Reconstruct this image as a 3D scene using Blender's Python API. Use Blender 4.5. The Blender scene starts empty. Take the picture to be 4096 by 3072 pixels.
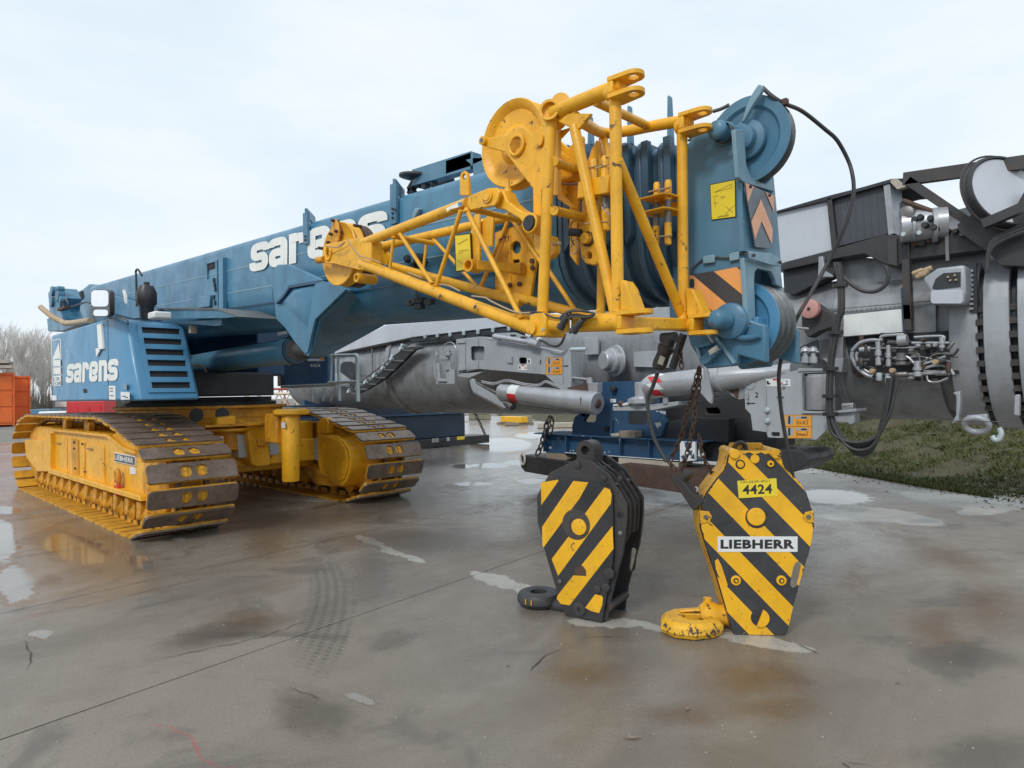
import bpy, bmesh, math, random
from mathutils import Vector, Matrix
from mathutils.geometry import tessellate_polygon
random.seed(7)
R = math.radians
S = bpy.context.scene
COL = S.collection
# ------------------------------------------------------------ camera, sky, sun, exposure
FPX = 2730.0
CAMH = 1.7
cam_d = bpy.data.cameras.new('camera'); cam = bpy.data.objects.new('camera', cam_d); COL.objects.link(cam)
CAMR = Matrix.Rotation(R(45), 3, 'Z') @ Matrix.Rotation(R(90 + 0.71), 3, 'X') @ Matrix.Rotation(R(-1.0), 3, 'Z')
cam.matrix_world = Matrix.Translation((0, 0, CAMH)) @ CAMR.to_4x4()
cam_d.sensor_width = 36; cam_d.lens = FPX / 4096 * 36; cam_d.clip_start = .05; cam_d.clip_end = 2000
S.camera = cam
w = bpy.data.worlds.new('World'); S.world = w; w.use_nodes = True
nt = w.node_tree; nt.nodes.clear()
wo = nt.nodes.new('ShaderNodeOutputWorld'); bg = nt.nodes.new('ShaderNodeBackground')
sky = nt.nodes.new('ShaderNodeTexSky'); sky.sky_type = 'NISHITA'; sky.sun_disc = False
SUN_EL, SUN_AZ = R(42), R(200)
sky.sun_elevation = SUN_EL; sky.sun_rotation = SUN_AZ
tcw = nt.nodes.new('ShaderNodeTexCoord'); mpw = nt.nodes.new('ShaderNodeMapping'); mpw.inputs['Scale'].default_value = (1, 1, 3.2)
nzw = nt.nodes.new('ShaderNodeTexNoise'); nzw.inputs['Scale'].default_value = 2.2; nzw.inputs['Detail'].default_value = 6; nzw.inputs['Roughness'].default_value = .55
crw = nt.nodes.new('ShaderNodeValToRGB')
crw.color_ramp.elements[0].position = .34; crw.color_ramp.elements[0].color = (7.0, 8.1, 9.0, 1)
crw.color_ramp.elements[1].position = .68; crw.color_ramp.elements[1].color = (8.7, 9.2, 9.6, 1)
mxw = nt.nodes.new('ShaderNodeMix'); mxw.data_type = 'RGBA'; mxw.inputs[0].default_value = .93
nt.links.new(tcw.outputs['Generated'], mpw.inputs[0]); nt.links.new(mpw.outputs[0], nzw.inputs['Vector'])
nt.links.new(nzw.outputs['Fac'], crw.inputs[0]); nt.links.new(sky.outputs[0], mxw.inputs[6]); nt.links.new(crw.outputs[0], mxw.inputs[7])
nt.links.new(mxw.outputs[2], bg.inputs[0]); bg.inputs[1].default_value = .1
nt.links.new(bg.outputs[0], wo.inputs[0])
sd = bpy.data.lights.new('sun', 'SUN'); sd.energy = 1.4; sd.angle = R(12); sd.color = (1, .97, .92)
so = bpy.data.objects.new('sun', sd); COL.objects.link(so)
sdir = Vector((math.cos(R(-75)) * math.cos(SUN_EL), math.sin(R(-75)) * math.cos(SUN_EL), math.sin(SUN_EL)))
so.rotation_euler = sdir.to_track_quat('Z', 'Y').to_euler()
sky.sun_rotation = math.atan2(sdir.x, sdir.y)
S.view_settings.view_transform = 'Standard'; S.view_settings.look = 'None'
S.view_settings.exposure = 0.18; S.view_settings.gamma = 1; S.view_settings.use_curve_mapping = False
S.render.engine = 'CYCLES'

# ------------------------------------------------------------ helpers
def px(u, v, x=None, y=None, z=None):
    """point of the plane x=, y= or z= seen at photograph pixel (u, v)"""
    d = CAMR @ Vector(((u - 2048) / FPX, -(v - 1536) / FPX, -1))
    o = (0, 0, CAMH)
    i, c = (0, x) if x is not None else (1, y) if y is not None else (2, z)
    t = (c - o[i]) / d[i]
    return Vector((d[0] * t, d[1] * t, CAMH + d[2] * t))
def crop(x0, y0, s):
    return lambda *pts: [(x0 + s * a, y0 + s * b) for a, b in pts]
def Y(y, *pts): return [px(u, v, y=y) for u, v in pts]
def X(x, *pts): return [px(u, v, x=x) for u, v in pts]
def Z(z, *pts): return [px(u, v, z=z) for u, v in pts]

def mat(name, col, rough=.5, metal=0., dirt=.25, dirtcol=None, chip=0., chipcol=(.10, .05, .03), scale=3., streak=.2, bump=.15, spec=.5, grain=.08, fade=None):
    m = bpy.data.materials.new(name); m.use_nodes = True
    n = m.node_tree; b = n.nodes['Principled BSDF']
    geo = n.nodes.new('ShaderNodeNewGeometry')
    def noise(sc, det=5, ro=.6, vec=None, dist=0):
        t = n.nodes.new('ShaderNodeTexNoise'); t.inputs['Scale'].default_value = sc; t.inputs['Detail'].default_value = det
        t.inputs['Roughness'].default_value = ro; t.inputs['Distortion'].default_value = dist
        n.links.new(vec or geo.outputs['Position'], t.inputs['Vector']); return t.outputs['Fac']
    def ramp(src, a, c, lo=0., hi=1.):
        r = n.nodes.new('ShaderNodeMapRange'); r.inputs[1].default_value = a; r.inputs[2].default_value = c
        r.inputs[3].default_value = lo; r.inputs[4].default_value = hi; n.links.new(src, r.inputs[0]); return r.outputs[0]
    def mix(f, a, c):
        x = n.nodes.new('ShaderNodeMix'); x.data_type = 'RGBA'
        if isinstance(f, float): x.inputs[0].default_value = f
        else: n.links.new(f, x.inputs[0])
        for i, v in ((6, a), (7, c)):
            if isinstance(v, tuple): x.inputs[i].default_value = (*v[:3], 1)
            else: n.links.new(v, x.inputs[i])
        return x.outputs[2]
    dc = dirtcol or tuple(c * .45 + .02 for c in col)
    fd = fade or tuple(min(1, c * 1.12 + .015) for c in col)
    big = noise(scale * .35, 4)
    c = mix(ramp(big, .35, .7), col, fd)
    if streak > 0:
        mp = n.nodes.new('ShaderNodeMapping'); mp.inputs['Scale'].default_value = (scale * 3, scale * 3, scale * .45)
        n.links.new(geo.outputs['Position'], mp.inputs[0])
        c = mix(ramp(noise(1., 6, .65, mp.outputs[0]), .5, .8, 0, streak), c, dc)
    if dirt > 0: c = mix(ramp(noise(scale, 8, .7), .45, .75, 0, dirt), c, dc)
    if grain > 0: c = mix(ramp(noise(scale * 30, 3), .3, .7, 0, grain), c, dc)
    rg = ramp(noise(scale * 2, 4), .3, .7, max(.03, rough - .1), min(1, rough + .12))
    if chip > 0:
        f = ramp(noise(scale * 3.2, 10, .72, dist=.3), .68 - chip * .2, .70 - chip * .2)
        c = mix(f, c, chipcol)
    n.links.new(c, b.inputs['Base Color']); n.links.new(rg, b.inputs['Roughness'])
    b.inputs['Metallic'].default_value = metal; b.inputs['Specular IOR Level'].default_value = spec
    if bump > 0:
        bp = n.nodes.new('ShaderNodeBump'); bp.inputs['Strength'].default_value = bump; bp.inputs['Distance'].default_value = .01
        n.links.new(noise(scale * 8, 6), bp.inputs['Height']); n.links.new(bp.outputs[0], b.inputs['Normal'])
    return m

M = {}
M['yellow'] = mat('yellow_paint', (.84, .425, .010), .40, dirt=.5, dirtcol=(.36, .17, .02), chip=.30, scale=4, grain=.14, streak=.35)
M['yellow_dirty'] = mat('dirty_yellow_paint', (.68, .31, .01), .5, dirt=.75, dirtcol=(.16, .075, .018), chip=.35, scale=4, streak=.5)
M['yellow_hook'] = mat('chipped_yellow_paint', (.82, .42, .012), .45, dirt=.4, chip=.5, chipcol=(.055, .035, .03), scale=5)
M['yellow_flat'] = mat('yellow_stripe_paint', (.85, .45, .008), .4, dirt=.45, dirtcol=(.45, .24, .03), chip=.3, scale=6, grain=.12)
M['black_stripe'] = mat('black_stripe_paint', (.03, .032, .037), .42, dirt=.35, dirtcol=(.09, .09, .09), chip=.1, chipcol=(.4, .3, .08), scale=6)
M['blue'] = mat('blue_paint', (.050, .19, .32), .36, dirt=.45, dirtcol=(.045, .085, .095), streak=.55, scale=1.8, grain=.10, fade=(.085, .245, .38), chip=.03, chipcol=(.10, .08, .06))
M['blue_cab'] = mat('clean_blue_paint', (.075, .245, .42), .33, dirt=.2, streak=.25, scale=1.6, grain=.05)
M['blue_head'] = mat('faded_blue_paint', (.062, .185, .30), .4, dirt=.4, dirtcol=(.05, .08, .09), streak=.4, scale=2.5, fade=(.13, .27, .37), chip=.04)
M['blue_collar_shaded'] = mat('shaded_blue_collar_paint', (.045, .11, .18), .4, dirt=.5, dirtcol=(.03, .05, .06), streak=.4, scale=2.5)  # darker blue that puts the shade on the collars into the paint
M['box_dark'] = mat('dark_grey_box_paint', (.055, .062, .075), .5, dirt=.3, scale=2)
M['blue_pale'] = mat('pale_blue_paint', (.19, .32, .40), .45, dirt=.25, scale=3)
M['blue_dark'] = mat('dark_blue_paint', (.02, .075, .16), .42, dirt=.45, dirtcol=(.02, .035, .05), scale=2.4, chip=.22, chipcol=(.45, .5, .5), streak=.3)
M['sheave_groove'] = mat('worn_sheave_groove', (.11, .13, .14), .45, dirt=.6, dirtcol=(.05, .03, .025), metal=.3)
M['black'] = mat('black_paint', (.022, .023, .026), .42, dirt=.3, dirtcol=(.06, .05, .045), scale=5)
M['black_worn'] = mat('worn_black_paint', (.03, .031, .034), .5, dirt=.7, dirtcol=(.10, .07, .05), scale=5, chip=.15, chipcol=(.12, .07, .05))
M['hose'] = mat('black_rubber_hose', (.03, .032, .036), .5, dirt=.3, dirtcol=(.1, .09, .08), scale=8, streak=0)
M['wire'] = mat('grey_steel_rope', (.10, .095, .09), .5, metal=.3, scale=30, dirt=.5, streak=0)
M['silver'] = mat('silver_grey_paint', (.30, .315, .335), .38, metal=.25, dirt=.55, dirtcol=(.09, .085, .08), scale=1.8, streak=.6, grain=.12, chip=.04)
M['pale_panel'] = mat('pale_grey_panel_paint', (.50, .53, .58), .42, dirt=.2, scale=2, streak=.15)
M['silver_light'] = mat('light_grey_paint', (.36, .385, .42), .40, metal=.1, dirt=.4, dirtcol=(.13, .12, .11), scale=2.5, streak=.45, grain=.1)
M['grey'] = mat('grey_bracket_paint', (.36, .385, .41), .42, dirt=.25, scale=4, streak=.2, chip=.05)
M['cyl'] = mat('silver_cylinder_paint', (.42, .44, .47), .33, metal=.35, dirt=.35, dirtcol=(.2, .15, .12), scale=5, chip=.18, chipcol=(.16, .08, .05))
M['steel'] = mat('bare_steel', (.5, .5, .5), .25, metal=.85, dirt=.4, scale=10, streak=0)
M['dull_steel'] = mat('dull_steel', (.2, .195, .19), .45, metal=.5, dirt=.6, dirtcol=(.07, .05, .04), scale=8)
M['rust'] = mat('rusty_steel', (.095, .055, .04), .7, metal=.2, dirt=.6, dirtcol=(.05, .03, .025), scale=14, streak=0)
M['shoe'] = mat('worn_track_shoe', (.19, .135, .10), .38, metal=.2, dirt=.8, dirtcol=(.06, .04, .03), scale=7, chip=.3, chipcol=(.36, .31, .26), streak=0, grain=.25, fade=(.27, .20, .155))
M['shoe_in'] = mat('yellow_rusty_track_shoe', (.66, .33, .015), .5, dirt=.8, dirtcol=(.2, .09, .03), scale=6, streak=.3)
M['white'] = mat('white_sticker', (.72, .74, .74), .5, dirt=.1, scale=8)
M['letters'] = mat('white_lettering', (.80, .81, .77), .5, dirt=.25, dirtcol=(.45, .48, .48), scale=4, streak=.3, bump=.02)
M['ink'] = mat('black_print', (.02, .02, .022), .5, dirt=0, bump=0)
M['ink_blue'] = mat('dark_blue_print', (.03, .05, .12), .5, dirt=0, bump=0)
M['faint_print'] = mat('faint_sign_print', (.34, .27, .03), .5, dirt=0, bump=0)
M['red'] = mat('red_print', (.55, .02, .03), .45, dirt=.1)
M['orange_sticker'] = mat('orange_sticker', (.80, .34, .03), .45, dirt=.1, bump=0)
M['orange_refl'] = mat('orange_reflective_sheet', (.85, .36, .10), .4, dirt=.12, scale=6, bump=.02)
M['salmon_refl'] = mat('pale_orange_reflective_sheet', (.75, .36, .20), .4, dirt=.12, scale=6, bump=.02)
M['grey_refl'] = mat('grey_black_reflective_sheet', (.11, .135, .165), .4, dirt=.1, scale=6, bump=.02)
M['dark_refl'] = mat('black_reflective_sheet', (.045, .042, .048), .4, dirt=.1, scale=6, bump=.02)
M['sign_yellow'] = mat('yellow_sign_sheet', (.80, .62, .03), .45, dirt=.1, bump=.02)
M['wood'] = mat('weathered_timber', (.24, .19, .14), .75, dirt=.6, scale=5, streak=0)
M['wood_pale'] = mat('pale_timber', (.42, .38, .32), .75, dirt=.5, scale=5, streak=0)
M['orange_box'] = mat('orange_container_paint', (.75, .14, .02), .5, dirt=.25, scale=1.2)
M['red_box'] = mat('red_paint', (.55, .03, .03), .45, dirt=.2)
M['galv'] = mat('galvanised_rail', (.48, .55, .58), .4, metal=.3, dirt=.2)
M['stone'] = mat('mossy_stone', (.24, .22, .16), .85, dirt=.7, dirtcol=(.08, .10, .03), scale=5)
M['dark'] = mat('dark_metal_and_void_shade', (.02, .025, .03), .6, dirt=.3)  # near-black for dark metal parts and for shade painted into voids
M['louvre'] = mat('black_opening_shade', (.006, .007, .009), .7, dirt=0, bump=0)  # near-black colour standing for the shade inside openings
M['bark'] = mat('hazed_pale_bark', (.56, .53, .50), .85, dirt=.2, scale=1, streak=0)  # bark lightened to put the far haze into its colour
M['copper'] = mat('tan_steel_tube', (.42, .30, .18), .45, dirt=.3)
M['mirror'] = mat('mirror_glass', (.9, .92, .95), .06, metal=1., dirt=0, bump=0, grain=0, streak=0)
M['pink'] = mat('faded_pink_plastic', (.55, .28, .25), .5, dirt=.2)
M['lens'] = mat('grey_gauge_glass', (.55, .58, .57), .15, dirt=.2, bump=0)

CEN = {}
LOC = {}
def tag(o, label=None, cat=None, group=None, kind=None):
    if label: o['label'] = label
    if cat: o['category'] = cat
    if group: o['group'] = group
    if kind: o['kind'] = kind
    return o
def thing(name, label, cat, loc=(0, 0, 0), rotz=0, group=None, local=False):
    o = bpy.data.objects.new(name, None); COL.objects.link(o); o.location = loc; o.rotation_euler = (0, 0, rotz)
    o.empty_display_size = .2
    CEN[o] = Vector((0, 0, 0)) if local else Vector(loc)
    return tag(o, label, cat, group)

def perp(d):
    d = d.normalized(); a = Vector((0, 0, 1)) if abs(d.z) < .9 else Vector((1, 0, 0))
    u = d.cross(a).normalized(); return u, d.cross(u).normalized()

class MB:
    def __init__(s): s.v = []; s.f = []
    def add(s, vs, fs):
        k = len(s.v); s.v += [Vector(p) for p in vs]; s.f += [tuple(i + k for i in f) for f in fs]; return s
    def box(s, a, b):
        x0, y0, z0 = a; x1, y1, z1 = b
        return s.add([(x0, y0, z0), (x1, y0, z0), (x1, y1, z0), (x0, y1, z0), (x0, y0, z1), (x1, y0, z1), (x1, y1, z1), (x0, y1, z1)],
                     [(0, 3, 2, 1), (4, 5, 6, 7), (0, 1, 5, 4), (1, 2, 6, 5), (2, 3, 7, 6), (3, 0, 4, 7)])
    def beam(s, p, q, w, h, up=(0, 0, 1)):
        p, q = Vector(p), Vector(q); d = (q - p).normalized(); up = Vector(up)
        if abs(d.dot(up)) > .98: up = Vector((1, 0, 0))
        u = d.cross(up).normalized(); n = u.cross(d).normalized()
        vs = [c + u * (w / 2 * i) + n * (h / 2 * j) for c in (p, q) for i, j in ((-1, -1), (1, -1), (1, 1), (-1, 1))]
        return s.add(vs, [(0, 1, 2, 3), (7, 6, 5, 4), (0, 4, 5, 1), (1, 5, 6, 2), (2, 6, 7, 3), (3, 7, 4, 0)])
    def cyl(s, p, q, r, r2=None, n=20, caps=True):
        p, q = Vector(p), Vector(q); u, w = perp(q - p); r2 = r if r2 is None else r2
        vs = [c + (u * math.cos(2 * math.pi * i / n) + w * math.sin(2 * math.pi * i / n)) * rr for c, rr in ((p, r), (q, r2)) for i in range(n)]
        fs = [(i, (i + 1) % n, n + (i + 1) % n, n + i) for i in range(n)]
        if caps: fs += [tuple(range(n))[::-1], tuple(range(n, 2 * n))]
        return s.add(vs, fs)
    def tube(s, pts, r, n=10, res=6, close=False):
        pts = [Vector(p) for p in pts]
        if res > 1 and len(pts) > 2:
            q = []
            P = [pts[0]] + pts + [pts[-1]]
            for i in range(1, len(P) - 2):
                a, b, c, d = P[i - 1:i + 3]
                for k in range(res):
                    t = k / res
                    q.append(.5 * ((2 * b) + (c - a) * t + (2 * a - 5 * b + 4 * c - d) * t * t + (3 * b - a - 3 * c + d) * t ** 3))
            q.append(pts[-1]); pts = q
        vs = []; u = None
        for i, p in enumerate(pts):
            d = (pts[min(i + 1, len(pts) - 1)] - pts[max(i - 1, 0)])
            if d.length < 1e-6: d = Vector((0, 0, 1))
            d.normalize()
            if u is None: u, _ = perp(d)
            u = (u - d * u.dot(d)).normalized(); w = d.cross(u)
            rr = r(i / (len(pts) - 1)) if callable(r) else r
            vs += [p + (u * math.cos(2 * math.pi * k / n) + w * math.sin(2 * math.pi * k / n)) * rr for k in range(n)]
        m = len(pts)
        fs = [(j * n + k, j * n + (k + 1) % n, (j + 1) * n + (k + 1) % n, (j + 1) * n + k) for j in range(m - 1) for k in range(n)]
        fs += [tuple(range(n))[::-1], tuple(range((m - 1) * n, m * n))]
        return s.add(vs, fs)
    def prism(s, pts, vec, holes=()):
        """polygon of 3-D points extruded by vec, with holes"""
        loops = [[Vector(p) for p in pts]] + [[Vector(p) for p in h] for h in holes]; vec = Vector(vec)
        flat = [p for l in loops for p in l]; N = len(flat)
        tri = tessellate_polygon(loops)
        fs = [tuple(t) for t in tri] + [tuple(i + N for i in t[::-1]) for t in tri]
        k = 0
        for l in loops:
            m = len(l); fs += [(k + i, k + (i + 1) % m, N + k + (i + 1) % m, N + k + i) for i in range(m)]; k += m
        return s.add(flat + [p + vec for p in flat], fs)
    def sheet(s, pts):
        pts = [Vector(p) for p in pts]
        return s.add(pts, [tuple(t) for t in tessellate_polygon([pts])])
    def lathe(s, c, ax, prof, n=32, caps=True):
        c = Vector(c); ax = Vector(ax).normalized(); u, w = perp(ax)
        vs = [c + ax * h + (u * math.cos(2 * math.pi * k / n) + w * math.sin(2 * math.pi * k / n)) * max(r, 1e-4) for r, h in prof for k in range(n)]
        fs = [(j * n + k, j * n + (k + 1) % n, (j + 1) * n + (k + 1) % n, (j + 1) * n + k) for j in range(len(prof) - 1) for k in range(n)]
        if caps: fs += [tuple(range(n))[::-1], tuple(range((len(prof) - 1) * n, len(prof) * n))]
        return s.add(vs, fs)
    def torus(s, c, ax, R0, r, n=28, m=10, sx=1.0):
        c = Vector(c); ax = Vector(ax).normalized(); u, w = perp(ax); vs = []
        for i in range(n):
            a = 2 * math.pi * i / n; d = u * math.cos(a) * sx + w * math.sin(a); dn = d.normalized()
            for k in range(m):
                b = 2 * math.pi * k / m; vs.append(c + d * R0 + dn * r * math.cos(b) + ax * r * math.sin(b))
        fs = [(i * m + k, i * m + (k + 1) % m, ((i + 1) % n) * m + (k + 1) % m, ((i + 1) % n) * m + k) for i in range(n) for k in range(m)]
        return s.add(vs, fs)
    def loft(s, loops, caps=True):
        n = len(loops[0]); vs = [p for l in loops for p in l]
        fs = [(j * n + k, j * n + (k + 1) % n, (j + 1) * n + (k + 1) % n, (j + 1) * n + k) for j in range(len(loops) - 1) for k in range(n)]
        if caps: fs += [tuple(range(n))[::-1], tuple(range((len(loops) - 1) * n, len(loops) * n))]
        return s.add(vs, fs)
    def obj(s, name, m, parent=None, bev=0, label=None, ang=38, **kw):
        me = bpy.data.meshes.new(name)
        lo = [min(p[i] for p in s.v) for i in range(3)]; hi = [max(p[i] for p in s.v) for i in range(3)]
        c = Vector([(lo[i] + hi[i]) / 2 for i in range(3)])
        me.from_pydata([p - c for p in s.v], [], s.f)
        if len(s.f) < 60000:
            bm = bmesh.new(); bm.from_mesh(me); bmesh.ops.recalc_face_normals(bm, faces=bm.faces); bm.to_mesh(me); bm.free()
        me.polygons.foreach_set('use_smooth', [True] * len(me.polygons)); me.set_sharp_from_angle(angle=R(ang))
        me.materials.append(M[m] if isinstance(m, str) else m)
        o = bpy.data.objects.new(name, me); COL.objects.link(o)
        if parent is not None:
            o.parent = parent; o.location = c - CEN[parent]
        else: o.location = c
        CEN[o] = c
        if bev:
            b = o.modifiers.new('bevel', 'BEVEL'); b.width = bev; b.segments = 2; b.limit_method = 'ANGLE'; b.angle_limit = R(40); b.harden_normals = False
        if label: o['label'] = label
        for k_, v_ in kw.items(): o[k_] = v_
        return o

def stroke2d(pts, wd):
    """thick polyline with mitred corners, as polygon (2-D)"""
    n = len(pts); L = []; Rr = []
    for i, p in enumerate(pts):
        p = Vector(p); a = Vector(pts[i - 1]) if i else None; b = Vector(pts[i + 1]) if i < n - 1 else None
        d1 = (p - a).normalized() if a is not None else None; d2 = (b - p).normalized() if b is not None else None
        if d1 is None: d1 = d2
        if d2 is None: d2 = d1
        n1 = Vector((-d1.y, d1.x)); n2 = Vector((-d2.y, d2.x)); m = (n1 + n2).normalized(); k = wd / 2 / max(.4, m.dot(n1))
        L.append(p + m * k); Rr.append(p - m * k)
    return L, Rr
def rnd(pts, r=.14, k=4):
    out = [Vector(pts[0])]
    for i in range(1, len(pts) - 1):
        a, p, b = Vector(pts[i - 1]), Vector(pts[i]), Vector(pts[i + 1])
        ra = min(r, (a - p).length * .49); rb = min(r, (b - p).length * .49)
        s0 = p + (a - p).normalized() * ra; s1 = p + (b - p).normalized() * rb
        for j in range(k + 1):
            t = j / k; out.append(s0 * (1 - t) ** 2 + p * 2 * t * (1 - t) + s1 * t * t)
    out.append(Vector(pts[-1])); return out
GL = {
 's': ([[(.66, .68), (.66, .86), (.14, .86), (.14, .5), (.62, .5), (.62, .14), (.10, .14), (.10, .32)]], .78),
 'a': ([[(.10, .70), (.10, .86), (.60, .86), (.60, 0)], [(.60, .50), (.14, .50), (.14, .14), (.60, .14)]], .78),
 'r': ([[(.14, 0), (.14, 1)], [(.14, .84), (.52, .84), (.52, .62)]], .68),
 'e': ([[(.14, .47), (.62, .47), (.62, .86), (.14, .86), (.14, .14), (.62, .14), (.62, .32)]], .80),
 'n': ([[(.14, 0), (.14, 1)], [(.14, .86), (.60, .86), (.60, 0)]], .78)}
def logo(word, P0, P1, P2, P3, off, wd=.25):
    """lettering on the quad P0 (bottom left) P1 (bottom right) P2 (top right) P3 (top left)"""
    out = []; tot = sum(GL[c][1] for c in word); x = 0; P0, P1, P2, P3 = map(Vector, (P0, P1, P2, P3)); off = Vector(off)
    nrm = off.normalized()
    for c in word:
        mb = MB(); strokes, adv = GL[c]
        for si, st in enumerate(strokes):
            L, Rr = stroke2d(rnd(st), wd); k = off + nrm * (.0025 * si)
            def mp(q):
                s_ = (x + q.x) / tot; t_ = q.y
                return (P0 * (1 - s_) + P1 * s_) * (1 - t_) + (P3 * (1 - s_) + P2 * s_) * t_ + k
            m = len(L); vs = [mp(q) + nrm * (.0002 * qi) for qi, q in enumerate(L)] + [mp(q) + nrm * (.0002 * qi) for qi, q in enumerate(Rr)]
            mb.add(vs, [(i, i + 1, m + i + 1, m + i) for i in range(m - 1)])
        out.append(mb); x += adv
    return out
_fc = {}
def text(body, P0, U, V, off, name, m, parent, bold=.0, label=None):
    """font text fitted to the parallelogram P0 + U, V"""
    cu = bpy.data.curves.new('print', 'FONT'); cu.body = body; cu.offset = bold; cu.size = 1; cu.resolution_u = 2; cu.space_character = 1.0 + bold * 2
    to = bpy.data.objects.new('print', cu); COL.objects.link(to); dg = bpy.context.evaluated_depsgraph_get(); dg.update()
    me = bpy.data.meshes.new_from_object(to.evaluated_get(dg)); bpy.data.objects.remove(to)
    vs = [v.co.copy() for v in me.vertices]; fs = [tuple(p.vertices) for p in me.polygons]; bpy.data.meshes.remove(me)
    x0 = min(v.x for v in vs); x1 = max(v.x for v in vs); y0 = min(v.y for v in vs); y1 = max(v.y for v in vs)
    P0, U, V, off = map(Vector, (P0, U, V, off))
    mb = MB(); mb.add([P0 + U * ((v.x - x0) / (x1 - x0)) + V * ((v.y - y0) / (y1 - y0)) + off for v in vs], fs)
    return mb.obj(name, m, parent, label=label)
def clip(poly, a, b, c):
    """keep 2-D polygon where a*x+b*y+c >= 0"""
    out = []
    for i in range(len(poly)):
        p, q = poly[i], poly[(i + 1) % len(poly)]; dp = a * p[0] + b * p[1] + c; dq = a * q[0] + b * q[1] + c
        if dp >= 0: out.append(p)
        if (dp > 0) != (dq > 0) and abs(dp - dq) > 1e-9:
            t = dp / (dp - dq); out.append((p[0] + (q[0] - p[0]) * t, p[1] + (q[1] - p[1]) * t))
    return out
def rrect(u0, v0, u1, v1, r, k=4):
    pts = []
    for cx, cy, a0 in ((u1 - r, v0 + r, -90), (u1 - r, v1 - r, 0), (u0 + r, v1 - r, 90), (u0 + r, v0 + r, 180)):
        pts += [(cx + r * math.cos(R(a0 + 90 * j / k)), cy + r * math.sin(R(a0 + 90 * j / k))) for j in range(k + 1)]
    return pts
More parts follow.
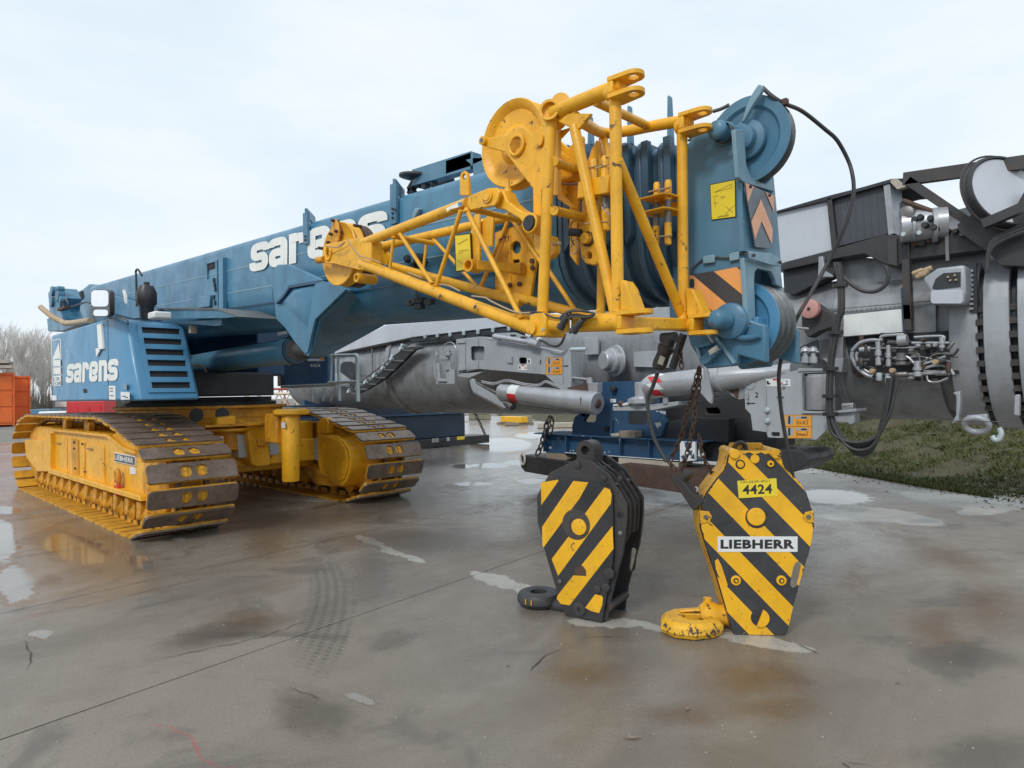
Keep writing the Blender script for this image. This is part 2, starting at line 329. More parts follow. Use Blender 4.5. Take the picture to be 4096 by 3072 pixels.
# ============================================================ GROUND
def concrete():
    m = bpy.data.materials.new('wet_concrete'); m.use_nodes = True
    n = m.node_tree; b = n.nodes['Principled BSDF']; L = n.links.new
    geo = n.nodes.new('ShaderNodeNewGeometry')
    def noise(sc, det=6, ro=.6, dist=0, vec=None):
        t = n.nodes.new('ShaderNodeTexNoise'); t.inputs['Scale'].default_value = sc; t.inputs['Detail'].default_value = det
        t.inputs['Roughness'].default_value = ro; t.inputs['Distortion'].default_value = dist; L(vec or geo.outputs['Position'], t.inputs['Vector']); return t.outputs['Fac']
    def ramp(src, a, c, lo=0., hi=1.):
        r = n.nodes.new('ShaderNodeMapRange'); r.interpolation_type = 'SMOOTHSTEP'
        for i, v in enumerate((a, c, lo, hi)): r.inputs[1 + i].default_value = v
        L(src, r.inputs[0]); return r.outputs[0]
    def mix(f, a, c, bt='MIX'):
        x = n.nodes.new('ShaderNodeMix'); x.data_type = 'RGBA'; x.blend_type = bt
        if isinstance(f, float): x.inputs[0].default_value = f
        else: L(f, x.inputs[0])
        for i, v in ((6, a), (7, c)):
            if isinstance(v, tuple): x.inputs[i].default_value = (*v[:3], 1)
            else: L(v, x.inputs[i])
        return x.outputs[2]
    def mth(op, a, c):
        x = n.nodes.new('ShaderNodeMath'); x.operation = op
        for i, v in ((0, a), (1, c)):
            if isinstance(v, (int, float)): x.inputs[i].default_value = v
            else: L(v, x.inputs[i])
        return x.outputs[0]
    mp = n.nodes.new('ShaderNodeMapping'); mp.inputs['Rotation'].default_value = (0, 0, R(20)); mp.inputs['Scale'].default_value = (.9, .5, 1)
    L(geo.outputs['Position'], mp.inputs[0]); v = mp.outputs[0]
    c = mix(ramp(noise(.45, 6, .6, .6, v), .35, .65), (.262, .226, .185), (.178, .152, .124))
    c = mix(ramp(noise(2.1, 8, .7, .4, v), .42, .68, 0, .5), c, (.29, .255, .21))
    c = mix(ramp(noise(.9, 7, .65, 1.4, v), .54, .72, 0, .55), c, (.155, .108, .065))      # brown rust wash
    c = mix(ramp(noise(.62, 7, .62, 1.1), .56, .66, 0, .6), c, (.095, .085, .075))             # damp oil stains
    c = mix(ramp(noise(60, 4, .7), .35, .7, 0, .32), c, (.11, .10, .09))
    c = mix(ramp(noise(14, 8, .75), .60, .70, 0, .45), c, (.10, .09, .08))
    c = mix(ramp(noise(9, 8, .8, 0), .69, .72, 0, .6), c, (.36, .35, .32))
    # stains, dried cement and puddles that have their own places on the yard
    wn = n.nodes.new('ShaderNodeTexNoise'); wn.inputs['Scale'].default_value = 3.2; wn.inputs['Detail'].default_value = 8; wn.inputs['Roughness'].default_value = .68; L(geo.outputs['Position'], wn.inputs['Vector'])
    def vm(op, a_, c_):
        x = n.nodes.new('ShaderNodeVectorMath'); x.operation = op
        for i_, v_ in ((0, a_), (1, c_)):
            if v_ is None: continue
            if isinstance(v_, (tuple, Vector)): x.inputs[i_].default_value = tuple(v_)
            else: L(v_, x.inputs[i_])
        return x
    warp = vm('ADD', geo.outputs['Position'], vm('SCALE', vm('SUBTRACT', wn.outputs['Color'], (.5, .5, .5)).outputs[0], None).outputs[0])
    warp.inputs[1].links[0].from_node.inputs['Scale'].default_value = .30
    wp = warp.outputs[0]
    def field(lst):
        out = None
        for (u, v_, ru, rv, sl) in lst:
            c0 = px(u, v_, z=0); e1 = px(u + ru, v_ + ru * sl, z=0) - c0; e2 = px(u, v_ + rv, z=0) - c0
            det = e1.x * e2.y - e1.y * e2.x
            r1 = Vector((e2.y / det, -e2.x / det, 0)); r2 = Vector((-e1.y / det, e1.x / det, 0))
            d_ = vm('SUBTRACT', wp, c0).outputs[0]
            cb_ = n.nodes.new('ShaderNodeCombineXYZ'); L(vm('DOT_PRODUCT', d_, r1).outputs['Value'], cb_.inputs[0]); L(vm('DOT_PRODUCT', d_, r2).outputs['Value'], cb_.inputs[1])
            f_ = mth('SUBTRACT', 1.0, vm('LENGTH', cb_.outputs[0], None).outputs['Value'])
            out = f_ if out is None else mth('MAXIMUM', out, f_)
        return out
    fine = mth('MULTIPLY', mth('SUBTRACT', noise(11, 8, .72), .5), .9)
    brown = field([(3560, 2130, 200, 50, .3), (3800, 2230, 260, 60, .3), (3420, 2290, 70, 130, .4), (3300, 2120, 120, 25, 0), (3050, 2720, 280, 90, 0), (2330, 2700, 170, 60, 0), (3750, 2520, 160, 130, .2), (1000, 2480, 170, 50, 0), (1080, 2160, 120, 90, 0), (3950, 2420, 150, 150, 0), (2700, 2860, 200, 60, 0), (3100, 2830, 220, 60, 0)])
    c = mix(ramp(mth('ADD', brown, fine), -.35, 1.0, 0, .68), c, (.125, .075, .038))
    damp = field([(1250, 2850, 200, 120, .25), (880, 2530, 270, 60, -.2), (205, 2318, 60, 26, 0), (1480, 2300, 110, 200, 0), (1330, 2060, 420, 60, -.1), (3440, 2040, 50, 10, 0), (3780, 2012, 150, 18, .06), (3700, 2082, 110, 14, 0), (3900, 2620, 240, 60, .1), (2300, 2120, 300, 90, 0), (3250, 1940, 160, 30, 0), (1750, 1850, 150, 26, 0), (350, 2180, 330, 130, .25), (1700, 2160, 500, 60, 0), (3960, 3020, 300, 130, 0), (3600, 1945, 220, 30, .1)])  # damp patches, with darkening laid on the ground under the crane
    dm = ramp(mth('ADD', damp, mth('MULTIPLY', fine, .8)), -.2, .75, 0, .62)
    cem = field([(1478, 2163, 60, 15, .35), (1560, 2203, 60, 14, .4), (1650, 2236, 55, 11, .2), (1975, 2320, 110, 28, .25), (2110, 2365, 95, 25, .35), (2440, 2490, 190, 20, .03), (2590, 2503, 90, 16, .2), (3060, 2567, 215, 27, .15), (3420, 2052, 290, 36, .06), (3640, 2078, 150, 22, .1), (3850, 1996, 300, 36, .1), (3960, 2035, 130, 26, -.1), (2620, 1948, 150, 14, .08), (715, 2156, 28, 8, 0), (1180, 1980, 260, 26, .05), (3250, 1880, 130, 12, .03)])
    cm = ramp(mth('ADD', cem, mth('MULTIPLY', fine, .35)), .0, .14, 0, .85)
    c = mix(cm, c, mix(ramp(noise(7, 7, .7), .35, .7), (.47, .455, .41), (.36, .345, .31)))
    c = mix(dm, c, (.075, .062, .048))
    red = mth('MULTIPLY', ramp(field([(760, 2965, 190, 14, .68)]), .0, .5), ramp(noise(22, 6, .7), .42, .58))
    c = mix(mth('MULTIPLY', red, .75), c, (.42, .07, .08))
    # tyre print: a worn curved band of ribs
    p1_, p2_, p3_ = px(1225, 2170, z=0), px(1335, 2400, z=0), px(1170, 2740, z=0)
    ax_, ay_, bx_, by_, cx_, cy_ = p1_.x, p1_.y, p2_.x, p2_.y, p3_.x, p3_.y
    D = 2 * (ax_ * (by_ - cy_) + bx_ * (cy_ - ay_) + cx_ * (ay_ - by_))
    ox = ((ax_ ** 2 + ay_ ** 2) * (by_ - cy_) + (bx_ ** 2 + by_ ** 2) * (cy_ - ay_) + (cx_ ** 2 + cy_ ** 2) * (ay_ - by_)) / D
    oy = ((ax_ ** 2 + ay_ ** 2) * (cx_ - bx_) + (bx_ ** 2 + by_ ** 2) * (ax_ - cx_) + (cx_ ** 2 + cy_ ** 2) * (bx_ - ax_)) / D
    R0 = math.hypot(ax_ - ox, ay_ - oy)
    dv = vm('SUBTRACT', geo.outputs['Position'], (ox, oy, 0)).outputs[0]
    rr_ = mth('SUBTRACT', vm('LENGTH', dv, None).outputs['Value'], R0)
    sp_ = n.nodes.new('ShaderNodeSeparateXYZ'); L(dv, sp_.inputs[0]); ang = mth('ARCTAN2', sp_.outputs[1], sp_.outputs[0])
    ribs = ramp(mth('SINE', mth('MULTIPLY', rr_, 2 * math.pi / .075), 0), -.3, .5)
    tread = ramp(mth('SINE', mth('ADD', mth('MULTIPLY', ang, R0 * 2 * math.pi / .062), mth('MULTIPLY', rr_, 60)), 0), -.6, .2)
    band = ramp(mth('ABSOLUTE', rr_, 0), .24, .16)
    where = ramp(mth('ADD', field([(1290, 2430, 170, 330, 0), (1330, 2350, 90, 200, 0)]), mth('MULTIPLY', fine, .8)), .0, .5)
    tyre = mth('MULTIPLY', mth('MULTIPLY', band, where), mth('ADD', mth('MULTIPLY', mth('MULTIPLY', ribs, tread), .42), .22))
    c = mix(tyre, c, (.06, .058, .055))
    L(c, b.inputs['Base Color'])
    wet = noise(.38, 5, .6, .8, v)
    sx = n.nodes.new('ShaderNodeSeparateXYZ'); L(geo.outputs['Position'], sx.inputs[0])
    far = ramp(sx.outputs[0], -5.0, -9.5, 0., .17)
    wv = mth('ADD', wet, far)
    rg = ramp(wv, .42, .66, .50, .17)
    rg2 = mth('ADD', rg, ramp(noise(5, 7, .7), .3, .7, -.05, .10))
    rg3 = mth('SUBTRACT', rg2, mth('MULTIPLY', dm, .28))
    pud = field([(2010, 1775, 170, 50, 0), (2120, 1740, 90, 22, 0), (2090, 1850, 110, 18, 0), (1960, 1862, 110, 16, 0), (1890, 1935, 110, 12, 0), (2130, 1925, 90, 16, 0), (1850, 1865, 60, 14, 0), (3330, 1985, 230, 48, .05), (10, 2150, 90, 160, 0), (60, 2330, 120, 120, 0), (1435, 2790, 85, 28, .1), (300, 2190, 200, 90, .2), (150, 2540, 60, 26, 0), (20, 2040, 100, 26, 0), (560, 2250, 90, 40, .1)])
    pm_ = ramp(mth('ADD', pud, mth('MULTIPLY', fine, .95)), .05, .35)
    fr_ = mth('ADD', mth('MULTIPLY', rg3, mth('SUBTRACT', 1.0, pm_)), mth('MULTIPLY', pm_, .055))
    L(mth('MAXIMUM', fr_, .045), b.inputs['Roughness']); b.inputs['Specular IOR Level'].default_value = .42
    bp = n.nodes.new('ShaderNodeBump'); bp.inputs['Distance'].default_value = .004; bp.inputs['Strength'].default_value = .5
    L(mth('MULTIPLY', mth('ADD', noise(90, 5, .7), mth('MULTIPLY', noise(4, 5), 2.0)), mth('SUBTRACT', 1.0, mth('MULTIPLY', pm_, .90))), bp.inputs['Height']); L(bp.outputs[0], b.inputs['Normal'])
    return m
M['concrete'] = concrete()
M['joint'] = mat('joint_dirt', (.05, .048, .042), .8, dirt=.6, scale=10)
M['cement'] = mat('dried_cement', (.50, .49, .45), .6, dirt=.45, dirtcol=(.27, .25, .22), scale=6, streak=0, grain=.15)
M['redline'] = mat('faded_red_line_paint', (.36, .13, .125), .5, dirt=.75, dirtcol=(.2, .17, .155), scale=9, streak=0)
M['rubber_mark'] = mat('tyre_rubber_mark', (.135, .125, .115), .42, dirt=.9, dirtcol=(.165, .15, .135), scale=14, streak=0)
M['yard'] = mat('gravel_yard', (.20, .185, .16), .8, dirt=.6, scale=.6, streak=0)
def film(name, tint, rough, ior, thr, sc=1.6):
    m = bpy.data.materials.new(name); m.use_nodes = True; n = m.node_tree; n.nodes.clear(); L = n.links.new
    o = n.nodes.new('ShaderNodeOutputMaterial'); t = n.nodes.new('ShaderNodeBsdfTransparent'); g = n.nodes.new('ShaderNodeBsdfGlossy')
    f = n.nodes.new('ShaderNodeFresnel'); f.inputs[0].default_value = ior; x = n.nodes.new('ShaderNodeMixShader')
    t.inputs[0].default_value = (*tint, 1); g.inputs[0].default_value = (1, 1, 1, 1); g.inputs[1].default_value = rough
    nz = n.nodes.new('ShaderNodeTexNoise'); nz.inputs['Scale'].default_value = 9; geo = n.nodes.new('ShaderNodeNewGeometry'); L(geo.outputs['Position'], nz.inputs['Vector'])
    bp = n.nodes.new('ShaderNodeBump'); bp.inputs['Strength'].default_value = .12; bp.inputs['Distance'].default_value = .01; L(nz.outputs[0], bp.inputs['Height'])
    L(bp.outputs[0], g.inputs['Normal']); L(bp.outputs[0], f.inputs['Normal'])
    L(f.outputs[0], x.inputs[0]); L(t.outputs[0], x.inputs[1]); L(g.outputs[0], x.inputs[2]); 
    n2 = n.nodes.new('ShaderNodeTexNoise'); n2.inputs['Scale'].default_value = sc; n2.inputs['Detail'].default_value = 9; n2.inputs['Roughness'].default_value = .68; n2.inputs['Distortion'].default_value = .5; L(geo.outputs['Position'], n2.inputs['Vector'])
    mr = n.nodes.new('ShaderNodeMapRange'); mr.inputs[1].default_value = thr; mr.inputs[2].default_value = thr + .05; L(n2.outputs[0], mr.inputs[0])
    t2 = n.nodes.new('ShaderNodeBsdfTransparent'); x2 = n.nodes.new('ShaderNodeMixShader'); L(mr.outputs[0], x2.inputs[0]); L(t2.outputs[0], x2.inputs[1]); L(x.outputs[0], x2.inputs[2]); L(x2.outputs[0], o.inputs[0]); return m
M['water'] = film('shallow_water', (.62, .6, .57), .05, 1.33, .43, 1.1)
M['damp'] = film('damp_film', (.58, .54, .48), .22, 1.2, .40, 2.2)
M['rubber_film'] = film('tyre_rubber_film', (.80, .80, .80), .5, 1.1, .46, 7)
M['red_film'] = film('sprayed_red_film', (.95, .42, .42), .5, 1.05, .44, 14)

g = MB().add([(-500, -500, -.03), (500, -500, -.03), (500, 500, -.03), (-500, 500, -.03)], [(0, 1, 2, 3)]).obj('ground', 'yard'); tag(g, kind='structure')
jb = MB().add([(-34, -12, -.012), (14, -12, -.012), (14, 40, -.012), (-34, 40, -.012)], [(0, 1, 2, 3)]).obj('yard_base', 'joint'); tag(jb, kind='structure')
# concrete slabs, joints running away to the right
a = R(8.1); ux = Vector((math.cos(a), math.sin(a), 0)); uy = Vector((-math.sin(a), math.cos(a), 0))
O = Vector((-4.195, 0, 0)) ; SW, SL = 2.46, 50
pav = None; n_s = 0
EDG = [-29.5, -27, -24.6, -22, -19.6, -17.2, -14.7, -12.3, -9.8, -7.4, -4.92, -2.44, 0, 6.4, 12.0, 18.0]
for i in range(len(EDG) - 1):
    SW = EDG[i + 1] - EDG[i]
    for j in (0,):
        rr = random.Random(i * 31 + j)
        p = O + ux * EDG[i] + uy * (-12)
        nse = []
        # outline with slightly broken edges
        cs = [p + ux * .006, p + ux * (SW - .006), p + ux * (SW - .006) + uy * (SL - .012), p + ux * .006 + uy * (SL - .012)]
        for k in range(4):
            q0, q1 = cs[k], cs[(k + 1) % 4]; st = 24
            for t in range(st): nse.append(q0.lerp(q1, t / st) + Vector((rr.uniform(-.004, .004), rr.uniform(-.004, .004), 0)))
        mb = MB(); mb.prism([q + Vector((0, 0, -.02)) for q in nse], (0, 0, .02))
        o = mb.obj('concrete_slab', 'concrete', None, kind='structure') if pav is None else mb.obj('concrete_slab', 'concrete', pav)
        if pav is None:
            pav = o; o.name = 'pavement'
        n_s += 1
def blobpts(pts, jit=.06, sub=5, seed=1, z=.004):
    rr = random.Random(seed); out = []; P = [px(u, v, z=z) for u, v in pts]; n = len(P)
    for i in range(n):
        a_, b_, c_, d_ = P[i - 1], P[i], P[(i + 1) % n], P[(i + 2) % n]
        for k in range(sub):
            t = k / sub
            q = .5 * ((2 * b_) + (c_ - a_) * t + (2 * a_ - 5 * b_ + 4 * c_ - d_) * t * t + (3 * b_ - a_ - 3 * c_ + d_) * t ** 3)
            out.append(Vector((q.x + rr.gauss(0, jit), q.y + rr.gauss(0, jit), z)))
    return out
def patch(name, pts, m, jit=.05, sub=6, seed=1, z=.004, **kw):
    o = MB().sheet(blobpts(pts, jit, sub, seed, z)).obj(name, m); o['kind'] = 'structure'; return o
c16 = crop(1650, 1250, .4069); cR = crop(2900, 1700, .5407); cB = crop(0, 2050, .9494)
# sprayed red line, cracks, tyre mark
def crack(pts, wd, seed, m='joint'):
    rr = random.Random(seed); P = [px(u, v, z=.0055) for u, v in pts]; Q = []
    for i in range(len(P) - 1):
        k = max(3, int((P[i + 1] - P[i]).length / .06))
        for t in range(k): Q.append(P[i].lerp(P[i + 1], t / k) + Vector((rr.gauss(0, .010), rr.gauss(0, .010), 0)))
    Q.append(P[-1]); mb = MB(); m_ = len(Q); L_ = []; R_ = []
    for i, q in enumerate(Q):
        d = (Q[min(i + 1, m_ - 1)] - Q[max(i - 1, 0)]).normalized(); nn = Vector((-d.y, d.x, 0)); ww = wd * rr.uniform(.4, 1.3) * min(1, 4 * min(i, m_ - 1 - i) / m_ + .15)
        L_.append(q + nn * ww); R_.append(q - nn * ww)
    mb.add(L_ + R_, [(i, i + 1, m_ + i + 1, m_ + i) for i in range(m_ - 1)]); tag(mb.obj('crack', m), kind='structure')
for k, (p, w_) in enumerate([([(580, 2650), (800, 2600), (1050, 2545), (1235, 2480)], .004), ([(0, 2480), (330, 2425), (560, 2370), (900, 2290)], .003),
      ([(2110, 2680), (2190, 2620), (2260, 2590)], .004), ([(1155, 2755), (1220, 2770), (1280, 2795)], .003), ([(3180, 2570), (3280, 2618)], .004),
      ([(0, 2240), (150, 2215), (370, 2185)], .005), ([(3370, 3045), (3390, 3072)], .004), ([(3380, 3046), (3490, 3062)], .003), ([(2300, 2560), (2345, 2545), (2500, 2550)], .003),
      ([(90, 2560), (130, 2620), (110, 2680)], .004)]): crack(p, w_, k)
# small debris: countless specks of grit
gm = MB(); rr = random.Random(11)
for i in range(520):
    if i % 2: q = px(rr.uniform(0, 4096), rr.uniform(2150, 3060), z=0)
    else: q = px(rr.uniform(0, 4096), rr.uniform(1850, 2600), z=0)
    if q.length > 22: continue
    r_ = rr.choice((.003, .004, .005, .009)); a_ = rr.uniform(0, 3)
    vs = [q + Vector((math.cos(a_ + k * 1.57) * r_ * rr.uniform(.7, 1.3), math.sin(a_ + k * 1.57) * r_ * rr.uniform(.7, 1.3), .0005)) for k in range(4)] + [q + Vector((0, 0, r_ * .8))]
    gm.add(vs, [(0, 1, 4), (1, 2, 4), (2, 3, 4), (3, 0, 4)])
tag(gm.obj('grit', mat('grit', (.3, .28, .24), .8, dirt=.9, dirtcol=(.05, .04, .035), scale=9)), 'small grit and dead leaves scattered over the wet concrete', 'grit', kind='stuff')
for k, (u, v, L_, a_) in enumerate([(2530, 2950, .05, .3), (2750, 2835, .02, 1), (2030, 2660, .02, 2), (3590, 2730, .015, 0)]):
    q = px(u, v, z=.006); mb = MB(); dv = Vector((math.cos(a_ + .5), math.sin(a_ + .5), 0)); nv = Vector((-dv.y, dv.x, 0))
    mb.prism([q - dv * L_ - nv * .006, q + nv * -.012, q + dv * L_, q + nv * .010], (0, 0, .004))
    tag(mb.obj('bark_chip', 'wood'), ['long dark bark chip lying on the open concrete in front', 'small dark scrap on the concrete below the black hook', 'tiny dark scrap on the concrete left of the front', 'tiny dark scrap on the concrete at the far right'][k], 'debris')

# ============================================================ GRASS BANK ON THE RIGHT
def dbank(x, y): return .555 * (x + 5) + .832 * (y - 14.7)
def hbank(x, y):
    from mathutils.noise import noise as mn
    d = dbank(x, y)
    if d <= 0: return 0.
    t = min(1, d / 6); s_ = t * t * (3 - 2 * t)
    return s_ * 1.3 + min(1, d * .5) * (.13 * mn(Vector((x * 1.3, y * 1.3, 0))) + .09 * mn(Vector((x * 5, y * 5, 3))))
M['grassland'] = mat('grass_and_soil', (.065, .062, .028), .9, dirt=.9, dirtcol=(.06, .042, .025), scale=2.2, streak=0, grain=.4, bump=.8, fade=(.085, .085, .03))
mb = MB(); nx, ny = 150, 90; vs = []
ul = Vector((-.832, .555, 0)); un = Vector((.555, .832, 0)); o0 = Vector((-5, 14.7, 0))
for i in range(nx + 1):
    for j in range(ny + 1):
        s_ = -16 + 76 * (i / nx) ** 1.3; d = -.15 + 26 * (j / ny) ** 1.8
        jj = .35 * math.sin(s_ * 1.1) + .22 * math.sin(s_ * 3.1 + 1)
        p = o0 + ul * s_ + un * (d + (jj if j < 30 else 0) * (1 - min(1, j / 30)))
        vs.append((p.x, p.y, hbank(p.x, p.y) + (.012 if d > 0 else -.03)))
mb.add(vs, [(i * (ny + 1) + j, (i + 1) * (ny + 1) + j, (i + 1) * (ny + 1) + j + 1, i * (ny + 1) + j + 1) for i in range(nx) for j in range(ny)])
tag(mb.obj('grass_bank', 'grassland'), kind='structure')
def blades(name, n, smin, smax, dmin, dmax, hmin, hmax, m, seed, wd=.012, lean=.6):
    rr = random.Random(seed); vs = []; fs = []
    from mathutils.noise import noise as mn
    while len(fs) < n:
        s_ = rr.uniform(smin, smax); d = dmin + (dmax - dmin) * rr.random() ** 1.4
        p = o0 + ul * s_ + un * d
        if mn(Vector((p.x * .8, p.y * .8, seed))) * 1.4 + rr.uniform(-.35, .35) < -.15: continue
        z = hbank(p.x, p.y); h = rr.uniform(hmin, hmax); a_ = rr.uniform(0, 6.28); l_ = rr.uniform(0, lean) * h; b_ = rr.uniform(0, 6.28)
        dx, dy = math.cos(a_) * wd * rr.uniform(.5, 1.5), math.sin(a_) * wd * rr.uniform(.5, 1.5); k = len(vs)
        vs += [(p.x - dx, p.y - dy, z - .01), (p.x + dx, p.y + dy, z - .01), (p.x + math.cos(b_) * l_, p.y + math.sin(b_) * l_, z + h)]
        fs.append((k, k + 1, k + 2))
    me = bpy.data.meshes.new(name); me.from_pydata(vs, [], fs); me.materials.append(m)
    o = bpy.data.objects.new(name, me); COL.objects.link(o); return o
gA = mat('green_grass_blades', (.07, .09, .022), .6, dirt=.6, dirtcol=(.03, .035, .012), scale=2.5, streak=0, bump=0, fade=(.12, .14, .03))
gB = mat('dry_grass_blades', (.13, .10, .055), .7, dirt=.7, dirtcol=(.12, .09, .05), scale=2, streak=0, bump=0)
tag(blades('grass', 90000, -7, 9, -.5, 6, .02, .085, gA, 5, wd=.014, lean=1.3), 'short green grass and moss growing on the bank', 'grass', kind='stuff')
tag(blades('dry_grass', 14000, -9, 16, .2, 8, .02, .10, gB, 9, lean=2.2), 'dead tan grass stalks lying over the green bank', 'dry grass', kind='stuff')
lt = MB(); rr = random.Random(33)
for i in range(1500):
    s_ = rr.uniform(-9, 9); d = rr.gauss(-.15, .45); p = o0 + ul * s_ + un * d; r_ = rr.uniform(.008, .03); z = hbank(p.x, p.y)
    vs = [Vector((p.x + math.cos(k * 1.26) * r_ * rr.uniform(.6, 1.3), p.y + math.sin(k * 1.26) * r_ * rr.uniform(.6, 1.3), z)) for k in range(5)] + [Vector((p.x, p.y, z + r_ * .6))]
    lt.add(vs, [(k, (k + 1) % 5, 5) for k in range(5)])
tag(lt.obj('soil_clods', 'grassland'), 'soil clods and small stones strewn along the edge of the grass', 'soil', kind='stuff')
# broad weed leaves
wl = MB(); rr = random.Random(21)
for i in range(1100):
    s_ = rr.uniform(-8, 8); d = rr.uniform(-.1, 4); p = o0 + ul * s_ + un * d; z = hbank(p.x, p.y)
    a_ = rr.uniform(0, 6.28); l_ = rr.uniform(.04, .09); dv = Vector((math.cos(a_), math.sin(a_), rr.uniform(0, .7))); nv = Vector((-math.sin(a_), math.cos(a_), 0)) * l_ * .4
    b_ = Vector((p.x, p.y, z + .02)); wl.add([b_, b_ + dv * l_ * .6 + nv, b_ + dv * l_ * 1.2, b_ + dv * l_ * .6 - nv], [(0, 1, 2, 3)])
tag(wl.obj('weed_leaves', mat('weed_leaf', (.05, .08, .02), .5, dirt=.3, scale=4, bump=0)), 'low broad leaved weeds along the edge of the bank', 'weeds', kind='stuff')

# ============================================================ FAR BACKGROUND, LEFT
def cw(X_, Y_, z=0):      # camera-frame ground coordinates (right, forward) to world
    return Vector((.70711 * X_ - .70711 * Y_, .70711 * X_ + .70711 * Y_, z))
def container(name, label, X0, Y0, wid, hgt, dep, m, rot):
    t = thing(name, label, 'container', cw(X0, Y0), R(45 + rot), local=True)
    MB().box((0, 0, .1), (wid, dep, hgt)).obj('body', m, t)
    for i in range(3):
        z0 = .25 + i * (hgt - .3) / 3
        MB().box((.12, -.05, z0), (wid - .12, 0.0, z0 + (hgt - .3) / 3 - .16)).obj('door_panel', m, t, bev=.02)
    for x in (0, wid - .1): MB().box((x, -.08, 0), (x + .1, .02, hgt + .02)).obj('corner_post', m, t)
    for x in (wid * .35, wid * .62): MB().cyl((x, -.09, .2), (x, -.09, hgt - .1), .025, n=8).obj('locking_bar', 'dull_steel', t)
    MB().box((0, -.1, hgt - .12), (wid, 0, hgt + .02)).obj('top_rail', m, t)
    return t
container('shipping_container', 'nearer plain orange container at the left edge with dark timber above', -35.9, 45, 2.5, 3.62, 6, 'orange_box', 36)
container('shipping_container', 'darker orange container with blue scrawl, beside the plain orange one', -37.3, 48.5, 2.5, 3.5, 6, 'orange_box', 35)
t = thing('steel_bin', 'small blue steel bin behind the orange containers', 'bin', cw(-32.3, 46), R(45), local=True)
MB().loft([[Vector(p) for p in l] for l in (((0, 0, 0), (1.05, 0, 0), (1.05, 1, 0), (0, 1, 0)), ((-.1, -.1, 1.05), (1.15, -.1, 1.05), (1.15, 1.1, 1.05), (-.1, 1.1, 1.05)))]).obj('bin_body', 'blue_cab', t, bev=.02)
MB().box((-.13, -.13, 1.05), (1.18, 1.13, 1.13)).obj('rim', 'blue_pale', t)
t = thing('site_cabin', 'grey site cabin with a bright window beside the orange containers', 'cabin', cw(-35.0, 52), R(45), local=True)
MB().box((0, 0, 0), (2.6, 3, 3.1)).obj('wall', 'blue_pale', t); MB().box((-.1, -.1, 3.1), (2.7, 3.1, 3.3)).obj('roof', 'pink', t)
for x in (.2, 1.5): MB().box((x, -.05, 1.2), (x + .9, -.01, 2.5)).obj('window', 'white', t); MB().box((x - .05, -.07, 1.85), (x + .95, -.052, 1.92)).obj('window_bar', 'dull_steel', t)
t = thing('generator', 'red generator box standing behind the left crawler track', 'generator', cw(-26.8, 41), R(45), local=True)
MB().box((0, 0, .2), (2.3, 1.2, 1.62)).obj('housing', 'red_box', t, bev=.04); MB().box((-.1, -.1, 0), (2.4, 1.3, .2)).obj('skid', 'dull_steel', t)
for k in range(3): MB().box((.2 + .7 * k, -.03, .7), (.7 + .7 * k, -.003, 1.3)).obj('door', 'red', t)
MB().cyl((.3, .4, 1.62), (.3, .4, 1.85), .05).obj('exhaust_pipe', 'dull_steel', t)
t = thing('plastic_tank', 'white plastic tank pallet left of the red generator', 'tank', cw(-28.5, 41), R(45), local=True)
MB().box((0, 0, .15), (1.7, 1.1, 1.05)).obj('tank_body', 'white', t, bev=.08); MB().box((-.05, -.05, 0), (1.75, 1.15, .15)).obj('pallet', 'wood', t)
# timber on the container
t = thing('timber_stack', 'dark timber baulks stacked on top of the nearer orange container', 'timber', cw(-36.9, 44.5), R(45 + 20), local=True)
for k in range(3):
    MB().box((-1 + .2 * k, .3 * k, 3.64), (-.8 + .2 * k, .3 * k + 3, 3.9)).obj('bearer', 'wood', t)
for k in range(2):
    MB().box((-1, .0, 3.92 + .34 * k), (3.6 - .2 * k, .35, 4.12 + .34 * k)).obj('baulk', 'wood_pale', t)
MB().box((-1, .4, 3.9), (3.4, 1.0, 4.36)).obj('baulk', 'wood', t)

# bare winter trees, each with its own trunk and crown of twigs
def bare(seed, H):
    rr = random.Random(seed); tr = MB(); cr = MB()
    def br(p, d, l_, r_, lv):
        q = p + d * l_
        (tr if lv == 0 else cr).cyl(p, q, r_, r_ * .62, n=5 if lv < 2 else 3, caps=False)
        if lv >= 4: return
        for k in range((15 if lv == 0 else 7 if lv == 1 else 5 if lv < 3 else 3)):
            t_ = rr.uniform(.25, 1) if lv == 0 else rr.uniform(.3, 1)
            a_ = rr.uniform(0, 6.28); s_ = rr.uniform(.25, .55)
            nd = (d + Vector((math.cos(a_) * s_, math.sin(a_) * s_, rr.uniform(.05, .35)))).normalized()
            br(p + d * l_ * t_, nd, l_ * rr.uniform(.38, .6) * (1 if lv else .85), r_ * (.30 if lv == 0 else .5), lv + 1)
    br(Vector((0, 0, 0)), Vector((rr.uniform(-.04, .04), rr.uniform(-.04, .04), 1)).normalized(), H * .62, H * .012, 0)
    return tr, cr
protos = []
for s_ in range(4):
    tr, cr = bare(100 + s_, 12)
    protos.append((tr, cr))
pm = {}
rrt = random.Random(5)
TP = [(-64, 84, 11.5), (-68.5, 92, 12.8), (-59.5, 82, 10.5), (-62, 90, 11.0), (-57.5, 84, 9.8), (-66.5, 99, 12), (-63, 98, 10.5), (-59, 95, 9.6), (-74, 96, 13), (-80, 95, 12), (-55, 90, 9.4), (-70.5, 90, 12.5), (-61.5, 86, 10.2), (-64.5, 94, 11), (-58.5, 88, 9.2), (-66, 86, 11.8), (-60.6, 92, 10.6), (-63.4, 88, 11.2), (-56.4, 87, 9.6), (-67.6, 95, 12.4), (-65.2, 90, 11.7), (-62.6, 100, 12), (-69.6, 99, 12.6), (-57, 94, 10.3), (-72, 93, 12.8), (-60, 99, 11.4), (-53.5, 86, 9), (-51, 88, 9.2)]
